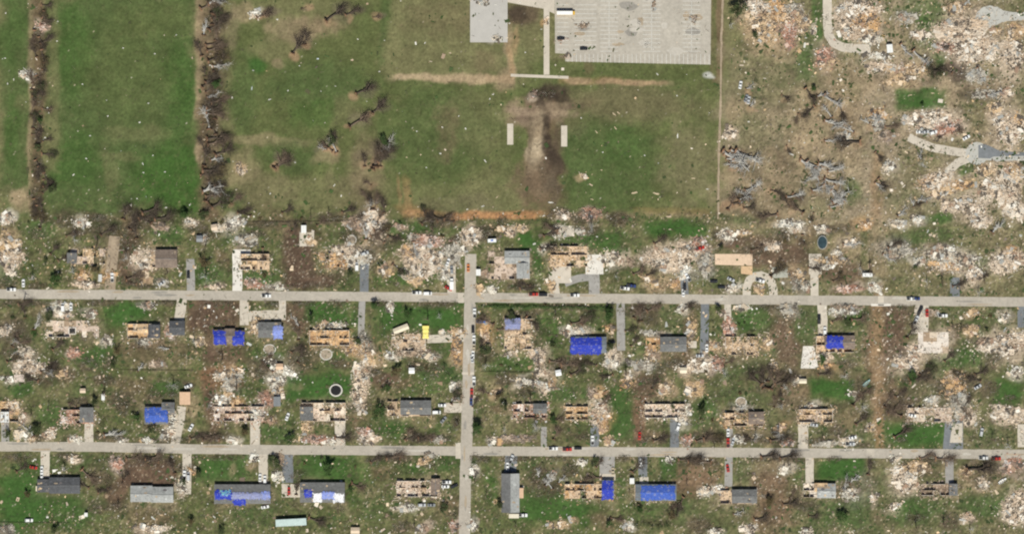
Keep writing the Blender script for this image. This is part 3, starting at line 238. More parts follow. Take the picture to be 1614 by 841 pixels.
# the yards between: tangles of blown-over trees and brush that keep clear of houses, roads and open lawns
_q = random.Random(4242)
_LAWN = [(205, 497, 34, 18), (665, 500, 60, 20), (505, 610, 55, 22), (1310, 612, 36, 16), (1320, 740, 36, 20), (1440, 682, 50, 18), (30, 790, 40, 40), (510, 738, 45, 22), (870, 800, 60, 20), (975, 650, 22, 40), (1060, 362, 46, 12), (825, 385, 16, 24), (350, 740, 38, 18), (468, 405, 22, 48), (340, 500, 38, 22), (1240, 530, 24, 40), (1385, 570, 26, 120), (235, 742, 40, 20), (1225, 400, 40, 24), (1055, 735, 16, 20)]
def _free(x, y, m=6):
    if 453 < y < 480 or 694 < y < 724 or 722 < x < 756: return False
    if any(h[2][0] - m < x < h[2][2] + m and h[2][1] - m < y < h[2][3] + m for h in HOUSES): return False
    return not any(((x - a) / c) ** 2 + ((y - b) / d) ** 2 < 1 for a, b, c, d in _LAWN)
_n = 0
while _n < 62:
    x, y = _q.uniform(4, 1610), _q.choice((_q.uniform(338, 452), _q.uniform(482, 694), _q.uniform(482, 694), _q.uniform(724, 836)))
    if _free(x, y): FALL.append((x, y, _q.choice((_q.gauss(30, 30), _q.uniform(0, 360))), _q.uniform(20, 32), _q.choice('dddldg'))); _n += 1
_n = 0
while _n < 80:
    x, y = _q.uniform(4, 1610), _q.choice((_q.uniform(336, 372), _q.uniform(340, 452), _q.uniform(555, 640), _q.uniform(555, 640), _q.uniform(482, 694), _q.uniform(724, 836)))
    if _free(x, y, 9): BRUSH.append((x, y, _q.uniform(8, 20), _q.uniform(5, 12))); _n += 1
_n = 0
while _n < 14:
    x, y = _q.uniform(4, 1610), _q.choice((_q.uniform(345, 452), _q.uniform(482, 694), _q.uniform(724, 836)))
    if _free(x, y): LEAFY.append((x, y, _q.uniform(.7, 1.1))); _n += 1
_n = 0
while _n < 70:
    x, y = _q.uniform(4, 1610), _q.choice((_q.uniform(345, 452), _q.uniform(482, 694), _q.uniform(482, 694), _q.uniform(724, 836)))
    if _free(x, y, 3): PILES.append((x, y, _q.uniform(5, 14), _q.uniform(4, 8), _q.choice(('tan', 'tan', 'pink', 'pink', 'white', 'brown', 'orange')), _q.uniform(.3, .6), _q.uniform(-40, 40))); _n += 1
_r = random.Random(77)
HEDGE_W = [(59 + _r.uniform(-9, 11), 8 + i * 10.2, _r.choice((_r.uniform(-25, 45), _r.uniform(70, 110), _r.uniform(-110, -60))), _r.uniform(18, 28), 'l' if i % 4 == 3 else 'd') for i in range(33)]
HEDGE_E = [(329 + _r.uniform(-13, 12), 6 + i * 8.2, _r.choice((_r.uniform(-15, 30), _r.uniform(0, 40), _r.uniform(60, 120))), _r.uniform(18, 46), 'g' if i % 6 == 0 else ('l' if i % 7 == 4 else 'd')) for i in range(41)]
# isolated pale sheets blown over the fields: x, y, length px, heading, colour
SHEETS = [(9, 21, 4, 80, 'w'), (4, 93, 3, 0, 'w'), (8, 92, 4, 0, 'w'), (12, 132, 4, 90, 'w'), (41, 161, 3, 0, 'w'), (75, 170, 4, 0, 'w'), (77, 178, 4, 70, 'w'), (71, 217, 5, 20, 'w'), (68, 221, 4, 60, 'g'), (91, 34, 4, 0, 'w'), (90, 65, 4, 30, 'w'), (130, 133, 4, 0, 'w'), (194, 76, 4, 10, 'w'), (244, 85, 4, 0, 'w'), (168, 158, 3, 0, 'w'), (170, 183, 4, 40, 'w'), (234, 163, 4, 30, 'w'), (220, 193, 5, 30, 'w'), (142, 214, 4, 0, 'w'), (136, 250, 5, 0, 'w'), (139, 254, 3, 0, 't'), (225, 258, 7, -60, 'w'), (226, 272, 4, 0, 'w'), (260, 271, 4, 0, 'w'), (241, 245, 4, 60, 'w'), (262, 327, 5, 0, 'w'), (299, 323, 4, 70, 'w'), (216, 313, 4, 0, 'w'), (366, 154, 5, 80, 'w'), (331, 103, 5, 0, 'w'), (397, 139, 10, 85, 'g'), (425, 157, 8, 20, 'w'), (437, 31, 5, 0, 'w'), (501, 93, 5, 0, 'b'), (472, 104, 4, 20, 'w'), (564, 62, 4, 0, 'w'), (670, 68, 6, 60, 'w'), (606, 64, 3, 0, 'w'), (598, 113, 4, 0, 'w'), (578, 160, 3, 0, 'w'), (454, 143, 4, 30, 'w'), (506, 144, 3, 0, 'w'), (777, 149, 6, 20, 'w'), (772, 156, 4, 70, 'w'), (723, 183, 4, 60, 'w'), (734, 203, 5, -50, 'w'), (657, 207, 4, 0, 'w'), (694, 242, 5, 0, 'w'), (641, 248, 4, 0, 't'), (672, 264, 4, 0, 'w'), (765, 254, 9, -50, 'w'), (761, 325, 9, 20, 'w'), (783, 311, 6, 45, 't'), (527, 292, 7, 50, 'w'), (465, 256, 5, 10, 'w'), (426, 305, 4, 60, 'w'), (828, 83, 4, 0, 'w'), (1036, 117, 7, -40, 'w'), (916, 186, 4, -60, 'w'), (968, 180, 12, -35, 't'), (975, 178, 9, -35, 't'), (970, 202, 10, -50, 't'), (940, 208, 9, -45, 't'), (1067, 151, 4, -20, 'w'), (1118, 178, 3, 0, 'w'), (1068, 214, 12, 90, 'w'), (1016, 245, 4, 0, 'w'), (950, 240, 4, 20, 'w'), (948, 268, 4, 0, 't'), (1115, 298, 8, 0, 'w'), (1093, 281, 10, 0, 't'), (1000, 304, 16, 15, 't'), (1034, 305, 16, -10, 't'), (933, 314, 8, -20, 't'), (868, 319, 14, 3, 'w'), (857, 340, 8, 25, 'w'), (941, 373, 5, 0, 'w'), (957, 376, 6, 10, 't'), (1180, 192, 5, 0, 'w'), (1244, 222, 4, 0, 'w'), (1268, 225, 4, 0, 'w'), (1247, 243, 14, -25, 'w'), (1345, 281, 6, -20, 'w'), (1282, 312, 12, 12, 't'), (1311, 316, 10, 10, 'w'), (1517, 287, 22, -32, 'w'), (1522, 271, 6, 70, 'w'), (1590, 305, 9, 0, 'w'), (1435, 150, 8, 5, 't'), (1470, 147, 10, 0, 't'), (1259, 18, 5, 0, 'w'), (1283, 45, 6, 70, 'w'), (1270, 60, 6, 0, 'w'), (1383, 88, 14, 5, 'w'), (820, 4, 6, 0, 'w'), (803, 37, 4, 40, 'w'), (781, 8, 6, 0, 'w'), (785, 60, 6, 60, 'w'), (756, 32, 3, 0, 'w'), (1006, 8, 6, 80, 't'), (1093, 30, 7, 80, 't'), (919, 40, 14, 10, 't'), (905, 86, 7, 20, 't'), (882, 62, 10, 0, 't'), (1030, 78, 4, 0, 'w')]
PALS['pink'] = [(r * .95, g * .945, b * .93) for r, g, b in PALS['pink']]
for (x, y, rx, ry, pal, h, a) in PILES:
    c = PALS[pal][0]; c2 = PALS[pal][2]
    k = .5 if pal in ('brown', 'grey') else .74
    ca, sa = abs(math.cos(R(a))), abs(math.sin(R(a)))
    DUST_ = ('e', x, y, 1.08 * (rx * ca + ry * sa), 1.08 * (ry * ca + rx * sa), tuple(.5 * (p + q) * k for p, q in zip(c, c2)), .62)
    PILE_DUST = globals().setdefault('PILE_DUST', []); PILE_DUST.append(DUST_)
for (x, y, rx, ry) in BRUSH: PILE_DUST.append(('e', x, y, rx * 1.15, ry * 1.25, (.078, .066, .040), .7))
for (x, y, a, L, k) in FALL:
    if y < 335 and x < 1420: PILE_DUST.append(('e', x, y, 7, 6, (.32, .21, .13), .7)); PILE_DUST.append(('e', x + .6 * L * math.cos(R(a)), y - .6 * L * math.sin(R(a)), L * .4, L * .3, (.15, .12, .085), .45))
for h in HOUSES:
    x0, y0, x1, y1 = h[2]; PILE_DUST.append(('r', (x0 + x1) / 2, (y0 + y1) / 2 + 1, (x1 - x0) / 2 + 4, (y1 - y0) / 2 + 4, (.24, .19, .13), .45))
# ------------------------------------------------------------------ the ground: one sheet, coloured by what grows or lies on it
GV = (0.046, 0.096, 0.022); GM = (0.069, 0.100, 0.034); GO = (0.092, 0.109, 0.040); OL = (0.150, 0.144, 0.068)
BR = (0.150, 0.098, 0.064); DB = (0.098, 0.066, 0.047); TN = (0.330, 0.245, 0.155); OR = (0.340, 0.190, 0.095)
PK = (0.52, 0.415, 0.318); GY = (0.200, 0.190, 0.150); RD = (0.22, 0.14, 0.09)
PATCH = [  # shape, centre x, y, half sizes, colour, strength
 # west fields
 ('r', 22, 165, 26, 185, GM, .9), ('r', 190, 165, 122, 180, GM, .95), ('r', 480, 165, 135, 185, GO, .95),
 ('e', 110, 80, 30, 80, GV, .6), ('e', 285, 120, 26, 60, GV, .6), ('e', 270, 285, 62, 55, GV, .95), ('e', 120, 255, 45, 45, GV, .6), ('e', 290, 210, 30, 80, GV, .5),
 ('e', 200, 110, 70, 90, GO, .5), ('e', 250, 30, 60, 30, GO, .6), ('e', 215, 210, 50, 12, OL, .4), ('e', 172, 268, 12, 40, OL, .5), ('e', 195, 245, 26, 7, OL, .5),
 ('e', 20, 60, 16, 50, GV, .4), ('e', 15, 210, 14, 60, GV, .5), ('e', 30, 165, 14, 14, OL, .4),
 ('r', 48, 170, 4, 170, TN, .55), ('r', 60, 170, 9, 172, (.13, .085, .055), .8), ('r', 84, 120, 8, 130, OL, .6), ('r', 84, 230, 14, 40, OL, .7),
 ('e', 28, 318, 26, 20, TN, .8), ('e', 60, 40, 10, 14, PK, .6),
 ('r', 314, 90, 6, 100, TN, .7), ('r', 332, 170, 17, 172, (.135, .092, .06), .9), ('r', 358, 110, 12, 110, OL, .8), ('e', 316, 240, 9, 20, TN, .8), ('e', 330, 40, 24, 30, TN, .4),
 ('e', 460, 20, 100, 26, OL, .8), ('e', 455, 50, 40, 22, TN, .35), ('e', 425, 80, 30, 20, OL, .8), ('e', 405, 103, 14, 11, GV, .9), ('e', 435, 100, 9, 7, TN, .6), ('e', 375, 22, 20, 14, TN, .5),
 ('e', 500, 130, 75, 35, GM, .8), ('e', 500, 175, 50, 22, GV, .5), ('e', 385, 150, 24, 60, GM, .7), ('e', 425, 220, 75, 9, TN, .4), ('e', 460, 245, 45, 28, GM, .7),
 ('r', 606, 110, 8, 110, GM, .7), ('r', 545, 175, 20, 22, OL, .6), ('e', 570, 190, 16, 30, OL, .7),
 ('r', 480, 305, 145, 32, OL, .75), ('e', 380, 265, 30, 30, TN, .35), ('e', 520, 245, 20, 12, TN, .4), ('e', 585, 270, 25, 50, OL, .7), ('e', 565, 265, 20, 30, TN, .2), ('e', 365, 315, 25, 18, GM, .8),
 # ball field
 ('r', 875, 230, 268, 118, GO, .95), ('r', 680, 60, 70, 60, OL, .8), ('r', 830, 95, 30, 40, OL, .8), ('r', 690, 95, 85, 28, OL, .75), ('e', 780, 30, 40, 30, BR, .4), ('r', 990, 115, 145, 20, GO, .9),
 ('e', 690, 210, 75, 80, GM, .6), ('e', 950, 260, 90, 80, GM, .85), ('e', 980, 230, 30, 40, GV, .35), ('e', 760, 190, 60, 50, OL, .45), ('e', 1000, 165, 120, 28, OL, .85), ('e', 1090, 260, 50, 80, OL, .6), ('e', 720, 310, 110, 24, OL, .5),
 ('e', 790, 300, 60, 45, OL, .7), ('r', 718, 122, 95, 4, TN, .5), ('r', 700, 122, 30, 6, TN, .6), ('r', 760, 124, 40, 6, TN, .5), ('r', 980, 131, 85, 4, TN, .3), ('r', 930, 129, 50, 5, OR, .3), ('e', 810, 85, 8, 40, TN, .7), ('e', 830, 20, 30, 22, DB, .8), ('e', 800, 120, 14, 16, TN, .7),
 ('e', 850, 175, 45, 20, TN, .75), ('e', 862, 156, 27, 11, (.07, .05, .04), .95), ('e', 888, 164, 22, 9, DB, .8), ('e', 845, 152, 10, 6, PK, .8), ('e', 905, 165, 40, 9, BR, .6),
 ('r', 856, 225, 22, 70, BR, .85), ('r', 851, 222, 10, 34, TN, .8), ('e', 880, 232, 9, 46, DB, .9), ('e', 872, 268, 17, 26, DB, .9), ('e', 852, 290, 36, 46, BR, .85), ('e', 836, 205, 5, 34, DB, .6), ('e', 847, 245, 14, 14, TN, .5), ('e', 895, 200, 22, 14, BR, .3),
 ('r', 760, 337, 125, 6, OR, .55), ('r', 780, 338, 70, 6, OR, .95), ('r', 1005, 343, 125, 6, TN, .45), ('r', 1060, 335, 60, 6, OR, .25), ('e', 640, 310, 8, 30, OR, .35), ('e', 645, 330, 26, 9, OR, .4),
 ('r', 1130, 60, 9, 70, BR, .75), ('r', 1125, 60, 3, 60, GO, .7), ('e', 1112, 119, 7, 4.5, (.42, .42, .385), .9), ('e', 925, 108, 8, 14, BR, .4),
 # east field
 ('r', 1260, 220, 122, 138, (.215, .178, .112), .95), ('e', 1200, 110, 60, 40, GO, .5), ('e', 1268, 100, 22, 36, GV, .55), ('e', 1250, 60, 20, 40, OL, .5), ('e', 1175, 200, 30, 40, GO, .5), ('e', 1270, 160, 24, 30, TN, .7), ('e', 1265, 230, 24, 34, TN, .8), ('e', 1330, 180, 45, 60, TN, .55), ('e', 1320, 220, 16, 10, BR, .5),
 ('e', 1160, 170, 16, 22, TN, .5), ('e', 1210, 265, 40, 30, BR, .5), ('e', 1345, 300, 18, 22, GO, .8), ('e', 1150, 270, 24, 18, TN, .5), ('e', 1190, 310, 60, 30, TN, .4), ('e', 1290, 320, 40, 14, GO, .5), ('r', 1170, 345, 50, 6, GM, .6), ('e', 1315, 60, 10, 60, GO, .6), ('r', 1292, 40, 9, 50, GV, .7),
 ('e', 1300, 105, 22, 26, BR, .5), ('e', 1340, 120, 26, 28, OL, .6), ('e', 1375, 240, 50, 24, TN, .5), ('e', 1400, 130, 45, 30, TN, .45),
 # north-east lots
 ('r', 1480, 180, 130, 190, (.30, .24, .168), .9), ('e', 1210, 28, 45, 28, TN, .8), ('e', 1238, 55, 22, 28, TN, .7), ('e', 1185, 70, 22, 16, TN, .5), ('e', 1352, 40, 40, 40, PK, .8), ('e', 1332, 55, 14, 14, GV, .9), ('r', 1400, 25, 8, 28, GO, .8), ('e', 1415, 85, 30, 40, TN, .5), ('e', 1380, 110, 34, 20, TN, .5),
 ('e', 1460, 22, 40, 24, GV, .6), ('e', 1465, 50, 22, 24, GV, .7), ('e', 1440, 72, 24, 24, GV, .5), ('e', 1480, 90, 12, 26, GM, .8), ('e', 1515, 62, 44, 44, PK, .85), ('e', 1513, 110, 14, 20, DB, .8), ('e', 1500, 112, 18, 12, DB, .7), ('e', 1495, 148, 26, 22, TN, .5), ('r', 1452, 156, 38, 16, GV, .95), ('e', 1444, 168, 20, 12, GV, .7), ('e', 1540, 190, 18, 40, OL, .8), ('e', 1560, 165, 44, 9, GO, .6), ('e', 1570, 90, 20, 22, OL, .7), ('e', 1480, 195, 40, 26, PK, .6), ('e', 1595, 190, 22, 30, PK, .7),
 ('e', 1545, 145, 32, 14, BR, .6), ('e', 1590, 8, 40, 9, GO, .7), ('e', 1480, 235, 40, 10, OL, .8), ('e', 1445, 265, 30, 22, OL, .8), ('e', 1450, 310, 60, 60, GO, .6), ('e', 1483, 342, 26, 12, GV, .8), ('e', 1523, 266, 14, 11, GV, .75), ('e', 1530, 308, 14, 9, GO, .7), ('e', 1570, 320, 40, 40, OL, .8), ('e', 1590, 270, 30, 34, PK, .7), ('e', 1542, 320, 26, 20, PK, .6), ('r', 1500, 365, 90, 14, GO, .8), ('e', 1580, 370, 30, 14, TN, .4),
 ('r', 1382, 300, 8, 60, OR, .45), ('r', 1388, 360, 20, 26, TN, .4), ('r', 1350, 360, 70, 6, TN, .4),
 # row above the upper road
 ('r', 560, 400, 560, 55, GO, .92), ('r', 1370, 405, 250, 50, OL, .7), ('e', 16, 425, 16, 22, GV, .7), ('e', 70, 365, 26, 14, GM, .7), ('e', 110, 350, 30, 10, GM, .6), ('e', 265, 368, 26, 14, GV, .55), ('e', 175, 410, 12, 50, TN, .7), ('e', 205, 400, 18, 45, BR, .8), ('e', 195, 365, 22, 20, BR, .5), ('e', 235, 405, 26, 34, TN, .5), ('e', 335, 430, 26, 26, GM, .8), ('e', 352, 410, 12, 20, BR, .5), ('e', 410, 435, 40, 18, GM, .8), ('e', 370, 375, 14, 12, GV, .6), ('e', 415, 370, 14, 20, GM, .8), ('e', 395, 385, 20, 12, TN, .6),
 ('r', 468, 405, 22, 50, DB, .95), ('e', 495, 440, 35, 14, DB, .7), ('e', 490, 370, 16, 16, BR, .7), ('e', 440, 350, 20, 20, BR, .4), ('e', 530, 375, 18, 14, GM, .8), ('e', 535, 432, 26, 14, GM, .5), ('e', 585, 375, 22, 26, TN, .7), ('e', 570, 400, 20, 20, PK, .5), ('e', 640, 360, 45, 12, GM, .8), ('e', 690, 365, 20, 20, GM, .6), ('e', 625, 440, 40, 12, GV, .5), ('e', 600, 425, 10, 18, GM, .7), ('e', 705, 385, 16, 30, GM, .7), ('e', 745, 372, 16, 22, PK, .7), ('e', 668, 410, 38, 22, PK, .6),
 ('e', 825, 380, 14, 22, GV, .9), ('e', 845, 400, 8, 40, GV, .6), ('e', 815, 362, 30, 9, GM, .8), ('e', 790, 430, 34, 14, OL, .7), ('e', 770, 440, 20, 14, GM, .6), ('r', 940, 378, 50, 14, GV, .6), ('e', 875, 375, 12, 8, GV, .5), ('e', 1060, 362, 46, 14, GV, .75), ('e', 985, 390, 20, 20, GO, .8), ('e', 990, 425, 30, 20, GO, .8), ('e', 905, 445, 20, 7, GM, .8), ('e', 1000, 370, 18, 12, OL, .7),
 ('e', 1165, 378, 40, 12, BR, .7), ('e', 1225, 400, 44, 24, BR, .85), ('e', 1250, 425, 26, 22, BR, .7), ('e', 1270, 375, 20, 30, BR, .5), ('e', 1125, 433, 24, 16, GM, .6), ('e', 1340, 390, 40, 34, TN, .45), ('e', 1330, 433, 34, 16, BR, .6), ('e', 1370, 385, 9, 40, GO, .8), ('e', 1415, 440, 35, 22, OL, .9), ('e', 1465, 375, 50, 18, GM, .5), ('e', 1555, 415, 30, 9, GM, .6), ('e', 1540, 445, 40, 14, OL, .7), ('e', 1390, 415, 12, 60, TN, .4), ('e', 1245, 350, 40, 16, TN, .4),
 # rows between the roads
 ('r', 365, 585, 365, 110, GO, .92), ('r', 1180, 590, 430, 110, GO, .88), ('e', 70, 485, 45, 12, BR, .3), ('e', 205, 495, 36, 20, GV, .75), ('e', 170, 555, 18, 24, GV, .7), ('e', 140, 565, 30, 14, GM, .7), ('e', 115, 500, 24, 14, GM, .6), ('e', 30, 610, 22, 16, GV, .6), ('e', 15, 560, 14, 50, GM, .5), ('e', 240, 555, 60, 22, BR, .6), ('e', 270, 560, 60, 18, OL, .5), ('e', 90, 540, 26, 12, GM, .7), ('e', 215, 605, 60, 12, BR, .45), ('e', 262, 610, 22, 10, GV, .5), ('e', 100, 625, 40, 22, OL, .6), ('e', 135, 615, 24, 12, GM, .6),
 ('r', 340, 500, 40, 24, BR, .9), ('e', 330, 540, 8, 40, BR, .7), ('e', 365, 560, 40, 12, BR, .55), ('e', 345, 595, 34, 20, RD, .85), ('e', 328, 650, 14, 45, BR, .75), ('e', 470, 500, 26, 26, BR, .7), ('e', 520, 492, 40, 24, GV, .75), ('e', 500, 475, 40, 8, GM, .5), ('e', 425, 560, 30, 9, GV, .6), ('e', 535, 565, 26, 12, GV, .6), ('r', 505, 610, 60, 22, GV, .9), ('e', 470, 590, 30, 20, BR, .4), ('e', 465, 605, 14, 8, TN, .6), ('e', 370, 615, 26, 14, GM, .7), ('e', 430, 680, 24, 22, GM, .7), ('e', 380, 680, 26, 14, OL, .7), ('e', 560, 665, 20, 22, BR, .6), ('e', 570, 600, 12, 40, PK, .6), ('e', 565, 625, 22, 20, TN, .5), ('e', 560, 545, 24, 18, TN, .7),
 ('r', 665, 500, 70, 22, GV, .7), ('e', 640, 520, 30, 30, GM, .6), ('e', 700, 550, 24, 14, GM, .8), ('e', 690, 590, 40, 16, GM, .7), ('e', 650, 615, 60, 14, OL, .5), ('e', 608, 595, 20, 10, DB, .7), ('e', 615, 605, 24, 12, BR, .5), ('e', 660, 615, 40, 9, GV, .5), ('e', 620, 672, 34, 20, GV, .7), ('e', 700, 680, 26, 12, GM, .7), ('e', 580, 665, 20, 14, BR, .6), ('e', 660, 668, 24, 10, OL, .7), ('e', 715, 565, 10, 22, TN, .6),
 ('e', 800, 570, 34, 20, GV, .55), ('e', 770, 530, 14, 30, OL, .8), ('e', 860, 530, 16, 40, GV, .7), ('r', 870, 482, 90, 7, GV, .6), ('e', 920, 510, 40, 20, GM, .6), ('e', 800, 605, 50, 12, TN, .3), ('e', 890, 625, 40, 12, GM, .7), ('e', 790, 660, 40, 26, OL, .7), ('e', 800, 640, 20, 10, BR, .5), ('e', 1010, 500, 30, 22, OL, .8), ('e', 1050, 505, 24, 22, GM, .6), ('e', 998, 545, 8, 18, GM, .7), ('e', 1045, 570, 40, 14, BR, .6), ('e', 1085, 530, 14, 40, RD, .5), ('e', 1010, 605, 34, 18, DB, .5), ('e', 1000, 620, 60, 14, BR, .5), ('r', 975, 650, 22, 40, GM, .85), ('r', 1008, 660, 9, 36, RD, .9), ('e', 1030, 685, 24, 10, BR, .6), ('e', 1055, 615, 12, 14, TN, .6), ('e', 1110, 645, 26, 30, GM, .8), ('e', 1122, 655, 16, 12, GV, .5), ('e', 880, 680, 26, 16, OL, .7), ('e', 940, 560, 60, 20, OL, .5), ('e', 1095, 610, 16, 20, TN, .5),
 ('e', 1190, 500, 34, 20, GV, .75), ('e', 1240, 530, 26, 44, BR, .75), ('e', 1225, 490, 30, 16, BR, .6), ('e', 1170, 580, 30, 14, GM, .7), ('e', 1270, 500, 24, 30, GM, .7), ('e', 1345, 500, 24, 20, GV, .6), ('e', 1345, 540, 20, 40, GM, .8), ('r', 1388, 550, 20, 78, BR, .8), ('r', 1383, 570, 9, 90, (.27, .175, .10), .75), ('r', 1410, 525, 18, 44, BR, .75), ('e', 1440, 575, 20, 14, TN, .5), ('e', 1540, 540, 26, 30, GM, .6), ('e', 1505, 560, 40, 16, GV, .7), ('e', 1550, 500, 26, 12, GV, .5), ('e', 1510, 485, 40, 9, GM, .5), ('e', 1500, 525, 12, 20, BR, .6), ('e', 1475, 600, 26, 26, GM, .8), ('r', 1310, 612, 36, 16, GV, .85), ('e', 1245, 625, 24, 30, BR, .6), ('e', 1240, 665, 28, 30, OL, .7), ('e', 1160, 620, 40, 14, GM, .7), ('e', 1330, 660, 22, 26, RD, .35), ('r', 1385, 675, 6, 36, OR, .55), ('r', 1384, 600, 7, 40, TN, .5), ('e', 1345, 680, 20, 14, GM, .6), ('r', 1440, 682, 50, 20, GV, .85), ('e', 1555, 680, 30, 24, GM, .8), ('e', 1590, 615, 24, 22, GV, .75), ('e', 1420, 620, 40, 12, BR, .5), ('e', 1415, 640, 30, 20, BR, .4), ('e', 1440, 625, 18, 12, GM, .6), ('e', 1535, 635, 14, 30, OL, .7), ('e', 1500, 640, 14, 18, GY, .5), ('e', 1300, 590, 60, 14, BR, .5), ('e', 1290, 675, 24, 14, GM, .5), ('e', 1180, 690, 40, 12, BR, .4),
 ('e', 80, 660, 26, 26, GM, .7), ('e', 40, 670, 30, 24, OL, .6), ('e', 185, 650, 34, 34, GO, .9), ('e', 252, 685, 24, 12, GV, .6), ('e', 110, 678, 26, 12, GM, .5), ('e', 215, 625, 26, 14, BR, .3), ('e', 290, 640, 14, 30, TN, .5), ('e', 745, 660, 14, 40, GM, .4),
 # row below the lower road
 ('r', 800, 785, 810, 62, GO, .9), ('e', 30, 790, 45, 44, GV, .75), ('e', 105, 810, 45, 26, GV, .6), ('e', 140, 735, 30, 24, GM, .7), ('e', 45, 735, 30, 20, GM, .6), ('e', 150, 750, 14, 18, OL, .8), ('r', 235, 742, 44, 20, RD, .95), ('e', 188, 770, 16, 26, RD, .7), ('e', 240, 810, 40, 20, BR, .5), ('r', 350, 740, 42, 20, GM, .85), ('e', 330, 735, 20, 12, GV, .5), ('e', 365, 745, 7, 9, TN, .8), ('e', 400, 740, 8, 9, TN, .6), ('r', 510, 738, 45, 22, GV, .6), ('e', 560, 760, 20, 40, GV, .5), ('e', 620, 735, 40, 14, GV, .7), ('e', 690, 730, 30, 16, GM, .8), ('e', 605, 745, 22, 14, BR, .5), ('e', 585, 770, 24, 12, OL, .6), ('e', 400, 810, 40, 20, GM, .7), ('e', 660, 810, 60, 20, OL, .6), ('e', 600, 800, 30, 20, GM, .6),
 ('e', 775, 765, 12, 30, GV, .7), ('e', 840, 740, 14, 30, GM, .7), ('e', 830, 780, 20, 30, OL, .5), ('r', 870, 800, 60, 24, GV, .6), ('r', 920, 810, 26, 16, GV, .6), ('r', 1055, 735, 16, 20, GV, .7), ('e', 985, 765, 9, 20, GV, .7), ('e', 870, 740, 26, 20, OL, .6), ('e', 1095, 750, 34, 26, RD, .6), ('e', 1080, 805, 26, 24, GM, .7), ('e', 1020, 805, 40, 16, GV, .6), ('r', 1170, 735, 12, 22, GM, .8), ('e', 1205, 745, 24, 20, TN, .45), ('e', 1220, 790, 34, 50, BR, .65), ('r', 1320, 740, 36, 20, GV, .95), ('e', 1340, 800, 40, 30, GM, .7), ('e', 1260, 745, 8, 20, GV, .6), ('e', 1370, 740, 14, 22, OL, .7), ('e', 1440, 800, 50, 24, GV, .6), ('e', 1550, 755, 30, 22, TN, .5), ('e', 1555, 790, 40, 16, GM, .8), ('e', 1350, 770, 26, 26, GY, .4), ('e', 1410, 755, 22, 24, PK, .4), ('e', 1460, 735, 30, 14, BR, .4), ('e', 950, 820, 20, 14, BR, .5), ('e', 1390, 800, 20, 20, BR, .4), ('r', 1285, 800, 14, 40, GM, .5), ('e', 700, 800, 20, 14, BR, .5),
]
SB = (.098, .064, .045); LG = (.043, .098, .024)
DK = (.046, .034, .025); EB = (.135, .090, .060)
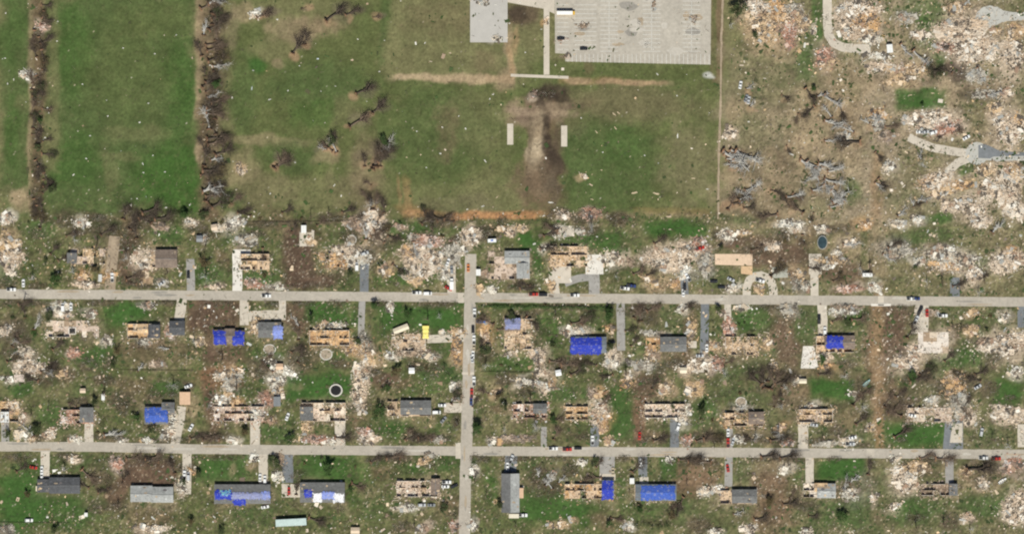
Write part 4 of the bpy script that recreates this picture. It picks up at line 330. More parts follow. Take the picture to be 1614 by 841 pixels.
PATCH2 = [('e', 705, 205, 18, 40, EB, .45), ('e', 970, 162, 100, 24, (.135, .112, .062), .75), ('r', 990, 165, 120, 30, (.11, .108, .052), .4), ('e', 1085, 262, 40, 60, (.17, .145, .085), .5), ('e', 720, 320, 70, 14, (.15, .13, .075), .5),
 ('e', 850, 178, 48, 18, (.22, .165, .115), .8), ('e', 872, 174, 24, 10, (.30, .225, .15), .8), ('e', 826, 174, 16, 10, (.26, .19, .135), .7), ('e', 862, 147, 28, 11, DK, .98), ('e', 880, 158, 18, 7, DK, .8), ('e', 852, 160, 6, 14, DK, .7), ('r', 847, 222, 12, 46, (.27, .21, .14), .85), ('e', 846, 238, 13, 16, (.36, .29, .2), .8), ('e', 861, 200, 7, 26, DK, .97), ('e', 866, 230, 8, 22, DK, .97), ('e', 874, 248, 10, 18, DK, .97), ('e', 878, 258, 10, 16, DK, .97), ('e', 868, 276, 15, 28, (.07, .052, .036), .97), ('e', 895, 170, 30, 6, (.10, .075, .05), .7), ('e', 830, 185, 20, 5, (.12, .085, .06), .6), ('e', 846, 285, 30, 28, (.14, .105, .068), .7), ('e', 872, 300, 11, 22, (.10, .078, .052), .8), ('e', 836, 215, 3, 34, (.11, .085, .055), .7), ('e', 900, 205, 24, 12, (.10, .105, .05), .5),
 ('e', 660, 122, 40, 5, (.38, .29, .185), .85), ('e', 740, 123, 55, 7, (.36, .27, .17), .8), ('r', 790, 122, 24, 6, (.36, .26, .16), .8), ('e', 808, 95, 5, 26, (.33, .225, .125), .8), ('e', 816, 62, 5, 24, (.33, .225, .125), .7), ('e', 815, 20, 16, 14, DK, .7), ('e', 912, 128, 22, 5, (.34, .24, .15), .8), ('e', 985, 131, 60, 4, (.34, .23, .14), .8), ('e', 700, 30, 60, 24, (.13, .105, .058), .5), ('e', 770, 95, 20, 16, (.17, .13, .075), .5), ('r', 775, 338, 68, 5, (.36, .19, .09), .95), ('e', 660, 335, 24, 6, (.34, .2, .1), .6), ('e', 628, 300, 3, 20, (.3, .19, .1), .5),
 ('e', 470, 45, 50, 18, (.24, .18, .115), .5), ('e', 500, 40, 30, 14, (.24, .17, .11), .4), ('e', 560, 300, 40, 30, (.16, .13, .075), .5), ('e', 420, 300, 50, 30, (.15, .125, .07), .5), ('e', 580, 260, 22, 60, (.17, .13, .08), .5), ('e', 365, 40, 12, 30, (.2, .165, .1), .5),
 ('r', 468, 408, 20, 46, SB, .95), ('e', 495, 440, 38, 12, SB, .8), ('r', 340, 500, 40, 22, SB, .85), ('r', 328, 560, 9, 90, SB, .7), ('e', 345, 597, 34, 20, (.17, .098, .055), .85), ('e', 470, 500, 24, 26, SB, .7), ('e', 245, 553, 50, 16, SB, .4), ('r', 235, 742, 44, 20, SB, .9), ('e', 186, 770, 16, 24, SB, .6), ('e', 205, 400, 16, 42, SB, .65), ('e', 1240, 530, 22, 40, SB, .5), ('e', 1225, 398, 46, 22, SB, .75), ('e', 1165, 378, 40, 10, SB, .7), ('r', 1412, 525, 16, 42, SB, .75), ('r', 1384, 570, 8, 120, (.25, .165, .095), .7), ('e', 1010, 607, 36, 18, SB, .7), ('r', 1008, 660, 9, 34, (.17, .10, .065), .8), ('e', 608, 596, 24, 10, SB, .8), ('e', 1095, 750, 32, 24, (.17, .11, .07), .7), ('e', 1222, 790, 30, 44, (.17, .11, .07), .6), ('e', 1330, 433, 32, 14, SB, .6), ('e', 1513, 112, 16, 24, (.085, .065, .05), .9), ('e', 1500, 110, 26, 10, (.085, .065, .05), .7), ('e', 1545, 148, 36, 10, (.10, .08, .055), .7), ('e', 1240, 640, 18, 34, SB, .35), ('e', 1085, 570, 20, 14, SB, .5), ('e', 1085, 525, 12, 36, SB, .5), ('e', 360, 560, 40, 12, SB, .6), ('e', 30, 550, 26, 50, (.10, .085, .055), .5), ('e', 1420, 630, 36, 20, (.12, .085, .058), .6),
 ('e', 205, 496, 34, 18, LG, .85), ('r', 505, 608, 56, 20, LG, .85), ('e', 518, 495, 40, 20, LG, .8), ('r', 665, 500, 62, 18, LG, .75), ('e', 690, 590, 34, 14, LG, .5), ('r', 1310, 612, 34, 14, LG, .85), ('r', 1320, 740, 34, 18, LG, .9), ('r', 1440, 682, 46, 18, LG, .85), ('e', 28, 790, 40, 40, LG, .8), ('e', 110, 806, 40, 24, LG, .6), ('r', 510, 738, 42, 20, LG, .7), ('r', 868, 800, 56, 20, LG, .7), ('r', 975, 650, 20, 38, LG, .7), ('e', 1060, 362, 44, 12, LG, .8), ('e', 825, 382, 14, 22, LG, .9), ('e', 845, 405, 8, 36, LG, .7), ('r', 350, 740, 38, 18, LG, .6), ('e', 1590, 615, 22, 20, LG, .7), ('e', 150, 560, 34, 14, LG, .7), ('e', 30, 612, 20, 14, LG, .7), ('e', 16, 425, 14, 20, LG, .6), ('e', 262, 612, 24, 12, LG, .7), ('e', 1190, 500, 32, 18, LG, .7), ('e', 1505, 560, 36, 16, LG, .7), ('e', 1345, 500, 20, 16, LG, .6), ('e', 1270, 515, 18, 26, LG, .5), ('r', 1055, 735, 14, 18, LG, .8), ('r', 1452, 156, 36, 14, LG, .85), ('e', 1460, 24, 36, 20, LG, .6), ('e', 1462, 58, 22, 24, LG, .7), ('e', 1482, 92, 10, 20, LG, .7), ('e', 1332, 55, 12, 12, LG, .8), ('r', 1290, 30, 9, 34, LG, .7), ('e', 1268, 102, 14, 32, LG, .65), ('e', 1275, 65, 18, 14, LG, .5), ('e', 1483, 342, 24, 11, LG, .75), ('e', 330, 430, 22, 22, LG, .6), ('e', 410, 435, 34, 14, LG, .6), ('e', 630, 360, 44, 10, LG, .6), ('e', 640, 440, 50, 10, LG, .6), ('e', 700, 730, 60, 14, LG, .5), ('e', 60, 735, 40, 18, LG, .4), ('e', 600, 672, 40, 16, LG, .5), ('e', 1110, 648, 24, 26, LG, .6), ('e', 1555, 795, 40, 14, LG, .6), ('e', 1440, 800, 50, 20, LG, .6), ('e', 1340, 805, 40, 24, LG, .5), ('e', 940, 378, 44, 12, LG, .6), ('e', 60, 362, 34, 12, LG, .5), ('e', 265, 366, 24, 12, LG, .6), ('e', 800, 578, 34, 14, LG, .5), ('e', 405, 103, 12, 9, LG, .8), ('e', 1345, 300, 16, 18, LG, .5), ('e', 1523, 266, 12, 10, LG, .6), ('e', 1545, 415, 30, 9, LG, .5), ('e', 1460, 372, 46, 12, LG, .4), ('e', 890, 625, 36, 12, LG, .5), ('e', 430, 680, 22, 18, LG, .5), ('e', 80, 655, 26, 20, LG, .5),
 ('e', 1352, 30, 38, 34, PK, .6), ('e', 1518, 62, 42, 34, PK, .75), ('e', 1200, 20, 30, 20, PK, .5), ('e', 1596, 95, 22, 26, PK, .6), ('e', 1480, 195, 36, 20, PK, .5), ('e', 1592, 195, 24, 28, PK, .6), ('e', 1485, 290, 30, 22, PK, .6), ('e', 1592, 285, 24, 40, PK, .6), ('e', 1538, 325, 26, 18, PK, .6), ('e', 668, 408, 34, 18, PK, .55), ('e', 1055, 408, 46, 18, PK, .5), ('e', 1470, 540, 34, 26, PK, .5), ('e', 1585, 542, 34, 18, PK, .5), ('e', 570, 595, 12, 44, PK, .5), ('e', 745, 372, 14, 16, PK, .5), ('e', 945, 648, 14, 18, PK, .5), ('e', 1425, 755, 18, 20, PK, .5), ('e', 1600, 800, 22, 26, PK, .6), ('e', 100, 490, 20, 12, PK, .4), ('e', 1592, 655, 28, 14, PK, .5), ('e', 590, 362, 20, 20, PK, .4), ('e', 225, 408, 16, 20, PK, .5), ('e', 1410, 90, 40, 20, (.34, .27, .185), .5), ('e', 1260, 200, 22, 44, (.34, .26, .165), .6), ('e', 1340, 160, 30, 50, (.30, .225, .14), .5), ('e', 1230, 60, 40, 30, (.34, .25, .16), .5), ('e', 1155, 245, 26, 20, (.30, .23, .16), .4), ('e', 1300, 275, 30, 40, (.28, .22, .15), .4)]
DUST = []        # patches that rubble piles leave on the ground round them
def debris_density(X, Y):
    d = np.full(X.shape, .06, np.float32)
    hood = sstep(318, 352, Y + 14 * (fbm(X, Y, 60, 71) - .5)); d = np.maximum(d, hood * .85)
    ne = sstep(1135, 1180, X) * .62; d = np.maximum(d, ne)
    ne2 = sstep(1370, 1440, X); d = np.maximum(d, ne2 * .95)
    d = np.maximum(d, .9 * np.exp(-((X - 1210) / 50) ** 2 - ((Y - 30) / 40) ** 2))
    d = np.maximum(d, .22 * sstep(230, 345, Y) * (X < 620)); d = np.maximum(d, .45 * np.exp(-((X - 335) / 22) ** 2)); d = np.maximum(d, .35 * np.exp(-((X - 62) / 18) ** 2))
    d = np.where((X > 610) & (X < 1135) & (Y < 335), np.maximum(d * .6, .1), d)
    for (x, y, rx, ry, s) in ((205, 497, 36, 20, .3), (665, 500, 60, 20, .3), (505, 610, 55, 22, .25), (1310, 612, 36, 16, .2), (1320, 740, 36, 20, .2), (1440, 682, 50, 20, .25), (30, 790, 45, 44, .3), (510, 738, 45, 22, .3), (870, 800, 60, 24, .3), (975, 650, 24, 40, .35), (1060, 362, 46, 14, .3), (1452, 156, 38, 18, .25), (825, 385, 20, 26, .3), (350, 740, 42, 20, .4), (1590, 615, 24, 22, .3)):
        q = np.clip(1.6 - np.sqrt(((X - x) / rx) ** 2 + ((Y - y) / ry) ** 2), 0, 1); d = d * (1 - q * (1 - s))
    return np.clip(d, 0, 1)
def build_ground():
    xs = np.concatenate([[-9000, -5000, -1500, -700], np.arange(-344, 344.1, .75), [700, 1500, 5000, 9000]])
    ys = np.concatenate([[-9000, -5000, -1500, -500], np.arange(-190, 190.1, .75), [500, 1500, 5000, 9000]])
    XX, YY = np.meshgrid(xs, ys); X = XX / S + 807; Y = 420.5 - YY / S
    wx = X + 16 * (fbm(X, Y, 26, 3) - .5) + 34 * (fbm(X, Y, 80, 9) - .5); wy = Y + 14 * (fbm(X, Y, 26, 23) - .5) + 24 * (fbm(X, Y, 80, 29) - .5)
    ed = fbm(X, Y, 14, 41, 4) - .5
    col = np.empty(X.shape + (3,), np.float32); col[:] = np.array(OL)
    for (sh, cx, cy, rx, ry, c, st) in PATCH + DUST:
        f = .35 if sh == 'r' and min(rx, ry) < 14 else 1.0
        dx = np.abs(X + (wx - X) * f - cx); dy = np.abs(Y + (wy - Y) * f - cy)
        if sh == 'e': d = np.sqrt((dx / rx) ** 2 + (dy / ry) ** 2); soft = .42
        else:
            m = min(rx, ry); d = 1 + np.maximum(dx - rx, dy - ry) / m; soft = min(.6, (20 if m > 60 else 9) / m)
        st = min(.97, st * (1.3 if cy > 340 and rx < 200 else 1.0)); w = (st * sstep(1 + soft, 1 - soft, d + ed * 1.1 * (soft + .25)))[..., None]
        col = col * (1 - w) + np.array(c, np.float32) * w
    # broad and fine mottling of turf, thatch and dirt
    n1 = fbm(X, Y, 22, 51); n2 = fbm(X, Y, 6, 61); n3 = fbm(X, Y, 2.6, 67, 2)
    D = debris_density(X, Y)
    inside = ((np.abs(XX) < 346) & (np.abs(YY) < 192)).astype(np.float32)
    k = (np.clip((n1 - .54) * 3.2, 0, 1) * .16 * (.35 + D))[..., None]; col = col * (1 - k) + np.array(BR) * k
    k = (np.clip((.46 - n1) * 3.0, 0, 1) * .30)[..., None]; col = col * (1 - k) + np.array(GM) * k
    k = (np.clip((n2 - .56) * 4, 0, 1) * .40 * D)[..., None]; col = col * (1 - k) + np.array(TN) * k
    k = (np.clip((.42 - n2) * 4, 0, 1) * .55 * D)[..., None]; col = col * (1 - k) + np.array((.060, .056, .034)) * k
    n4 = fbm(X, Y, 11, 91, 3); n5 = fbm(X * .6 + Y * .35, Y, 8, 95, 3); hd = np.clip(D * 1.2, 0, 1)
    k = (np.clip((n4 - .55) * 5, 0, 1) * .55 * hd)[..., None]; col = col * (1 - k) + np.array((.050, .070, .026)) * k
    k = (np.clip((.43 - n4) * 5, 0, 1) * .26 * hd)[..., None]; col = col * (1 - k) + np.array((.235, .18, .112)) * k
    k = (np.clip((n5 - .58) * 6, 0, 1) * .55 * hd)[..., None]; col = col * (1 - k) + np.array((.062, .058, .030)) * k
    k = (np.clip((n2 - .58) * 3.4, 0, 1) * .18)[..., None]; col = col * (1 - k) + np.array(OL) * k
    ke = (sstep(1125, 1190, X) * sstep(380, 330, Y) * (.15 + .85 * np.clip((fbm(X * .45 + Y * .2, Y * 1.1 - X * .3, 16, 131, 4) - .36) * 4, 0, 1)) * .34)[..., None]; col = col * (1 - ke) + np.array((.325, .255, .165)) * ke
    kh = (np.clip(D * 1.1, 0, 1) * sstep(320, 370, Y) * (.02 + .12 * sstep(800, 1300, X)) * np.clip(n1 * 2, .3, 1.6))[..., None]; col = col * (1 - kh) + np.array((.27, .215, .145)) * kh
    for (sh, cx, cy, rx, ry, c, st) in PATCH2:
        dx = np.abs(X + (wx - X) * .45 - cx); dy = np.abs(Y + (wy - Y) * .45 - cy)
        d = np.sqrt((dx / rx) ** 2 + (dy / ry) ** 2) if sh == 'e' else 1 + np.maximum(dx - rx, dy - ry) / min(rx, ry)
        w = (st * sstep(1.45, .6, d + ed * 1.2) * np.clip(.55 + 1.1 * (n2 - .2), 0, 1))[..., None]; col = col * (1 - w) + np.array(c, np.float32) * w
    col *= (1 + .26 * 2 * (fbm(X, Y, 9, 141, 5, .7) - .5))[..., None]
    col *= (1 + (.22 + .35 * D) * (n3 - .5) * 2 * .8)[..., None]
    rs = np.random.RandomState(5); sp = rs.rand(*X.shape)
    hot = (sp > 1 - .075 * D ** 1.5 * np.clip((n1 - .3) * 3.5, .15, 1.4)) * inside
    pal = np.array([(.46, .38, .29), (.40, .31, .21), (.52, .46, .38), (.34, .26, .17), (.30, .27, .21), (.55, .45, .33)], np.float32)
    pick = pal[rs.randint(0, len(pal), X.shape)]; k = (hot * rs.uniform(.3, .85, X.shape))[..., None]; col = col * (1 - k) + pick * k
    dk = ((sp < .06 * D) * inside * rs.uniform(.3, .8, X.shape))[..., None]; col = col * (1 - dk) + np.array((.055, .045, .034)) * dk
    Z = ((fbm(X, Y, 30, 81) - .5) * .10 * inside * 0).astype(np.float32)
    nx, ny = len(xs), len(ys)
    v = np.stack([XX, YY, Z], -1).reshape(-1, 3).astype(np.float32)
    i = np.arange(nx * ny).reshape(ny, nx); q = np.stack([i[:-1, :-1], i[:-1, 1:], i[1:, 1:], i[1:, :-1]], -1).reshape(-1, 4)
    me = bpy.data.meshes.new('ground'); me.vertices.add(len(v)); me.vertices.foreach_set('co', v.ravel())
    me.loops.add(q.size); me.loops.foreach_set('vertex_index', q.ravel().astype(np.int32))
    me.polygons.add(len(q)); me.polygons.foreach_set('loop_start', np.arange(0, q.size, 4, dtype=np.int32)); me.polygons.foreach_set('loop_total', np.full(len(q), 4, np.int32))
    me.update(calc_edges=True)
    ca = me.color_attributes.new('Col', 'FLOAT_COLOR', 'POINT')
    ca.data.foreach_set('color', np.concatenate([np.clip(col, .01, .9), np.ones(col.shape[:2] + (1,))], -1).astype(np.float32).ravel())
    me.materials.append(mat('turf_and_dirt', 'attr', .95, .30, .55, spec=.1))
    o = bpy.data.objects.new('ground', me); COL.objects.link(o); tag(o, 'patchy green and brown storm littered ground', 'ground', None, 'structure')
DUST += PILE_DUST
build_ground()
# ------------------------------------------------------------------ roads, drives, slabs, parking lot
ROAD = mat('worn_chip_seal_road', (.39, .35, .295), .95, .16, .6)
CONC = mat('pale_concrete', (.50, .445, .37), .9, .13, .35)
CONCW = mat('bright_new_concrete', (.66, .62, .56), .9, .10, .35)
ASPH = mat('blue_grey_asphalt', (.165, .175, .185), .95, .2, .5)
ASPL = mat('faded_grey_asphalt', (.30, .285, .265), .95, .16, .4)
GRAV = mat('dirt_and_gravel_drive', (.33, .26, .185), 1, .25, .8)
def polyline_strip(name, pts, width, m, z, t=.05, label=None, cat=None, kind='structure', edge=.12, seed=1):
    """a ribbon with slightly ragged edges, as a real slab of thickness t"""
    rng = random.Random(seed); P2 = [Vector(P(*p)) for p in pts]; L = []
    for a, b in zip(P2[:-1], P2[1:]):
        n = max(1, int((b - a).length / 4)); L += [a.lerp(b, k / n) for k in range(n)]
    L.append(P2[-1]); mb = MB(); prev = None
    for i, p in enumerate(L):
        d = (L[min(i + 1, len(L) - 1)] - L[max(i - 1, 0)]).normalized(); nrm = Vector((-d.y, d.x)); w = width * S / 2
        a = p + nrm * (w + rng.uniform(-edge, edge)); b = p - nrm * (w + rng.uniform(-edge, edge))
        if prev:
            pa, pb = prev
            mb.quad([(pb.x, pb.y, z), (b.x, b.y, z), (a.x, a.y, z), (pa.x, pa.y, z)])
            mb.quad([(pa.x, pa.y, z), (a.x, a.y, z), (a.x, a.y, z - t), (pa.x, pa.y, z - t)]); mb.quad([(b.x, b.y, z), (pb.x, pb.y, z), (pb.x, pb.y, z - t), (b.x, b.y, z - t)])
        prev = (a, b)
    o = mb.build(name, m); return tag(o, label, cat, None, kind)
def poly_slab(name, pts, m, z=.05, t=.12, kind='structure', label=None, cat=None):
    q = [P(*p) for p in pts]; mb = MB()
    ar = sum(q[i][0] * q[(i + 1) % len(q)][1] - q[(i + 1) % len(q)][0] * q[i][1] for i in range(len(q)))
    if ar < 0: q = q[::-1]
    mb.quad([(a, b, z) for a, b in q])
    for i in range(len(q)):
        a = q[i]; b = q[(i + 1) % len(q)]; mb.quad([(a[0], a[1], z - t), (b[0], b[1], z - t), (b[0], b[1], z), (a[0], a[1], z)])
    return tag(mb.build(name, m), label, cat, None, kind)
def rect(name, x0, y0, x1, y1, m, z=.05, **k): return poly_slab(name, [(x0, y0), (x1, y0), (x1, y1), (x0, y1)], m, z, **k)
UP = [(-60, 462), (0, 463), (300, 465), (560, 467), (740, 468.5), (1000, 470.5), (1300, 473), (1614, 475.5), (1680, 476)]
LO = [(-60, 703), (0, 703), (150, 703.5), (300, 707), (560, 709), (735, 710), (1000, 711.5), (1300, 713.5), (1614, 715.5), (1680, 716)]
polyline_strip('road', UP, 15, ROAD, .040, label='upper residential road running straight across', cat='road', seed=1)
polyline_strip('road', LO, 15, ROAD, .044, label='lower residential road running straight across', cat='road', seed=2)
polyline_strip('road', [(742, 400), (741, 468), (739, 560), (737, 640), (735, 710), (733, 780), (731, 900)], 18, ROAD, .048, label='narrow side road linking the upper and lower roads', cat='road', seed=3)
rect('patch_of_pavement', 722, 461, 731, 477, CONC, .052); rect('patch_of_pavement', 1384, 466, 1393, 481, CONC, .052); rect('patch_of_pavement', 1366, 707, 1378, 721, CONC, .056); rect('patch_of_pavement', 718, 697, 726, 722, CONC, .056); rect('patch_of_pavement', 728, 586, 747, 590, CONC, .056)
rect('pavement', 1373, 478.5, 1404, 482, CONCW, .052)
DR = [  # drives: points, width, material
 ([(181, 372), (176, 420), (173, 456)], 17, GRAV), ([(300, 408), (301, 458)], 13, ASPL), ([(374, 394), (374, 460)], 15, CONCW), ([(574, 415), (574, 461)], 14, ASPH),
 ([(712, 405), (712, 462)], 13, CONC), ([(936, 430), (937, 464)], 17, ASPL), ([(872, 428), (875, 464)], 15, CONC), ([(890, 446), (912, 438), (930, 436)], 12, ASPL),
 ([(1283, 405), (1284, 466)], 13, CONC), ([(1505, 437), (1505, 470)], 15, ASPH), ([(1078, 438), (1080, 464)], 12, ASPH),
 ([(287, 470), (285, 488), (282, 504)], 16, CONC), ([(385, 470), (385, 512)], 14, CONC), ([(445, 470), (445, 500)], 11, CONC), ([(392, 498), (450, 496)], 16, CONC),
 ([(571, 472), (569, 534)], 10, ASPL), ([(673, 534), (733, 532)], 12, CONC), ([(978, 477), (979, 552)], 13, ASPL), ([(1111, 478), (1110, 556)], 13, ASPH),
 ([(1147, 478), (1147, 528)], 11, CONC), ([(1296, 480), (1297, 528)], 15, CONC), ([(1610, 482), (1610, 516)], 12, ASPH),
 ([(140, 663), (140, 699)], 14, CONC), ([(287, 640), (284, 660), (276, 700)], 14, CONC), ([(402, 662), (402, 704)], 16, CONC), ([(536, 662), (536, 704)], 17, CONC), ([(700, 642), (730, 642)], 15, CONC),
 ([(938, 667), (937, 706)], 14, ASPH), ([(1063, 660), (1063, 708)], 14, ASPH), ([(1266, 664), (1266, 708)], 16, CONC), ([(1150, 672), (1150, 708)], 10, ASPL), ([(1610, 668), (1610, 704)], 12, CONC), ([(857, 672), (857, 706)], 9, ASPL), ([(8, 660), (8, 698)], 12, ASPL),
 ([(71, 708), (71, 752)], 14, CONC), ([(295, 712), (294, 778)], 14, CONC), ([(415, 714), (415, 762)], 14, CONC), ([(453, 716), (453, 760)], 18, ASPH), ([(957, 716), (957, 746)], 24, ASPL), ([(1013, 716), (1013, 752)], 14, ASPH),
 ([(1149, 718), (1148, 766)], 12, ASPL), ([(1276, 718), (1276, 762)], 13, CONC), ([(1496, 720), (1497, 768)], 13, ASPL), ([(806, 716), (804, 748)], 19, ASPH),
]
for i, (p, w, m) in enumerate(DR):
    polyline_strip('driveway', p, w, m, .030 + .0007 * (i % 10), label=None, cat=None, seed=20 + i, edge=.18)
polyline_strip('driveway', [(1177, 468), (1177, 452), (1181, 441), (1190, 435), (1200, 434), (1209, 437), (1216, 445), (1219, 456), (1219, 468)], 13, CONC, .036, seed=90)
poly_slab('driveway', [(1440, 476), (1464, 478), (1463, 524), (1434, 526), (1442, 498)], CONC, .034)
poly_slab('driveway', [(1490, 660), (1518, 660), (1518, 708), (1486, 708)], ASPH, .034); poly_slab('driveway', [(1501, 668), (1517, 666), (1517, 697), (1497, 697)], CONC, .042)
rect('slab', 367, 393, 395, 402, CONCW, .058); rect('slab', 444, 762, 476, 783, CONC, .038); rect('slab', 923, 401, 951, 432, CONCW, .07); poly_slab('slab', [(1266, 545), (1283, 545), (1290, 580), (1262, 580)], CONCW, .07)
rect('slab', 1275, 400, 1295, 432, CONC, .058); rect('slab', 871, 414, 900, 446, CONC, .062); rect('slab', 870, 356, 905, 372, CONC, .05); rect('slab', 945, 746, 970, 756, CONC, .05); rect('slab', 1008, 751, 1022, 762, CONC, .05)
rect('slab', 335, 352, 352, 366, CONC, .05); rect('slab', 472, 366, 495, 388, CONC, .05); rect('slab', 1085, 537, 1098, 548, CONC, .06); rect('slab', 1090, 568, 1118, 586, CONC, .05)
# school grounds
PARK = mat('pale_parking_asphalt', (.40, .365, .31), .95, .17, .5)
poly_slab('parking_lot', [(874, -20), (1121, -20), (1120, 102), (891, 97), (891, 85), (875, 84)], PARK, .05, label='large pale school parking lot with faded stall lines', cat='parking lot')
rect('slab', 741, -20, 800, 67, mat('plain_grey_slab', (.42, .40, .37), .9, .08, .2), .06, label='pale square concrete court at the top', cat='slab')
rect('pavement', 857, -20, 866, 118, CONC, .06); poly_slab('pavement', [(805, 116.5), (896, 120), (896, 124.5), (805, 121)], CONC, .064)
poly_slab('driveway', [(800, -20), (874, -20), (874, 22), (856, 14), (800, 4)], CONC, .046)
LINE = mat('faded_stall_paint', (.56, .55, .51), .9, .3, 1.5)
mb = MB()
def line(x0, y0, x1, y1, w=.13):
    a = Vector(P(x0, y0)); b = Vector(P(x1, y1)); n = (b - a).normalized(); n = Vector((-n.y, n.x)) * w
    q = [a - n, b - n, b + n, a + n]; mb.quad([(p.x, p.y, .056) for p in q])
for k in range(34): x = 895 + k * 6.75; line(x, 85.5, x, 97.5 + (x - 891) * .02)
for k in range(11): y = 8 + k * 7; line(878, y, 896, y); line(905, y, 940, y)
for xc in (960, 1027, 1090):
    for k in range(13): y = 2 + k * 6.6; line(xc - 14, y, xc + 14, y)
    line(xc, 2, xc, 80)
tag(mb.build('painted_stall_lines', LINE), 'faded parking stall lines on the school lot', 'markings', None, 'structure')
for (x0, y0, x1, y1, w_) in ((799.5, 195, 809, 228, 'left'), (884.5, 198, 894, 231, 'right')):
    o = rect('dugout_slab', x0, y0, x1, y1, CONC, .12, kind=None); tag(o, 'narrow pale concrete pad on the %s side of the bare ball diamond' % w_, 'concrete pad', 'pads beside the ball diamond')
    LANDMARKS.append(((x0 + x1) / 2, (y0 + y1) / 2, w_ + ' diamond pad'))
polyline_strip('path', [(1140, -20), (1137, 60), (1136, 150), (1133, 250), (1132, 345)], 3.2, GRAV, .02, label='thin worn footpath beside the ball field', cat='path', edge=.25)
# north-east lanes and turning circles
LANE = mat('smooth_grey_lane', (.42, .41, .375), .95, .08, .3)
polyline_strip('road', [(1304, -20), (1304, 40), (1306, 55), (1314, 68), (1328, 75), (1350, 77), (1372, 77)], 14, CONC, .04, label='pale curving drive at the upper right', cat='road')
def disc(cx, cy, r, n=24): return [(cx + r * math.cos(2 * math.pi * k / n), cy + r * math.sin(2 * math.pi * k / n)) for k in range(n)]
poly_slab('road', [(1540, 20), (1548, 12), (1560, 9), (1572, 11), (1582, 17), (1596, 19.5), (1620, 20), (1620, 32), (1590, 33), (1578, 36), (1566, 42), (1552, 46), (1540, 44), (1536, 34)], LANE, .044, label='grey turning circle of the top right lane', cat='road'); polyline_strip('road', [(1562, 27), (1690, 25)], 13, LANE, .04, label='grey lane leaving the top right turning circle', cat='road')
poly_slab('driveway', [(1530, 42), (1552, 40), (1545, 50), (1536, 52)], LANE, .036)
poly_slab('road', disc(1540, 242, 18), LANE, .044, label='grey turning circle of the right hand lane', cat='road'); polyline_strip('road', [(1540, 245), (1570, 248), (1690, 245)], 12, LANE, .04, label='grey lane leaving the right hand turning circle', cat='road')
poly_slab('patch_of_pavement', [(1542, 229), (1552, 227), (1562, 231), (1572, 236), (1590, 239), (1640, 241.5), (1640, 245.5), (1590, 246), (1566, 247), (1560, 250), (1542, 249)], ASPH, .05)
polyline_strip('driveway', [(1432, 216), (1447, 224), (1470, 233), (1500, 238), (1528, 242)], 13, CONC, .036, seed=91)
polyline_strip('driveway', [(1526, 250), (1510, 256), (1497, 268), (1492, 285)], 13, CONC, .037, seed=92)

# worn patches, mud and oil on the pavement
STAINS = [mat('tar_patch', (.27, .25, .22), .95, .2, .8), mat('muddy_smear', (.36, .29, .21), 1, .25, .9), mat('pale_wear', (.46, .425, .37), .95, .15, .8)]
_s = random.Random(31)
def stain(x, y, w, h, m, z):
    q = []; n = 12
    for k in range(n): t = 2 * math.pi * k / n; q.append((x + w * math.cos(t) * _s.uniform(.65, 1.1), y + h * math.sin(t) * _s.uniform(.65, 1.1)))
    mb = MB(); mb.quad([(*P(*p), z) for p in q][::-1]); tag(mb.build('patch_of_pavement', m), None, None, None, 'structure')
for k in range(46):
    L_ = UP if k % 2 else LO; x = _s.uniform(10, 1605); y = np.interp(x, [p[0] for p in L_], [p[1] for p in L_]); stain(x, y + _s.choice((-4.4, 4.4, 0)), _s.uniform(5, 26), _s.uniform(1.2, 2.4), STAINS[k % 3], .058 + .0006 * k)
for k in range(12): y = _s.uniform(485, 830); x = 741 - (y - 468) * .033; stain(x + _s.uniform(-4, 4), y, _s.uniform(1.5, 3), _s.uniform(4, 14), STAINS[k % 3], .062 + .0006 * k)
for k in range(16): stain(_s.uniform(900, 1105), _s.uniform(6, 84), _s.uniform(4, 18), _s.uniform(3, 9), STAINS[(1, 2, 1, 2)[k % 4]] if k % 5 else STAINS[0], .0515 + .0002 * k)
# ------------------------------------------------------------------ houses
WALLM = mat('siding_wall', (.62, .55, .45), .85, .12, 1.5); PARTM = mat('torn_drywall', (.66, .60, .53), .9, .15, 1.2); BRICKM = mat('brick_wall', (.36, .20, .145), .9, .2, 3)
FRAMEM = mat('raw_framing_lumber', (.55, .38, .21), .85, .2, 2); GLASSM = mat('dark_window_glass', (.03, .035, .04), .12, .1, 1, spec=.6); DOORM = mat('painted_door', (.45, .40, .34), .6, .1, 1)
def roof_z(r, x, y, eave=2.55):
    x0, y0, x1, y1, c, ax = r
    if ax == 'x': t = abs((y - (y0 + y1) / 2) / ((y1 - y0) / 2)); hw = (y1 - y0) / 2 * S
    else: t = abs((x - (x0 + x1) / 2) / ((x1 - x0) / 2)); hw = (x1 - x0) / 2 * S
    return eave + max(0, 1 - t) * hw * (.52 if c == 'lg' and ax == 'y' else .24)
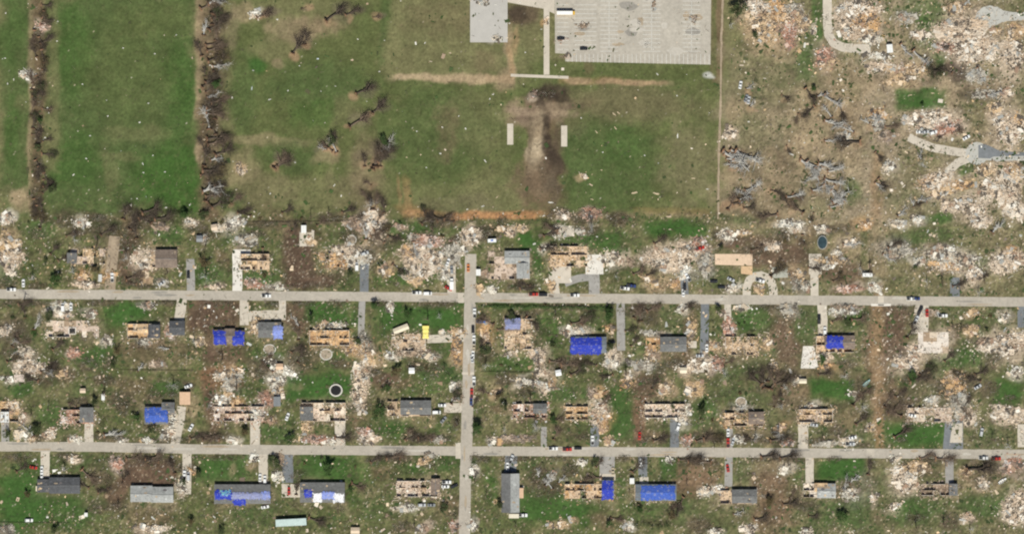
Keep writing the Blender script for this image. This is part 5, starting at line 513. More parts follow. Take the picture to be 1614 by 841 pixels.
def gable(r, parent, ox, oy, rng):
    x0, y0, x1, y1, c, ax = r; mb = MB(); o = .8
    ex0, ey0, ex1, ey1 = x0 - o, y0 - o, x1 + o, y1 + o; big = (ex0, ey0, ex1, ey1, c, ax); n = 12
    def V(x, y, d=0): px, py = P(x, y); return (px - ox, py - oy, roof_z(big, x, y) + d)
    mid = (ey0 + ey1) / 2 if ax == 'x' else (ex0 + ex1) / 2
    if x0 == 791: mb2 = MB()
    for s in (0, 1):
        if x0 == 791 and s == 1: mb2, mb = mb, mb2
        if ax == 'x':
            ya, yb = (ey0, mid) if s == 0 else (mid, ey1)
            q = [V(ex0, yb), V(ex1, yb), V(ex1, ya), V(ex0, ya)]; lo = [V(ex0, yb, -.18), V(ex1, yb, -.18), V(ex1, ya, -.18), V(ex0, ya, -.18)]
        else:
            xa, xb = (ex0, mid) if s == 0 else (mid, ex1)
            q = [V(xa, ey1), V(xb, ey1), V(xb, ey0), V(xa, ey0)]; lo = [V(xa, ey1, -.18), V(xb, ey1, -.18), V(xb, ey0, -.18), V(xa, ey0, -.18)]
        mb.quad(q); mb.quad(lo[::-1])
        for k in range(4):
            k2 = (k + 1) % 4; mb.quad([lo[k], lo[k2], q[k2], q[k]])
    rf = mb.build('roof', mat('roof_' + {'dk': 'charcoal', 'gr': 'weathered_grey', 'lg': 'pale_silver', 'br': 'brown', 'bl': 'slate', 'tl': 'pale_teal', 'bg': 'beige', 'wh': 'white', 'pl': 'plywood'}[c] + '_covering', ROOFC[c], .9, .28, .7, kind='shingle'), parent)
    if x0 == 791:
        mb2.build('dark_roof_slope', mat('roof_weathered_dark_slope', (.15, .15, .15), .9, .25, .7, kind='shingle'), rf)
    # torn shingle patches, vents and a ridge cap make the roof read as used
    cap = MB()
    if ax == 'x':
        z = roof_z(big, x0, mid) + .04; a = P(ex0, mid); b = P(ex1, mid)
    else:
        z = roof_z(big, mid, y0) + .04; a = P(mid, ey0); b = P(mid, ey1)
    cap.tube((a[0] - ox, a[1] - oy, z), (b[0] - ox, b[1] - oy, z), .12, .12, 5); cap.build('ridge_cap', mat('ridge_cap_shingle', tuple(.8 * v for v in ROOFC[c]) if c in ('dk', 'br') else (.2, .2, .2), .9), rf)
    tb = MB()
    for k in range(rng.randint(5, 12)):
        x = rng.uniform(x0 + 1, x1 - 1); y = rng.uniform(y0 + 1, y1 - 1); w, d = rng.uniform(1, 4.2), rng.uniform(.8, 2.8)
        col = rng.choice([(.50, .38, .25), (.36, .28, .2), (.13, .12, .12), tuple(min(.8, v * 1.35) for v in ROOFC[c]), tuple(v * .7 for v in ROOFC[c])])
        n_ = 6; pts = []
        for j in range(n_):
            t = 2 * math.pi * j / n_; xx = min(max(x + w * math.cos(t) * rng.uniform(.6, 1.1), x0), x1); yy = min(max(y + d * math.sin(t) * rng.uniform(.6, 1.1), y0), y1)
            if ax == 'x': yy = min(yy, mid - .2) if y < mid else max(yy, mid + .2)
            else: xx = min(xx, mid - .2) if x < mid else max(xx, mid + .2)
            pts.append(V(xx, yy, .025))
        tb = MB(); tb.quad(pts[::-1], col); tb.build('bare_roof_patch', ATTR, rf, True)
    pass
    vb = MB()
    for k in range(3):
        x = rng.uniform(x0 + 2, x1 - 2); y = rng.uniform(y0 + 2, y1 - 2); p = V(x, y); vb = MB(); vb.tube((p[0], p[1], p[2] - .05), (p[0], p[1], p[2] + .4), .12, .12, 6); vb.build('vent_pipe', mat('galvanised_vent', (.5, .5, .5), .5, .1), rf)
    pass
    # walls under the roof
    wb = MB(); a = P(x0 + .6, y1 - .6); b = P(x1 - .6, y0 + .6); h = 2.5; t = .18
    wb.box(((a[0] + b[0]) / 2 - ox, a[1] - oy, h / 2), (b[0] - a[0], t, h)); wb.box(((a[0] + b[0]) / 2 - ox, b[1] - oy, h / 2), (b[0] - a[0], t, h))
    for xx in (a[0], b[0]): wb.box((xx - ox + (.004 if xx == a[0] else -.004), (a[1] + b[1]) / 2 - oy, h / 2), (t, b[1] - a[1] - t - .004, h))
    wb.build('wall', WALLM if rng.random() < .6 else BRICKM, parent)
    for (yy, s) in ((a[1], -1), (b[1], 1)):
        k = max(2, int((b[0] - a[0]) / 4))
        for j in range(k):
            xx = a[0] + (j + .5) * (b[0] - a[0]) / k - ox
            if s == -1 and j == k // 2:
                m_ = MB(); m_.box((xx, yy - oy + s * .1, 1.03), (.95, .06, 2.05)); m_.build('door', DOORM, parent)
            else:
                m_ = MB(); m_.box((xx, yy - oy + s * .1, 1.5), (1.2, .05, 1.1)); m_.build('window', GLASSM, parent)
    return rf
def tarp(t, roof, parent, ox, oy, rng):
    x0, y0, x1, y1, c, _ = t; nx, ny = max(4, int((x1 - x0) / 1.3)), max(4, int((y1 - y0) / 1.3)); mb = MB(); g = {}
    base = TARPC[c]; pal = [base, base, base, tuple(min(.8, v * 1.12 + .005) for v in base), tuple(v * .8 for v in base)]
    sd = rng.random() * 50
    for i in range(nx + 1):
        for j in range(ny + 1):
            e = (i in (0, nx)) or (j in (0, ny)); x = x0 + (x1 - x0) * i / nx; y = y0 + (y1 - y0) * j / ny
            jx, jy = (rng.uniform(-1.5, 1.5), rng.uniform(-1.7, 1.7)) if e else (0, 0); p = P(x + jx, y + jy)
            z = roof_z((roof[0] - .8, roof[1] - .8, roof[2] + .8, roof[3] + .8, roof[4], roof[5]), x, y) + .09 + .26 * abs(math.sin(x * 1.5 + sd + math.sin(y * .8))) * rng.uniform(.2, 1) + .05 * rng.random()
            g[i, j] = len(mb.v); mb.v.append((p[0] - ox, p[1] - oy, z))
    pale = [(rng.uniform(x0, x1), rng.uniform(y0, y1), rng.uniform(1, 2.6)) for k in range(int((x1 - x0) * (y1 - y0) / 110) + 1)]
    for i in range(nx):
        for j in range(ny):
            mb.f.append((g[i, j + 1], g[i + 1, j + 1], g[i + 1, j], g[i, j])); col = rng.choice(pal); x = x0 + (x1 - x0) * i / nx; y = y0 + (y1 - y0) * j / ny
            for (px, py, pr) in pale:
                if (x - px) ** 2 + (y - py) ** 2 < pr * pr * rng.uniform(.5, 1.2): col = tuple(.72 * v + .10 for v in base)
            mb.c.append(col)
    o = mb.build('tarp', mat('creased_tarpaulin', 'attr', .7, .12, .9, spec=.2), parent, True)
    md = o.modifiers.new('thickness', 'SOLIDIFY'); md.thickness = .015
    sb = MB()
    for k in range(4):      # battens that hold the tarp down
        y = y0 + (y1 - y0) * (k + .5) / 4; 
        for s in range(max(1, int((x1 - x0) / 12))):
            x = rng.uniform(x0 + 2, x1 - 2); p = P(x, y); z = roof_z(roof, x, y) + .3; sb.box((p[0] - ox, p[1] - oy, z), (rng.uniform(1, 2.2), .1, .05), 0 if rng.random() < .5 else 1.57, 0, 0, (.5, .4, .28))
    sb.build('batten', ATTR, o, True)
    o['label'] = {'b': 'bright blue tarp', 'b2': 'faded mid blue tarp', 'pb': 'pale blue crumpled tarp', 'tq': 'turquoise tarp', 'w': 'white tarp', 'gb': 'grey blue tarp', 'y': 'yellow sheet'}[c]
def scraps(mb, n, x0, y0, x1, y1, pal, rng, z0, zr, ox, oy, big=1., keep=None):
    for k in range(n):
        x = rng.uniform(x0, x1); y = rng.uniform(y0, y1)
        if keep and not keep(x, y): continue
        p = P(x, y); t = rng.random()
        if t < .55: d = (rng.uniform(.8, 3.6) * big, rng.uniform(.08, .28), rng.uniform(.05, .12))
        elif t < .85: d = (rng.uniform(.5, 1.6) * big, rng.uniform(.4, 1.2) * big, rng.uniform(.03, .1))
        else: d = (rng.uniform(.3, .9), rng.uniform(.3, .9), rng.uniform(.25, .7))
        c = rng.choice(pal); f = rng.uniform(.8, 1.15)
        mb.box((p[0] - ox, p[1] - oy, z0 + rng.uniform(.05, zr)), d, rng.uniform(0, 3.14), rng.gauss(0, .22), rng.gauss(0, .22), tuple(min(.8, v * f) for v in c))
def broken_wall(name, parent, a, b, h, share, rng, t=.16, cols=((.62, .55, .46),)):
    """a wall from a to b: the stretches that still stand, uneven in height, each a part of its own"""
    a = Vector(a); b = Vector(b); L = (b - a).length; n = max(1, int(L / 1.3)); d = (b - a) / n; ang = math.atan2(d.y, d.x); run = rng.random() < share; mb = MB(); col = rng.choice(cols)
    for k in range(n + 1):
        if k == n or rng.random() < .35:
            nx = k < n and rng.random() < share
            if (not nx) and mb.v: mb.build(name, ATTR, parent, True); mb = MB(); col = rng.choice(cols)
            run = nx
        if k == n or not run: continue
        hh = h * rng.choice((1, 1, 1, rng.uniform(.35, .9))); c = a + d * (k + .5)
        mb.box((c.x, c.y, hh / 2 + .1), (d.length, t, hh), ang, 0, 0, col)
for i, (short, label, fp, roofs, tarps, fl, pal, n, share) in enumerate(HOUSES):
    rng = random.Random(1000 + i); x0, y0, x1, y1 = fp; ox, oy = P((x0 + x1) / 2, (y0 + y1) / 2); H_ = empty('house' if roofs or share > .3 else 'ruined_house', (ox, oy, 0)); tag(H_, label, 'house')
    LANDMARKS.append(((x0 + x1) / 2, (y0 + y1) / 2, short))
    # floor of boards, vinyl and carpet in room-sized patches
    mb = MB(); a = P(x0, y1); b = P(x1, y0); w, d = b[0] - a[0], b[1] - a[1]; base = FLOORC[fl]
    if share < .9 or not roofs or n > 60:
        nx, ny = max(2, int(w / 3.4)), max(2, int(d / 3.2)); xs = [a[0] + w * k / nx + (rng.uniform(-.7, .7) if 0 < k < nx else 0) for k in range(nx + 1)]; ys = [a[1] + d * k / ny + (rng.uniform(-.6, .6) if 0 < k < ny else 0) for k in range(ny + 1)]
        for p in range(nx):
            for q in range(ny):
                edge = p in (0, nx - 1) or q in (0, ny - 1)
                if edge and short != 'bare white slab' and rng.random() < (.30 if share < .8 else .10): continue
                f = rng.uniform(.82, 1.1); c = base if rng.random() < .68 else rng.choice(PALS[pal][:4])
                mb.quad([(xs[p] - ox, ys[q] - oy, .16), (xs[p + 1] - ox, ys[q] - oy, .16), (xs[p + 1] - ox, ys[q + 1] - oy, .16), (xs[p] - ox, ys[q + 1] - oy, .16)], tuple(min(.75, v * f) for v in c))
        for (p, q) in (((a[0], a[1]), (b[0], a[1])), ((b[0], a[1]), (b[0], b[1])), ((b[0], b[1]), (a[0], b[1])), ((a[0], b[1]), (a[0], a[1]))):
            mb.quad([(p[0] - ox, p[1] - oy, -.05), (q[0] - ox, q[1] - oy, -.05), (q[0] - ox, q[1] - oy, .16), (p[0] - ox, p[1] - oy, .16)], (.45, .42, .38))
        mb.build('floor', ATTR, H_, True)
        inroof = lambda x, y: not any(r[0] - .5 < x < r[2] + .5 and r[1] - .5 < y < r[3] + .5 for r in roofs)
        wname = ['wall']; cols = [(.60, .53, .44), (.66, .60, .53), (.50, .40, .30)] if fl != 'r' else [(.40, .23, .17), (.58, .5, .42)]
        def seg(p, q, sh, t):
            m = ((p[0] + q[0]) / 2, (p[1] + q[1]) / 2); N = max(1, int(max(abs(p[0] - q[0]), abs(p[1] - q[1])) / 14)); 
            for k in range(N):
                u = [p[j] + (q[j] - p[j]) * k / N for j in (0, 1)]; v = [p[j] + (q[j] - p[j]) * (k + 1) / N for j in (0, 1)]
                if inroof((u[0] + v[0]) / 2, (u[1] + v[1]) / 2):
                    A = P(*u); B = P(*v); broken_wall(wname[0], H_, (A[0] - ox, A[1] - oy), (B[0] - ox, B[1] - oy), 2.45, sh, rng, t, cols)
        if share > 0:
            seg((x0 + .3, y0 + .3), (x1 - .3, y0 + .3), share, .18); seg((x0 + .3, y1 - .3), (x1 - .3, y1 - .3), share * .8, .18); seg((x0 + .3, y0 + .9), (x0 + .3, y1 - .9), share * .8, .18); seg((x1 - .3, y0 + .9), (x1 - .3, y1 - .9), share * .8, .18)
            wname[0] = 'partition_wall'; cols = [(.66, .60, .53), (.60, .48, .36), (.52, .36, .21)]
            my = y0 + (y1 - y0) * rng.uniform(.42, .58); seg((x0 + 1, my), (x1 - 1, my), share * .75, .12); k = int((x1 - x0) / 11)
            for j in range(1, k + 1):
                xx = x0 + (x1 - x0) * j / (k + 1) + rng.uniform(-1.5, 1.5)
                if rng.random() < .5: seg((xx, y0 + 1), (xx, my - .5), share * .8, .12)
                if rng.random() < .8: seg((xx, my + .5), (xx, y1 - 1), share * .8, .12)
        sb = MB(); scraps(sb, int(n * .55), x0 - 7, y0 - 5, x1 + 7, y1 + 7, PALS[pal] + PALS['brown'], rng, .02, .4, ox, oy, 1.1, inroof); scraps(sb, int(n * .8), x0 - 2, y0 - 1, x1 + 2, y1 + 3, PALS[pal], rng, .15, .55, ox, oy, .8, inroof)
        if sb.v: tag(sb.build('debris', ATTR, H_, True), kind='stuff')
    for r in roofs: gable(r, H_, ox, oy, rng)
    for t in tarps: tarp(t, roofs[t[5]], H_, ox, oy, rng)
    if short == 'slab with square hole':
        m_ = MB(); q = P(114, 521)
        for (dx, dy, w_, d_) in ((0, 2, 4.4, .5), (0, -2, 4.4, .5), (-2.2, 0, .5, 3.5), (2.2, 0, .5, 3.5)): m_.box((q[0] + dx - ox, q[1] + dy - oy, .35), (w_, d_, .5), 0, 0, 0, (.66, .62, .56))
        m_.box((q[0] - ox, q[1] - oy, .22), (3.6, 3.2, .08), 0, 0, 0, (.03, .03, .03)); m_.build('curb_and_painted_pit', ATTR, H_, True)  # black panel paints the dark of the pit; no hole is cut
    if short == 'yellow awning house':
        m_ = MB(); q = P(671, 523)
        for k in range(8): m_.box((q[0] - ox, q[1] - oy + (k - 3.5) * 1.0, 1.5 + .1 * (k % 3)), (3.8 + rng.uniform(-.4, .4), 1.04, .06), 0, .09 * (-1) ** k, .1, (.78, .68, .20))
        for sx in (-1.5, 1.5):
            for sy in (-3, 3): m_.box((q[0] - ox + sx, q[1] - oy + sy, .75), (.12, .12, 1.5), 0, 0, 0, (.6, .55, .3))
        m_.build('awning', ATTR, H_, True)['label'] = 'bright yellow crumpled awning sheet'
for (pts, c, short, label) in BAREPADS:
    o = poly_slab('floor_slab', pts, mat('swept_floor_' + short.split()[0] + '_' + short.split()[1], c, .9, .14, .5), .12, kind=None); tag(o, label, 'floor slab')
    LANDMARKS.append((sum(p[0] for p in pts) / len(pts), sum(p[1] for p in pts) / len(pts), short))
for (x, y, s) in ((1000, 50, 'school parking lot'), (770, 33, 'square concrete court'), (850, 121, 'tee-shaped pavement'), (1562, 27, 'top right turning circle'), (1540, 242, 'right hand turning circle'), (1198, 440, 'curved driveway'), (190, 60, 'upper left meadow centre'), (200, 270, 'lower left meadow centre'), (470, 130, 'middle meadow centre'), (700, 260, 'ball field grass left of the diamond'), (1270, 200, 'east field dirt patch'), (1452, 158, 'green lawn above the turning circle'), (738, 600, 'side road middle')): LANDMARKS.append((x, y, s))
# ------------------------------------------------------------------ rubble piles
def pile(x, y, rx, ry, pal, h, ang, seed):
    rng = random.Random(seed); ox, oy = P(x, y); T = empty('debris_pile', (ox, oy, 0), R(ang)); a, b = rx * S, ry * S; cols = PALS[pal]
    ph = [rng.uniform(0, 6.28) for _ in range(4)]; am = [rng.uniform(.08, .26), rng.uniform(.06, .2), rng.uniform(.04, .14), rng.uniform(.03, .1)]
    def outline(t): return 1 + sum(am[k] * math.sin((k + 2) * t + ph[k]) for k in range(4))
    cl = []       # the pile fell apart in lumps: each lump has its own colour and lie
    for k in range(max(4, int(a * b / 5))):
        t = rng.uniform(0, 6.28); f = math.sqrt(rng.random()) * outline(t) * .9; cl.append((a * f * math.cos(t), b * f * math.sin(t), rng.choice(cols), rng.choice(cols), rng.uniform(0, 3.14)))
    def lump(px, py): return min(cl, key=lambda c: (c[0] - px) ** 2 + (c[1] - py) ** 2)
    mb = MB(); n = max(18, int((a + b) * 2.2)); rings = max(4, int(min(a, b) * 1.1)); g = []
    for r in range(rings + 1):
        row = []
        for k in range(n):
            t = 2 * math.pi * k / n; f = r / rings * outline(t) * (rng.uniform(.86, 1.12) if r else 1); z = -.06 if r == rings else h * .55 * (1 - (r / rings) ** 1.6) * rng.uniform(.3, 1.4) + .02
            row.append(len(mb.v)); mb.v.append((a * f * math.cos(t), b * f * math.sin(t), z))
        g.append(row)
    for r in range(rings):
        for k in range(n):
            k2 = (k + 1) % n; q = (g[r][k], g[r + 1][k], g[r + 1][k2], g[r][k2]); v = mb.v[q[1]]; L = lump(v[0], v[1]); f = rng.uniform(.72, 1.02); base = cols[0] if rng.random() < .5 else L[2]
            if r == rings - 1: base = tuple(.5 * (p + s) for p, s in zip(base, (.17, .14, .09)))
            mb.f.append(q); mb.c.append(tuple(w * f for w in base))
    mb.build('rubble_mound', ATTR, T, True)
    sb = MB(); N = int(min(520, 18 + a * b * 3.14 * 1.25))
    for k in range(N):
        t = rng.uniform(0, 6.283); f = math.sqrt(rng.random()) * rng.uniform(.8, 1.2) * outline(t) * (rng.uniform(1.2, 2.0) if rng.random() < .2 else 1); px, py = a * f * math.cos(t), b * f * math.sin(t); L = lump(px, py)
        u = rng.random()
        if u < .38: d = (rng.uniform(.8, 3.8), rng.uniform(.1, .35), rng.uniform(.04, .12))
        elif u < .80: d = (rng.uniform(.4, 1.7), rng.uniform(.3, 1.1), rng.uniform(.03, .1))
        else: d = (rng.uniform(.4, 1.2), rng.uniform(.4, 1.0), rng.uniform(.3, .9))
        c = rng.choice((L[2], L[2], L[3], rng.choice(cols))); c = tuple(.72 * u_ + .28 * v_ for u_, v_ in zip(c, cols[0])) if sum(c) > .8 else c; q = rng.uniform(.82, 1.12); z = max(.04, h * .6 * (1 - min(1, f * f))) + rng.uniform(0, .4)
        sb.box((px, py, z), d, L[4] + rng.gauss(0, .5) + (1.57 if rng.random() < .3 else 0), rng.gauss(0, .3), rng.gauss(0, .3), tuple(min(.78, w * q) for w in c))
    for k in range(int(N / 24) + 1):      # torn sheets of roof deck and carpet; near-black ones paint the shaded gaps
        t = rng.uniform(0, 6.283); f = math.sqrt(rng.random()) * outline(t) * .95; c = rng.choice((cols[0], cols[1], cols[4 % len(cols)], (.10, .085, .07), (.10, .085, .07), (.16, .13, .1), (.30, .2, .14), (.34, .34, .32)))
        sb.box((a * f * math.cos(t), b * f * math.sin(t), h * .6 * (1 - min(1, f * f)) + rng.uniform(.15, .5)), (rng.uniform(1.8, 4.6), rng.uniform(1.0, 2.6), rng.uniform(.04, .1)), rng.uniform(0, 3.14), rng.gauss(0, .12), rng.gauss(0, .12), c)
    tag(sb.build('broken_boards', ATTR, T, True), kind='stuff')
    sz = 'small' if rx * ry < 75 else ('big' if rx * ry > 260 else 'low')
    auto(T, '%s %s rubble pile' % (sz, PILEWORD[pal]), x, y, 'debris pile', 'rubble piles left by the storm')
for i, p in enumerate(PILES): pile(*p, 3000 + i)
# ------------------------------------------------------------------ trees
BARK = mat('dark_wet_bark', (.085, .066, .05), .95, .3, 2); BARKG = mat('stripped_grey_wood', (.42, .405, .375), .9, .3, 1.5); BARKB = mat('torn_brown_bark', (.15, .11, .08), .95, .3, 2)
LEAFM = [mat('leaves_fresh_green', (.050, .090, .026), .8, .35, 1.5, spec=.2), mat('leaves_dull_green', (.058, .076, .030), .8, .35, 1.5, spec=.2), mat('leaves_wilted_brown', (.115, .090, .045), .85, .35, 1.5, spec=.2)]
EARTH = mat('clay_root_earth', (.24, .14, .085), 1, .3, 2)
def limb(mb, p, d, L, r, depth, rng, zmin=None, flat=0.):
    p = Vector(p); d = Vector(d).normalized(); n = 3 if depth else 2
    for k in range(n):
        e = p + d * (L / n); 
        if zmin is not None and e.z < zmin: e.z = zmin
        r1 = r * (1 - .22 * (k + 1)); mb.tube(p, e, r, max(.012, r1), 5 if r > .1 else 3, cap=(r > .12))
        p = e; r = max(.012, r1)
        if depth > 0:
            for j in range(rng.choice((1, 2, 2))):
                q = Vector((rng.gauss(0, 1), rng.gauss(0, 1), rng.gauss(0, 1))); q -= q.dot(d) * d; q.normalize(); nd = d * rng.uniform(.4, .9) + q * rng.uniform(.5, 1.0); nd.z *= (1 - flat)
                limb(mb, p, nd, L * rng.uniform(.4, .68), r * .62, depth - 1, rng, zmin, flat)
        d = (d + Vector((rng.gauss(0, .22), rng.gauss(0, .22), rng.gauss(0, .14)))).normalized()
def leaves(rng, pts, n, rad, size):
    mb = MB()
    for k in range(n):
        c = Vector(rng.choice(pts)) + Vector((rng.gauss(0, rad), rng.gauss(0, rad), rng.gauss(0, rad * .7))); c.z = max(c.z, .12)
        a = Vector((rng.gauss(0, 1), rng.gauss(0, 1), rng.gauss(0, .5))).normalized(); b = a.orthogonal().normalized().lerp(Vector((0, 0, 1)).cross(a), rng.random()).normalized(); s = size * rng.uniform(.6, 1.3)
        mb.quad([c - a * s, c + b * s * .55, c + a * s, c - b * s * .55])
    return mb
PROT = {}
for v in range(7):       # bare standing trees: a broken trunk with a few stripped limbs
    rng = random.Random(400 + v); t = MB(); h = rng.uniform(5.5, 8.5); lean = Vector((rng.gauss(0, .07), rng.gauss(0, .07), 1)); p = Vector((0, 0, -.1)); r = .30; segs = []
    for k in range(4):
        q = p + lean * (h / 4) + Vector((rng.gauss(0, .1), rng.gauss(0, .1), 0)); t.tube(p, q, r, r * .82, 7); p = q; r *= .82; segs.append((q.copy(), r))
    l = MB()
    for k in range(rng.randint(6, 10)):
        q, rr = rng.choice(segs[1:]); a = rng.uniform(0, 6.28); limb(l, q, (math.cos(a), math.sin(a), rng.uniform(.1, 1.1)), rng.uniform(1.4, 3.2), rr * .6, 2, rng)
    PROT['stand', v] = (t.mesh('trunk', None), l.mesh('branches', None))
for v in range(6):       # leafy trees
    rng = random.Random(500 + v); t = MB(); h = rng.uniform(3.2, 5); t.tube((0, 0, -.1), (0, 0, h * .6), .26, .18, 7); pts = []
    for k in range(9):
        a = 2 * math.pi * k / 9 + rng.uniform(-.4, .4); e = Vector((math.cos(a) * rng.uniform(.6, 3.0), math.sin(a) * rng.uniform(.6, 3.0), h * rng.uniform(.6, 1.25))); t.tube((0, 0, h * .55), e, .11, .03, 4); pts += [tuple(e), tuple(e * .75 + Vector((0, 0, h * .2)))]
    drop = rng.sample(pts, 4); pts = [p for p in pts if p not in drop]
    PROT['leafy', v] = (t.mesh('trunk', None), leaves(rng, pts, 620, .55, .30).mesh('crown', None))
for v in range(5):
    rng = random.Random(600 + v); t = MB(); pts = []
    for k in range(7):
        a = rng.uniform(0, 6.28); rr = rng.uniform(.2, 1.25); e = Vector((math.cos(a) * rr, math.sin(a) * rr, rng.uniform(.5, 1.7))); t.tube((0, 0, 0), e, .05, .02, 4); pts.append(tuple(e))
    PROT['bush', v] = (t.mesh('stems', None), leaves(rng, pts, 330, .36, .24).mesh('foliage', None))
for v in range(9):       # uprooted trees, 10 m long, crown towards +x
    rng = random.Random(700 + v); t = MB(); p = Vector((0, 0, .55)); r = .42
    segs = []
    for k in range(5):
        q = p + Vector((1.15, rng.gauss(0, .14), rng.uniform(-.05, .12))); q.z = max(q.z, .35); t.tube(p, q, r, r * .86, 7); p = q; r *= .86; segs.append((q.copy(), r))
    l = MB(); pts = []
    for k in range(16):
        q, rr = rng.choice(segs[1:] + segs[-2:]); a = rng.gauss(0, .62); e = (math.cos(a), math.sin(a), rng.uniform(-.15, .75)); L = rng.uniform(2.2, 4.6); limb(l, q, e, L, rr * .8, 2, rng, .08, .3); pts.append((q.x + e[0] * L * .8, q.y + e[1] * L * .8, max(.4, q.z + e[2] * L * .6)))
    rp = MB(); n = 11; pr = [rng.uniform(.7, 1.35) for _ in range(n)]
    for s, x_ in ((0, -.35), (1, .12)):
        for k in range(n):
            a = 2 * math.pi * k / n; rp.v.append((x_ + rng.uniform(-.1, .1), math.cos(a) * pr[k] * (1.15 if s == 0 else .8), max(-.05, .75 + math.sin(a) * pr[k] * (1.05 if s == 0 else .7))))
    for k in range(n): k2 = (k + 1) % n; rp.f.append((k, k2, n + k2, n + k)); rp.c.append((1, 1, 1))
    rp.f.append(tuple(reversed(range(n)))); rp.f.append(tuple(range(n, 2 * n)))
    for k in range(9): a = rng.uniform(0, 6.28); rp.tube((-.2, math.cos(a) * .6, max(.1, .75 + math.sin(a) * .6)), (-.7 - rng.random() * .5, math.cos(a) * 1.6, max(.05, .75 + math.sin(a) * 1.5)), .07, .02, 4)
    PROT['fall', v] = (t.mesh('trunk', None), l.mesh('branches', None), rp.mesh('root_plate', None), leaves(rng, pts, 360, .6, .26).mesh('foliage', None))
for v in range(6):       # debarked, stripped trees: few thick broken limbs, no twigs
    rng = random.Random(800 + v); t = MB(); p = Vector((0, 0, .6)); r = .48; segs = []
    for k in range(6):
        q = p + Vector((1.25, rng.gauss(0, .2), rng.uniform(-.05, .12))); q.z = max(q.z, .4); t.tube(p, q, r, r * .86, 7); p = q; r *= .86; segs.append((q.copy(), r))
    l = MB()
    for k in range(11):
        q, rr = rng.choice(segs); a = rng.gauss(0, .75); e = (math.cos(a), math.sin(a), rng.uniform(0, .9)); limb(l, q, e, rng.uniform(1.6, 4.4), max(.15, rr * .8), 1, rng, .12, .2)
    PROT['fallg', v] = (t.mesh('trunk', None), l.mesh('branches', None), PROT['fall', v][2], None)
MCACHE = {}
def with_mat(me, m):
    k = (me.name, m.name)
    if k not in MCACHE:
        c = me.copy(); c.name = me.name.split('.')[0]; c.materials.clear(); c.materials.append(m); MCACHE[k] = c
    return MCACHE[k]
GRP = {'stand': 'stripped trees left standing', 'leafy': 'trees still in leaf', 'bush': 'shrubs in the yards', 'fall': 'trees blown over by the storm'}
def plant(kind, x, y, size, seed, heading=None, look='d', label=None, group=None):
    rng = random.Random(seed); nv = {'stand': 7, 'leafy': 6, 'bush': 5, 'fall': 9}[kind]; pr = PROT['fallg', rng.randrange(6)] if look == 'g' else PROT[kind, rng.randrange(nv)]; px, py = P(x, y)
    o = empty({'stand': 'bare_tree', 'leafy': 'leafy_tree', 'bush': 'shrub', 'fall': 'fallen_tree'}[kind], (px, py, 0), rng.uniform(0, 6.28) if heading is None else R(heading)); o.scale = (size,) * 3 if kind in ('fall', 'stand') else (size * rng.uniform(.7, 1.35), size * rng.uniform(.7, 1.35), size * rng.uniform(.7, 1.1))
    bark = {'d': BARK if rng.random() < .6 else BARKB, 'g': BARKG, 'l': BARK}[look]
    if kind == 'stand': bark = rng.choice((BARKB, BARKB, BARKG)); child('trunk', with_mat(pr[0], bark), o); child('branches', with_mat(pr[1], bark), o); ph = {True: 'bare broken tree', False: 'short bare broken tree'}[size >= .95]
    elif kind == 'leafy': child('trunk', with_mat(pr[0], BARKB), o); child('crown', with_mat(pr[1], LEAFM[rng.choice((0, 0, 1, 1, 2))]), o); ph = 'leafy tree still standing'
    elif kind == 'bush': child('stems', with_mat(pr[0], BARKB), o); child('foliage', with_mat(pr[1], LEAFM[rng.choice((0, 1, 1, 2))]), o); ph = 'low leafy shrub'
    else:
        child('trunk', with_mat(pr[0], bark), o); child('branches', with_mat(pr[1], bark), o); child('root_plate', with_mat(pr[2], EARTH), o)
        if look == 'l': child('foliage', with_mat(pr[3], LEAFM[rng.choice((1, 1, 2))]), o)
        ph = {'d': 'dark uprooted tree', 'g': 'grey stripped uprooted tree', 'l': 'uprooted tree still in leaf'}[look]
    cat = 'shrub' if kind == 'bush' else 'tree'
    if label: tag(o, label, cat, group or GRP[kind])
    else: auto(o, ph, x, y, cat, GRP[kind])
    return o
for i, (x, y, s) in enumerate(STAND): plant('stand', x, y, s, 5000 + i)
for i, (x, y, s) in enumerate(LEAFY): plant('leafy', x, y, s, 5200 + i)
for i, (x, y, s) in enumerate(BUSH): plant('bush', x, y, s, 5400 + i)
for i, (x, y, a, L, k) in enumerate(FALL): plant('fall', x, y, L * S / 10.0, 5600 + i, a, k)
ORD = ['topmost', 'second', 'third', 'fourth', 'fifth', 'sixth', 'seventh', 'eighth', 'ninth', 'tenth', 'eleventh', 'twelfth', 'thirteenth', 'fourteenth', 'fifteenth', 'sixteenth', 'seventeenth', 'eighteenth', 'nineteenth', 'twentieth']
def hedge(rows, where, base):
    cnt = {}
    for i, (x, y, a, L, k) in enumerate(rows):
        w = {'d': 'dark uprooted tree', 'g': 'grey stripped uprooted tree', 'l': 'leafy uprooted tree'}[k]; c = cnt.get(k, 0); cnt[k] = c + 1
        tot = sum(1 for r in rows if r[4] == k)
        if c < 14 or c < tot / 2: s = '%s %sfrom the top in the %s' % (w, '' if c == 0 else ORD[c] + ' ', where)
        else:
            m = tot - 1 - c; s = '%s %sfrom the bottom in the %s' % (w, '' if m == 0 else ORD[m] + ' ', where)
        s = s.replace('tree from the top', 'tree nearest the top').replace('tree from the bottom', 'tree nearest the bottom')
        plant('fall', x, y, L * S / 10.0, base + i, a, k, s, 'trees of the ' + where)
hedge(HEDGE_W, 'far left hedgerow', 6000); hedge(HEDGE_E, 'wide second hedgerow', 6100)
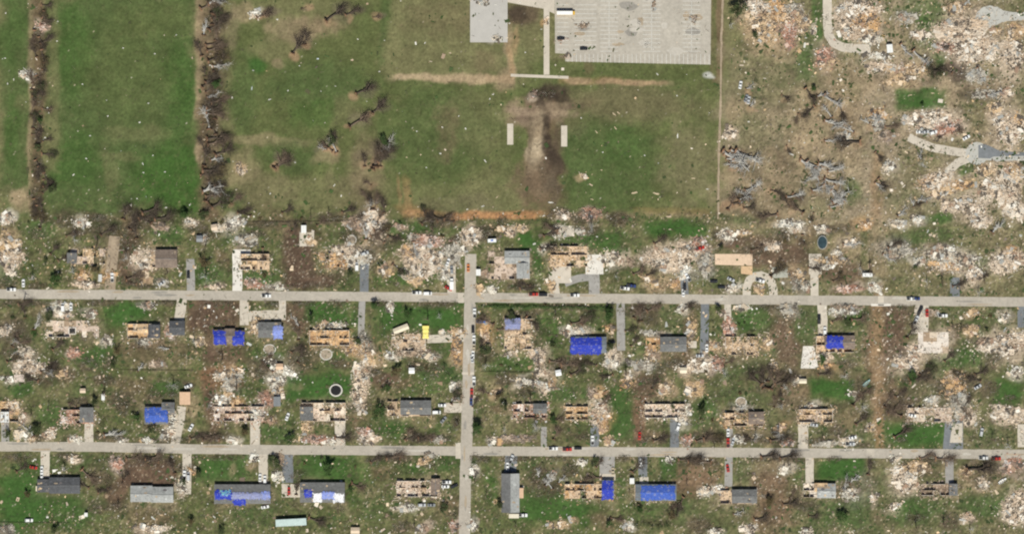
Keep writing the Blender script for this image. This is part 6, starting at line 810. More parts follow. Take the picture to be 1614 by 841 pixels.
# ------------------------------------------------------------------ brush heaps
def brush(x, y, rx, ry, seed):
    rng = random.Random(seed); ox, oy = P(x, y); a, b = rx * S, ry * S; mb = MB(); n = int(40 + a * b * 1.6)
    for k in range(n):
        t = rng.uniform(0, 6.28); f = math.sqrt(rng.random()); p = Vector((a * f * math.cos(t), b * f * math.sin(t), rng.uniform(.05, 1.0 * (1.15 - f)))); ang = rng.choice((rng.gauss(.3, .4), rng.uniform(0, 3.14))); L = rng.uniform(.8, 3.2)
        d = Vector((math.cos(ang), math.sin(ang), rng.gauss(0, .2))) * L * .5; q = p + d; q.z = max(.04, q.z); s = p - d; s.z = max(.04, s.z)
        c = rng.choice([(.10, .075, .055), (.14, .105, .075), (.07, .055, .04), (.22, .17, .12), (.26, .24, .21)]); mb.tube(s, q, rng.uniform(.04, .13), .02, 3, c, False)
    lf = leaves(rng, [(a * rng.uniform(-.9, .9), b * rng.uniform(-.9, .9), .5) for _ in range(14)], int(n * 1.3), .5, .24)
    T = empty('brush_heap', (ox, oy, 0)); mb.build('branches', ATTR, T, True); lf.build('foliage', rng.choice((LEAFM[1], LEAFM[2], LEAFM[1])), T)
    auto(T, ('long ' if rx > 24 else 'small ' if rx < 15 else '') + 'heap of brown branches', x, y, 'brush heap', 'heaps of broken branches')
for i, p in enumerate(BRUSH): brush(*p, 7000 + i)
# a clipped hedge along the verge and a dark one at the bottom
def hedge_row(x0, y0, x1, y1, w, h, seed, label):
    rng = random.Random(seed); a = Vector(P(x0, y0)); b = Vector(P(x1, y1)); T = empty('hedge', (a.x, a.y, 0)); n = int((b - a).length / 1.2); pts = []; st = MB()
    for k in range(n):
        q = (b - a) * (k + .5) / n; pts += [(q.x + rng.uniform(-.4, .4), q.y + rng.uniform(-w, w), h * rng.uniform(.4, 1)) for _ in range(4)]; st.tube((q.x, q.y, 0), (q.x, q.y, h * .7), .05, .03, 4)
    st.build('stems', BARKB, T); leaves(rng, pts, n * 46, .38, .26).build('foliage', LEAFM[0 if h < 2 else 1], T); tag(T, label, 'hedge')
hedge_row(758, 483, 962, 485, .7, 1.6, 1, 'long low green hedge along the verge right of the side road')
hedge_row(1000, 828, 1058, 829, 1.6, 3.2, 2, 'tall dark hedge at the bottom edge below the long blue tarped house')
hedge_row(262, 338, 304, 334, 1.0, 2.4, 3, 'dark green hedge at the foot of the lower left meadow')
# ------------------------------------------------------------------ vehicles
PAINT = {'white': (.78, .78, .77), 'silver': (.48, .49, .50), 'grey': (.24, .25, .26), 'black': (.02, .02, .022), 'red': (.42, .03, .02), 'navy': (.03, .05, .16), 'blue': (.05, .11, .30), 'tan': (.48, .40, .28), 'green': (.05, .16, .10), 'orange': (.6, .2, .06), 'yellow': (.72, .50, .06)}
TYRE = mat('tyre_rubber', (.018, .018, .018), .9, .1); LAMP = mat('headlight_lens', (.7, .7, .68), .2, .05); CHASSIS = mat('dark_underbody', (.03, .03, .03), .8, .1)
def loft(secs, n_side):  # sections: (x, half width, z low, z high) -> closed hull with shoulder bevels
    mb = MB(); rows = []
    for (x, w, z0, z1) in secs:
        b = min(.16, w * .2); pts = [(x, -w, z0), (x, w, z0), (x, w, z1 - b), (x, w - b, z1), (x, -w + b, z1), (x, -w, z1 - b)]; rows.append([len(mb.v) + k for k in range(6)]); mb.v += pts
    for a, b in zip(rows[:-1], rows[1:]):
        for k in range(6): k2 = (k + 1) % 6; mb.f.append((a[k], a[k2], b[k2], b[k])); mb.c.append((1, 1, 1))
    mb.f.append(tuple(reversed(rows[0]))); mb.f.append(tuple(rows[-1])); mb.c += [(1, 1, 1)] * 2
    return mb
SHAPE = {}   # type -> meshes
def vehicle_shapes(t):
    if t in SHAPE: return SHAPE[t]
    L, Wd, wheelx = {'car': (4.9, 1.9, 1.45), 'suv': (5.0, 2.0, 1.5), 'pickup': (5.9, 2.05, 1.85), 'van': (5.4, 2.1, 1.65)}[t]; w = Wd / 2; l = L / 2
    if t == 'car': body = loft([(-l, w * .86, .35, .80), (-l + .25, w * .97, .28, .95), (-.9, w, .25, .98), (1.0, w, .25, .95), (l - .35, w * .95, .28, .84), (l, w * .80, .36, .68)], 6); glass = [(-1.75, w * .80, .90, .97), (-1.15, w * .78, .9, 1.40), (.25, w * .78, .9, 1.42), (1.15, w * .84, .9, .96)]; roof = (-1.05, .2, w * .70, 1.43)
    elif t == 'suv': body = loft([(-l, w * .9, .4, 1.05), (-l + .2, w, .32, 1.12), (1.0, w, .32, 1.10), (l - .3, w * .96, .34, 1.0), (l, w * .84, .42, .82)], 6); glass = [(-l + .15, w * .84, 1.05, 1.12), (-l + .5, w * .82, 1.05, 1.72), (.45, w * .82, 1.05, 1.74), (1.2, w * .88, 1.05, 1.12)]; roof = (-l + .55, .4, w * .76, 1.745)
    elif t == 'van': body = loft([(-l, w * .95, .4, 1.25), (-l + .15, w, .34, 1.3), (1.6, w, .34, 1.28), (l - .25, w * .96, .36, 1.05), (l, w * .84, .44, .85)], 6); glass = [(-l + .05, w * .92, 1.2, 1.3), (-l + .25, w * .88, 1.2, 2.0), (1.0, w * .88, 1.2, 2.02), (1.9, w * .9, 1.2, 1.28)]; roof = (-l + .3, .98, w * .86, 2.03)
    else: body = loft([(-l, w * .96, .5, 1.02), (-.75, w, .42, 1.05), (-.70, w, .42, 1.12), (1.1, w, .42, 1.12), (l - .25, w * .97, .44, 1.06), (l, w * .88, .5, .86)], 6); glass = [(-.72, w * .84, 1.08, 1.14), (-.5, w * .82, 1.08, 1.78), (.75, w * .82, 1.08, 1.80), (1.45, w * .88, 1.08, 1.14)]; roof = (-.45, .7, w * .76, 1.805)
    g = loft(glass, 6); rb = MB(); x0, x1, hw, z = roof; rb.box(((x0 + x1) / 2, 0, z + .02), (x1 - x0, hw * 2, .07), taper=.94)
    wh = MB(); wh.tube((0, -.11, 0), (0, .11, 0), .33, .33, 12); lm = MB(); lm.box((0, 0, 0), (.06, .34, .16))
    bed = None
    if t == 'pickup': bed = MB(); bed.box((-l + 1.12, 0, 1.058), (1.95, Wd - .34, .012))
    SHAPE[t] = dict(body=body.mesh('body', None), glass=g.mesh('window_band', None), roof=rb.mesh('roof_panel', None), wheel=wh.mesh('wheel', None), lamp=lm.mesh('headlight', None), bed=bed.mesh('cargo_bed', None) if bed else None, L=L, W=Wd, wx=wheelx)
    return SHAPE[t]
def vehicle(x, y, ang, t, colour, phrase=None, label=None, tilt=0., z=.06):
    s = vehicle_shapes(t); px, py = P(x, y); paint = mat('car_paint_' + colour, PAINT[colour], .32, .05, .6, spec=.5); o = empty({'car': 'parked_car', 'suv': 'parked_suv', 'pickup': 'pickup_truck', 'van': 'parked_van'}[t], (px, py, z), R(ang))
    o.rotation_euler = (tilt, 0, R(ang))
    child('body', with_mat(s['body'], paint), o); child('window_band', with_mat(s['glass'], GLASSM), o); child('roof_panel', with_mat(s['roof'], paint), o)
    for sx in (-1, 1):
        for sy in (-1, 1): child('wheel', with_mat(s['wheel'], TYRE), o, (sx * s['wx'], sy * (s['W'] / 2 - .1), .33))
    for sy in (-1, 1): child('headlight', with_mat(s['lamp'], LAMP), o, (s['L'] / 2 - .06, sy * s['W'] * .31, .66 if t == 'car' else .78))
    if s['bed']: child('cargo_bed', with_mat(s['bed'], CHASSIS), o)
    word = {'car': 'car', 'suv': 'sport utility car', 'pickup': 'pickup truck', 'van': 'van'}[t]
    if label: tag(o, label, 'car' if t in ('car', 'suv') else ('van' if t == 'van' else 'pickup'), 'vehicles in the stricken streets')
    else: auto(o, phrase or ('parked %s %s' % (colour, word)), x, y, 'car' if t in ('car', 'suv') else ('van' if t == 'van' else 'pickup'), 'vehicles in the stricken streets')
    return o
CARS = [(18, 456, 0, 'pickup', 'white'), (37, 446, 90, 'car', 'white'), (177, 437, 90, 'pickup', 'white'), (255, 446, 30, 'car', 'silver'), (297, 433, 90, 'suv', 'black'), (99, 484, 90, 'van', 'white'), (112, 483, 90, 'car', 'white'), (420, 466, 0, 'pickup', 'white'), (562.5, 420, 90, 'van', 'white'), (575, 399, 20, 'suv', 'silver'),
 (657, 461, 0, 'pickup', 'white'), (674, 462, 0, 'van', 'white'), (707, 454, -30, 'car', 'red'), (712, 425, 95, 'suv', 'grey'), (706, 413, 70, 'car', 'white'), (738, 422, 90, 'car', 'orange'), (841, 463.5, 0, 'pickup', 'red'), (856, 464, 0, 'van', 'black'), (906, 465, 0, 'pickup', 'white'), (985, 454, -8, 'pickup', 'white'), (995, 450, -8, 'pickup', 'navy'), (1079, 452, 90, 'suv', 'black'), (1077, 461, 90, 'car', 'white'), (1084, 437, 120, 'pickup', 'white'),
 (1125, 443, 0, 'car', 'black'), (1137, 452, 0, 'car', 'black'), (1152, 440, -25, 'car', 'silver'), (1198, 442, -15, 'pickup', 'white'), (1103, 391, 15, 'pickup', 'red'), (1436, 470.5, 0, 'pickup', 'white'), (1444, 470.5, 0, 'car', 'navy'), (1450, 489, 65, 'pickup', 'black'), (1444, 504, 65, 'pickup', 'silver'), (1461, 493, 90, 'car', 'red'), (1486, 497, 0, 'pickup', 'white'),
 (748, 493, 90, 'pickup', 'white'), (758, 506, 0, 'pickup', 'blue'), (745.5, 519, 90, 'suv', 'black'), (747, 535, 90, 'pickup', 'white'), (747, 547, 90, 'car', 'tan'), (745.5, 558, 90, 'car', 'white'), (744, 565, 100, 'car', 'silver'), (747, 600, 90, 'pickup', 'white'), (743.5, 619, 90, 'pickup', 'red'), (742.6, 632, 90, 'car', 'navy'), (964, 540, 20, 'car', 'black'), (1114, 548, 90, 'car', 'white'), (1103, 560, 0, 'car', 'silver'), (1300, 521, 90, 'suv', 'white'), (1291, 503, 90, 'pickup', 'black'),
 (297, 608, 20, 'car', 'white'), (301, 673, 60, 'car', 'white'), (453, 656, 70, 'car', 'white'), (697, 638, 0, 'car', 'white'), (688, 649, 0, 'van', 'white'), (699, 661, 50, 'car', 'grey'), (806, 723, 70, 'pickup', 'silver'), (800, 734, 90, 'car', 'white'), (872, 706, 0, 'pickup', 'white'), (894, 707.5, 0, 'pickup', 'red'), (911, 705.5, 0, 'car', 'black'), (934, 693, 90, 'pickup', 'white'), (1008, 686, 85, 'car', 'red'), (1069, 672, 70, 'suv', 'white'), (1010, 728, 90, 'car', 'white'), (966, 742, 90, 'car', 'tan'),
 (1147.5, 697, 90, 'pickup', 'red'), (1147.5, 681, 90, 'car', 'white'), (1155, 695, 75, 'car', 'silver'), (1344, 689, 10, 'car', 'white'), (1340, 699, 0, 'pickup', 'silver'), (1283, 669, -8, 'car', 'silver'), (1547, 680, 80, 'suv', 'silver'), (1550, 721, 0, 'pickup', 'white'), (1570, 722, 0, 'pickup', 'red'), (1438, 654, -10, 'car', 'white'), (1541, 609, 30, 'car', 'silver'),
 (53, 736, -10, 'car', 'red'), (66, 740, 90, 'car', 'white'), (66, 750, 90, 'car', 'white'), (291, 748, 90, 'pickup', 'white'), (297, 750, 90, 'van', 'silver'), (46, 819, 0, 'suv', 'white'), (410, 752, 90, 'car', 'white'), (417.5, 755, 90, 'suv', 'white'), (455.5, 773, 90, 'car', 'red'), (704, 759, 0, 'pickup', 'white'), (702, 766, 0, 'car', 'white'), (716, 765, 25, 'car', 'black'), (418, 798, 10, 'car', 'white'), (824, 811, 0, 'pickup', 'white'), (1147, 737, 100, 'car', 'red'), (792, 774, 80, 'car', 'black'), (665, 795, 0, 'suv', 'silver'), (680, 795, 0, 'car', 'grey'),
 (920, 77, 0, 'car', 'black'), (884, 61, 0, 'car', 'black'), (1450, 208, 0, 'car', 'white'), (1458, 208, 5, 'car', 'silver'), (1471, 209, 20, 'suv', 'white'), (1167, 134, 80, 'car', 'white'), (1176, 155, 70, 'car', 'grey'), (1180, 158, 80, 'car', 'silver'), (1523, 217, 30, 'car', 'white')]
for (x, y, a, t, c) in CARS: vehicle(x, y, a, t, c)
# box truck, trailers, school bus, boat
def boxy(name, x, y, ang, parts, label, cat):
    px, py = P(x, y); o = empty(name, (px, py, .06), R(ang))
    for (pn, boxes, m) in parts:
        mb = MB()
        for b in boxes: mb.box(*b) if not (isinstance(b[0], str)) else mb.tube(*b[1:])
        q = mb.build(pn, m, o)
    tag(o, label, cat); return o
WHITEM = mat('white_sheet_metal', (.78, .78, .76), .4, .06, .8); STEEL = mat('dull_steel', (.35, .35, .35), .5, .15, metal=.5); YEL = mat('school_bus_yellow', (.62, .36, .02), .4, .06, .5)
def wheels(xs, w, r=.45): return [[('t', (x_, s * w - .12, r), (x_, s * w + .12, r), r, r, 12)] for x_ in xs for s in (-1, 1)]
boxy('box_truck', 712, 447, 90, [('cargo_box', [((-1.2, 0, 1.75), (5.2, 2.4, 2.5))], WHITEM), ('cab', [((2.4, 0, 1.25), (1.9, 2.1, 1.7), 0, 0, 0, (1, 1, 1), .88)], WHITEM), ('windscreen', [((3.26, 0, 1.55), (.1, 1.7, .7))], GLASSM)] + [('wheel', w_, TYRE) for w_ in wheels((-2.6, 2.3), 1.05)], 'white box truck standing in the drive beside the smashed red car', 'truck')
boxy('school_bus', 891.5, 21, 0, [('body', [((-.6, 0, 1.55), (10.2, 2.55, 2.1)), ((5.0, 0, 1.05), (1.6, 2.2, 1.2))], YEL), ('roof_panel', [((-.6, 0, 2.68), (10.1, 2.45, .16), 0, 0, 0, (1, 1, 1), .93)], WHITEM), ('window_band', [((-.6, s * 1.28, 2.05), (9.2, .04, .6)) for s in (-1, 1)], GLASSM), ('windscreen', [((4.53, 0, 2.0), (.06, 2.1, .8))], GLASSM)] + [('wheel', w_, TYRE) for w_ in wheels((-3.4, 4.2), 1.15, .5)], 'yellow school bus with white roof at the parking lot corner', 'bus')
boxy('travel_trailer', 1367, 433, 0, [('body', [((0, 0, 1.55), (6.6, 2.4, 2.2), 0, 0, 0, (1, 1, 1), .93)], WHITEM), ('roof_hatch', [((-1.4, 0, 2.7), (.8, .8, .14))], STEEL), ('roof_hatch', [((1.6, .2, 2.7), (.8, .8, .14))], STEEL), ('window', [((s, -1.19, 1.7), (1.1, .05, .7)) for s in (-1.6, 1.4)], GLASSM), ('drawbar', [((3.9, 0, .5), (1.4, .12, .12))], STEEL)] + [('wheel', w_, TYRE) for w_ in wheels((-.5, .4), 1.05, .36)], 'white travel trailer standing alone in the brown yard', 'trailer')
boxy('travel_trailer', 775.5, 379, 2, [('body', [((0, 0, 1.5), (5.6, 2.3, 2.1), 0, 0, 0, (1, 1, 1), .93)], WHITEM), ('awning', [((0, .1, 2.62), (1.8, .9, .1))], mat('blue_canvas', (.05, .12, .45), .7, .1)), ('window', [((s, -1.14, 1.7), (1.0, .05, .6)) for s in (-1.4, 1.3)], GLASSM), ('drawbar', [((3.3, 0, .5), (1.2, .12, .12))], STEEL)] + [('wheel', w_, TYRE) for w_ in wheels((-.4, .5), 1.0, .36)], 'white trailer with blue roof patch on grass above the grey roof', 'trailer')
boxy('flatbed_trailer', 158, 438, 88, [('deck', [((0, 0, .7), (4.6, 2.2, .12))], mat('grey_deck_boards', (.55, .55, .53), .8, .15)), ('rail', [((0, s * 1.1, .9), (4.6, .08, .3)) for s in (-1, 1)], STEEL), ('drawbar', [((2.9, 0, .6), (1.3, .1, .1))], STEEL)] + [('wheel', w_, TYRE) for w_ in wheels((-.3,), 1.22, .36)], 'grey flatbed trailer on grass beside the dirt drive', 'trailer')
boxy('flatbed_trailer', 804, 746, 0, [('deck', [((0, 0, .8), (8.2, 2.4, .14))], mat('black_deck', (.03, .032, .04), .6, .2)), ('rail', [((0, s * 1.2, 1.05), (8.2, .1, .4)) for s in (-1, 1)], STEEL)] + [('wheel', w_, TYRE) for w_ in wheels((-.5, .5), 1.3, .4)], 'black flatbed trailer across the drive above the two toned roof', 'trailer')
boxy('mobile_home', 459, 822, 3, [('body', [((0, 0, 1.5), (19, 4.2, 2.6))], mat('pale_teal_metal', (.46, .56, .54), .5, .08)), ('roof', [((0, 0, 2.9), (19.4, 4.5, .2), 0, 0, 0, (1, 1, 1), .97)], mat('pale_teal_roof', (.46, .56, .54), .55, .15)), ('window', [((s, -2.12, 1.6), (1.2, .05, .8)) for s in (-6, -2, 2, 6)], GLASSM), ('door', [((4, -2.12, 1.3), (.9, .06, 2))], DOORM)], 'long pale teal mobile home near the bottom edge', 'mobile home')
boxy('mobile_home', 810, 812, 0, [('body', [((0, 0, 1.3), (6.2, 2.6, 2.2))], mat('cream_metal', (.62, .56, .44), .5, .08)), ('roof', [((0, 0, 2.48), (6.4, 2.8, .14), 0, 0, 0, (1, 1, 1), .95)], mat('cream_roof', (.66, .6, .48), .5, .1)), ('window', [((s, -1.32, 1.6), (1.0, .05, .6)) for s in (-1.7, 1.7)], GLASSM)], 'cream camper cabin below the two toned roof', 'camper')
def boat(x, y, ang, c, label):
    px, py = P(x, y); o = empty('boat', (px, py, .1), R(ang)); hb = MB(); n = 9; rows = []
    for k in range(n):
        t = k / (n - 1); w = 1.05 * math.sin(math.pi * min(1, .22 + t * .78)) ** .7 if k < n - 1 else .03; x_ = -3 + 6 * t; rows.append([len(hb.v) + j for j in range(5)]); hb.v += [(x_, -w, .9), (x_, -w * .7, .3), (x_, 0, .05), (x_, w * .7, .3), (x_, w, .9)]
    for a, b in zip(rows[:-1], rows[1:]):
        for j in range(4): hb.f.append((a[j], a[j + 1], b[j + 1], b[j])); hb.c.append((1, 1, 1))
    hb.f.append(tuple(rows[0])); hb.c.append((1, 1, 1)); h = hb.build('hull', mat('hull_' + c, {'teal': (.30, .46, .44), 'white': (.72, .72, .7)}[c], .35, .08), o); md = h.modifiers.new('t', 'SOLIDIFY'); md.thickness = .08
    sb = MB()
    for xx in (-1.8, -.4, 1.0): sb.box((xx, 0, .62), (.4, 1.3, .08))
    sb.build('bench', mat('boat_bench', (.35, .28, .2), .7), o); db = MB(); db.box((2.1, 0, .88), (1.5, .9, .06), taper=.6); db.build('foredeck', mat('hull_' + c, (.3, .46, .44)), o); tag(o, label, 'boat')
boat(1366, 603, 45, 'teal', 'pale teal boat lying askew in the yard beside a dirt track'); boat(1580, 757, 35, 'white', 'white boat stranded on grass near the lower right edge')
# ------------------------------------------------------------------ sheds, pools, trampolines, canopies
def shed(x, y, w, d, roofc, wallc, ang, label, hgt=2.1, name='shed'):
    px, py = P(x, y); o = empty(name, (px, py, 0), R(ang)); w *= S; d *= S; mb = MB(); t = .1
    mb.box((0, -d / 2 + t, hgt / 2), (w - .3, t, hgt)); mb.box((0, d / 2 - t, hgt / 2), (w - .3, t, hgt)); mb.box((-w / 2 + .2, 0, hgt / 2), (t, d - .35, hgt)); mb.box((w / 2 - .2, 0, hgt / 2), (t, d - .35, hgt)); mb.build('wall', mat('shed_wall_' + wallc, {'white': (.7, .7, .68), 'tan': (.5, .42, .32), 'grey': (.35, .35, .34)}[wallc], .8, .1), o)
    rb = MB(); h2 = hgt + min(w, d) * .16
    if w >= d: A = [(-w/2, -d/2, hgt), (w/2, -d/2, hgt), (w/2, 0, h2), (-w/2, 0, h2)]; B = [(-w/2, 0, h2), (w/2, 0, h2), (w/2, d/2, hgt), (-w/2, d/2, hgt)]
    else: A = [(-w/2, -d/2, hgt), (0, -d/2, h2), (0, d/2, h2), (-w/2, d/2, hgt)]; B = [(0, -d/2, h2), (w/2, -d/2, hgt), (w/2, d/2, hgt), (0, d/2, h2)]
    rb.quad(A); rb.quad(B); r = rb.build('roof', mat('shed_roof_' + roofc, {'white': (.76, .76, .74), 'grey': (.2, .21, .22), 'tan': (.58, .46, .34), 'beige': (.66, .58, .44), 'peach': (.62, .42, .28)}[roofc], .6, .12, .9), o); md = r.modifiers.new('t', 'SOLIDIFY'); md.thickness = .1; md.offset = 1
    db = MB(); db.box((0, -d / 2 + .02, .95), (1.1, .06, 1.8)); db.build('door', DOORM, o); tag(o, label, 'shed')
shed(754, 429, 7, 10, 'white', 'white', 0, 'small white shed on grass right of the side road top'); shed(649, 583.5, 9, 9, 'white', 'white', 0, 'white square shed in the yard behind the yellow awning house'); shed(880, 587, 9, 9, 'white', 'grey', 10, 'white square shed left of centre below the bright blue tarp'); shed(1077, 583, 11, 9, 'beige', 'tan', 0, 'beige shed in the brown yard below orange framing')
shed(437, 632, 11, 15, 'grey', 'grey', 0, 'grey roofed shed right of the long pink ruin'); shed(292, 627, 17, 20, 'peach', 'tan', 0, 'peach roofed shed behind the denim blue tarp house', 2.5); shed(163, 625, 5, 10, 'white', 'white', 0, 'narrow white shed in yard above the slate grey wing'); shed(131, 615, 9, 7, 'tan', 'tan', 0, 'tan garden shed alone on grass left of the narrow white shed')
shed(632, 518, 25, 9, 'beige', 'tan', 22, 'long beige roofed outbuilding lying tilted above the yellow awning house', 1.9, 'outbuilding'); shed(1402, 77, 9, 13, 'white', 'white', 5, 'bright white shed beside pink rubble at the upper right'); shed(338, 358, 10, 9, 'tan', 'tan', 10, 'small tan shed below the second hedgerow'); shed(479, 361, 8, 12, 'white', 'white', 0, 'white shed behind the dark brown yard'); shed(315, 376, 10, 10, 'grey', 'grey', 0, 'blue grey shed left of the pale concrete drive')
shed(441, 577, 11, 9, 'peach', 'tan', 0, 'peach shed in the yard behind the pale blue tarp'); shed(60, 769, 6, 8, 'beige', 'tan', 0, 'beige shed at the left end of the dark roof'); shed(136, 810, 5, 6, 'white', 'white', 0, 'tiny white shed at the lower left'); shed(560, 835, 14, 10, 'tan', 'tan', 0, 'tan shed cut by the bottom edge'); shed(821, 776, 8, 16, 'peach', 'tan', 0, 'peach shed touching the right of the two toned roof'); shed(996, 757, 7, 9, 'white', 'white', 0, 'white shed left of the long blue tarped lower house'); shed(1265, 600, 12, 7, 'beige', 'tan', 0, 'pale shed beside the big bare tree heap'); shed(8, 656, 12, 14, 'white', 'white', 0, 'white carport at the left edge beside tan ruin')
RIM = mat('pool_rim_vinyl', (.56, .53, .47), .6, .15); 
def pool(x, y, rx, ry, kind, label):
    px, py = P(x, y); o = empty({'p': 'swimming_pool', 't': 'trampoline', 'r': 'pool_wreck'}[kind], (px, py, 0)); a, b = rx * S, ry * S; n = 28; rng = random.Random(int(x))
    h = {'p': 1.1, 't': .9, 'r': .35}[kind]; rb = MB()
    for k in range(n):
        if kind == 'r' and rng.random() < .12: continue
        t0, t1 = 2 * math.pi * k / n, 2 * math.pi * (k + 1) / n; q = []
        for (f, z) in ((1, 0), (1, h), (.90 if kind == 'p' else .84, h), (.90 if kind == 'p' else .84, 0)): q.append([(a * f * math.cos(t), b * f * math.sin(t), z) for t in (t0, t1)])
        for j in range(3): rb.quad([q[j][0], q[j][1], q[j + 1][1], q[j + 1][0]])
    if kind == 't':
        rb = MB()
        for k in range(n):
            t0, t1 = 2 * math.pi * k / n, 2 * math.pi * (k + 1) / n; rb.quad([(a * math.cos(t0), b * math.sin(t0), h), (a * math.cos(t1), b * math.sin(t1), h), (a * .8 * math.cos(t1), b * .8 * math.sin(t1), h + .02), (a * .8 * math.cos(t0), b * .8 * math.sin(t0), h + .02)])
        lb = MB()
        for k in range(6): t = 2 * math.pi * k / 6; lb.tube((a * .9 * math.cos(t), b * .9 * math.sin(t), 0), (a * .9 * math.cos(t), b * .9 * math.sin(t), h), .05, .05, 6)
        lb.build('legs', STEEL, o)
    rb.build('rim', mat('weathered_pool_rim', (.34, .33, .30), .7, .3, 1.0) if kind == 'p' else RIM, o); c = MB(); c.quad([(a * (.9 if kind == 'p' else .83) * math.cos(2 * math.pi * k / n), b * (.9 if kind == 'p' else .83) * math.sin(2 * math.pi * k / n), {'p': h - .25, 't': h, 'r': .08}[kind]) for k in range(n)])
    c.build({'p': 'water', 't': 'jumping_mat', 'r': 'torn_liner'}[kind], {'p': mat('dark_pool_water', (.035, .06, .07), .15, .3, .6, spec=.5), 't': mat('black_mesh_mat', (.012, .012, .013), .8, .1), 'r': mat('muddy_pool_floor', (.34, .28, .21), .9, .35, 1.2)}[kind], o); tag(o, label, {'p': 'pool', 't': 'trampoline', 'r': 'pool'}[kind])
pool(529.5, 614.5, 10.5, 10, 't', 'round black trampoline with pale rim on green lawn'); pool(1296, 382, 8, 11, 'p', 'dark oval pool in the brown yard above the drive'); pool(514, 558, 10, 9, 'r', 'wrecked round pool with pale rim below the long orange ruin'); pool(1168, 633, 9, 8, 'r', 'small emptied pool with pale ring above the brown ended ruin'); pool(394, 380, 12, 9, 'r', 'wrecked oval pool ring above the roofless peach house'); pool(554, 378, 8, 8, 'r', 'wrecked round pool ring above the orange boards'); pool(425, 550, 10, 8, 'r', 'wrecked pool ring below the pale blue tarp'); pool(1484, 296, 14, 13, 'r', 'wrecked round pool ring in pink rubble at the right')
# pale wire-and-post fences
def fence(pts, label, h=1.3):
    Q = [Vector(P(*p)) for p in pts]; T = empty('fence', (Q[0].x, Q[0].y, 0)); pb = MB(); rb = MB()
    for a, b in zip(Q[:-1], Q[1:]):
        n = max(1, int((b - a).length / 2.6)); an = math.atan2(b.y - a.y, b.x - a.x)
        for k in range(n): q = a.lerp(b, k / n) - Q[0]; pb.box((q.x, q.y, h / 2), (.1, .1, h), an)
        m = (a + b) / 2 - Q[0]
        for z in (.35, .75, 1.15): rb.box((m.x, m.y, z), ((b - a).length, .04, .14), an)
    pb.build('post', FRAMEM, T); rb.build('rail', BARKB, T); tag(T, label, 'fence')
fence([(188, 583), (300, 584)], 'brown rail fence crossing yards below the plywood patched house'); fence([(400, 350), (450, 350), (550, 349)], 'broken fence line along the top of the yards'); fence([(758, 586), (850, 587)], 'thin dark fence right of the side road'); fence([(0, 823), (110, 824)], 'thin fence near the lower left corner')
# ------------------------------------------------------------------ blown sheets
SHM = {'w': mat('crumpled_white_sheet', (.64, .62, .57), .5, .12, 2), 'g': mat('crumpled_grey_sheet', (.46, .5, .5), .5, .12, 2), 't': mat('splintered_board', (.55, .44, .30), .8, .2, 2), 'b': mat('pale_blue_sheet', (.62, .68, .74), .5, .1, 2)}
SHME = []
for v in range(5):
    rng = random.Random(900 + v); mb = MB(); nx, ny = 4, 3; g = [[(i / nx - .5 + rng.uniform(-.05, .05), (j / ny - .5) * .62 + rng.uniform(-.08, .08), .06 + rng.uniform(0, .22)) for j in range(ny + 1)] for i in range(nx + 1)]
    for i in range(nx):
        for j in range(ny):
            if (i, j) in ((0, 0), (nx - 1, ny - 1)) and rng.random() < .7: continue
            mb.quad([g[i][j], g[i + 1][j], g[i + 1][j + 1], g[i][j + 1]])
    SHME.append(mb)
for i, (x, y, L, a, c) in enumerate(SHEETS):
    rng = random.Random(8000 + i); me = with_mat(SHME[i % 5].mesh('sheet_%d' % i, None), SHM[c]); px, py = P(x, y); o = bpy.data.objects.new('loose_board' if c == 't' else 'metal_sheet', me); COL.objects.link(o); o.location = (px, py, .02); o.rotation_euler = (0, 0, R(a)); w = L * S * .70
    o.scale = (w * .85, (w * .85 if L < 6 else max(.8, w * .32)), 1); md = o.modifiers.new('t', 'SOLIDIFY'); md.thickness = .03
    auto(o, {'w': 'white sheet', 'g': 'grey sheet', 't': 'tan board', 'b': 'pale blue sheet'}[c] + (' scrap' if L < 5 else ''), x, y, 'debris', 'scraps blown over the fields')
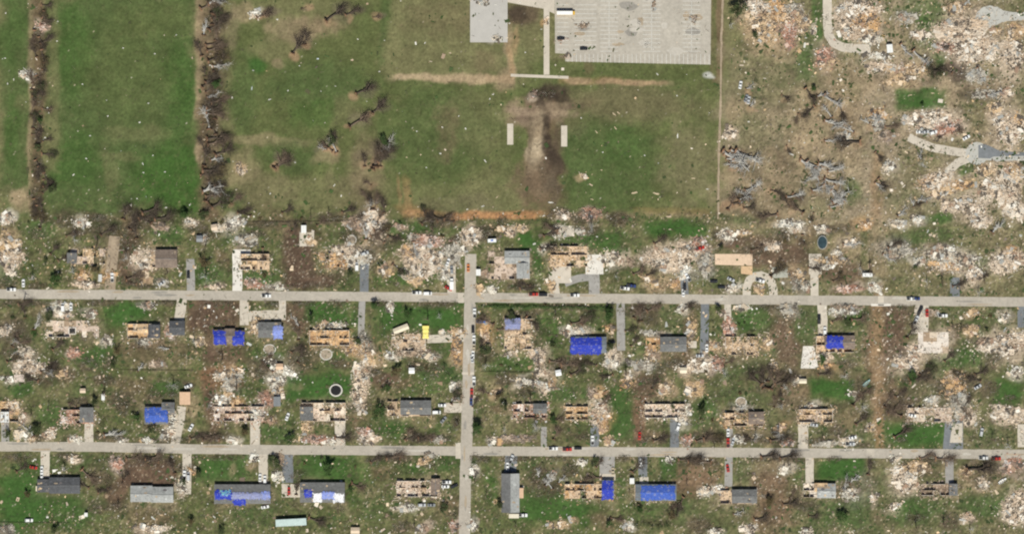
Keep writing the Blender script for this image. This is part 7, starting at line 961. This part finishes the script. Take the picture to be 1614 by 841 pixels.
# ------------------------------------------------------------------ small litter nobody could count
def litter(name, n, seed, dens_pow, pal, sizes, label, sticks=False):
    rs = np.random.RandomState(seed); rng = random.Random(seed); mb = MB(); x = rs.uniform(-10, 1624, n * 3); y = rs.uniform(-10, 851, n * 3); d = debris_density(x, y) ** dens_pow
    cl = fbm(x, y, 34, 200 + seed, 3); d = d * np.clip((cl - .40) * 5, .06, 2.0)
    keep = np.where(rs.rand(n * 3) < d)[0][:n]
    for k in keep:
        X, Y = x[k], y[k]
        ry = np.interp(X, [p[0] for p in UP], [p[1] for p in UP]); ly = np.interp(X, [p[0] for p in LO], [p[1] for p in LO])
        if abs(Y - ry) < 8.5 or abs(Y - ly) < 8.5 or (abs(X - (741 - (Y - 468) * .033)) < 10 and Y > 398): 
            if rng.random() < .97: continue
        px, py = P(X, Y); u = rng.random(); c = rng.choice(pal); q = rng.uniform(.75, 1.15); c = tuple(min(.8, v * q) for v in c)
        if sticks:
            a = rng.uniform(0, 3.14); L = rng.uniform(*sizes); e = (px + math.cos(a) * L, py + math.sin(a) * L, rng.uniform(.1, .7)); mb.tube((px, py, rng.uniform(.05, .3)), e, rng.uniform(.05, .14), .03, 3, c, False)
        else:
            s = min(3.2, sizes[0] * math.exp(abs(rng.gauss(0, .85)))); mb.box((px, py, rng.uniform(.03, .12)), (s, s * rng.uniform(.2, .8), rng.uniform(.04, .16)), rng.uniform(0, 3.14), rng.gauss(0, .15), rng.gauss(0, .15), c)
    o = mb.build(name, ATTR, None, True); tag(o, label, 'litter', None, 'stuff')
litter('scattered_litter', 9500, 1, 1.25, PALS['pink'] + PALS['tan'] + PALS['tan'] + PALS['brown'] + [(.72, .69, .63), (.3, .24, .17), (.42, .43, .40)], (.35, 1.25), 'small pale scraps of lumber and plaster strewn everywhere')
litter('broken_twigs', 14000, 2, 1.2, [(.10, .075, .055), (.07, .055, .04), (.16, .12, .085), (.25, .2, .15)], (.8, 3.0), 'broken twigs and branches strewn over the yards', True)
litter('torn_leaves', 12000, 3, .9, [(.045, .078, .022), (.055, .085, .028), (.065, .075, .03), (.04, .06, .02), (.085, .085, .04)], (.5, 1.6), 'torn green leaves and small branches blown over the yards')
# ------------------------------------------------------------------ labels from landmarks
NTH = ['', 'second ', 'third ', 'fourth ', 'fifth ', 'sixth ', 'seventh ', 'eighth ', 'ninth ', 'tenth ', 'eleventh ', 'twelfth ', 'thirteenth ', 'fourteenth ', 'fifteenth ', 'sixteenth ', 'seventeenth ', 'eighteenth ']
DIRS = ['right of', 'upper right of', 'above', 'upper left of', 'left of', 'lower left of', 'below', 'lower right of']
def do_labels():
    bykind = {}
    for e in TO_LABEL: bykind.setdefault(e[1], []).append(e)
    for ph, L in bykind.items():
        best = {}
        for (lx, ly, ln) in LANDMARKS:
            sec = {}
            for idx, (o, _, x, y) in enumerate(L):
                a = math.atan2(-(y - ly), x - lx); s = int(round(a / (math.pi / 4))) % 8; sec.setdefault(s, []).append((math.hypot(x - lx, y - ly), idx))
            for s, li in sec.items():
                li.sort()
                for r, (d, idx) in enumerate(li):
                    sc = d + 45 * r + (0 if d < 90 else (d - 90))
                    if r < len(NTH) and (idx not in best or sc < best[idx][0]): best[idx] = (sc, r, s, ln)
        for idx, (o, _, x, y) in enumerate(L):
            sc, r, s, ln = best[idx]; o['label'] = '%s %sclosest %s the %s' % (ph, NTH[r], DIRS[s], ln)
do_labels()
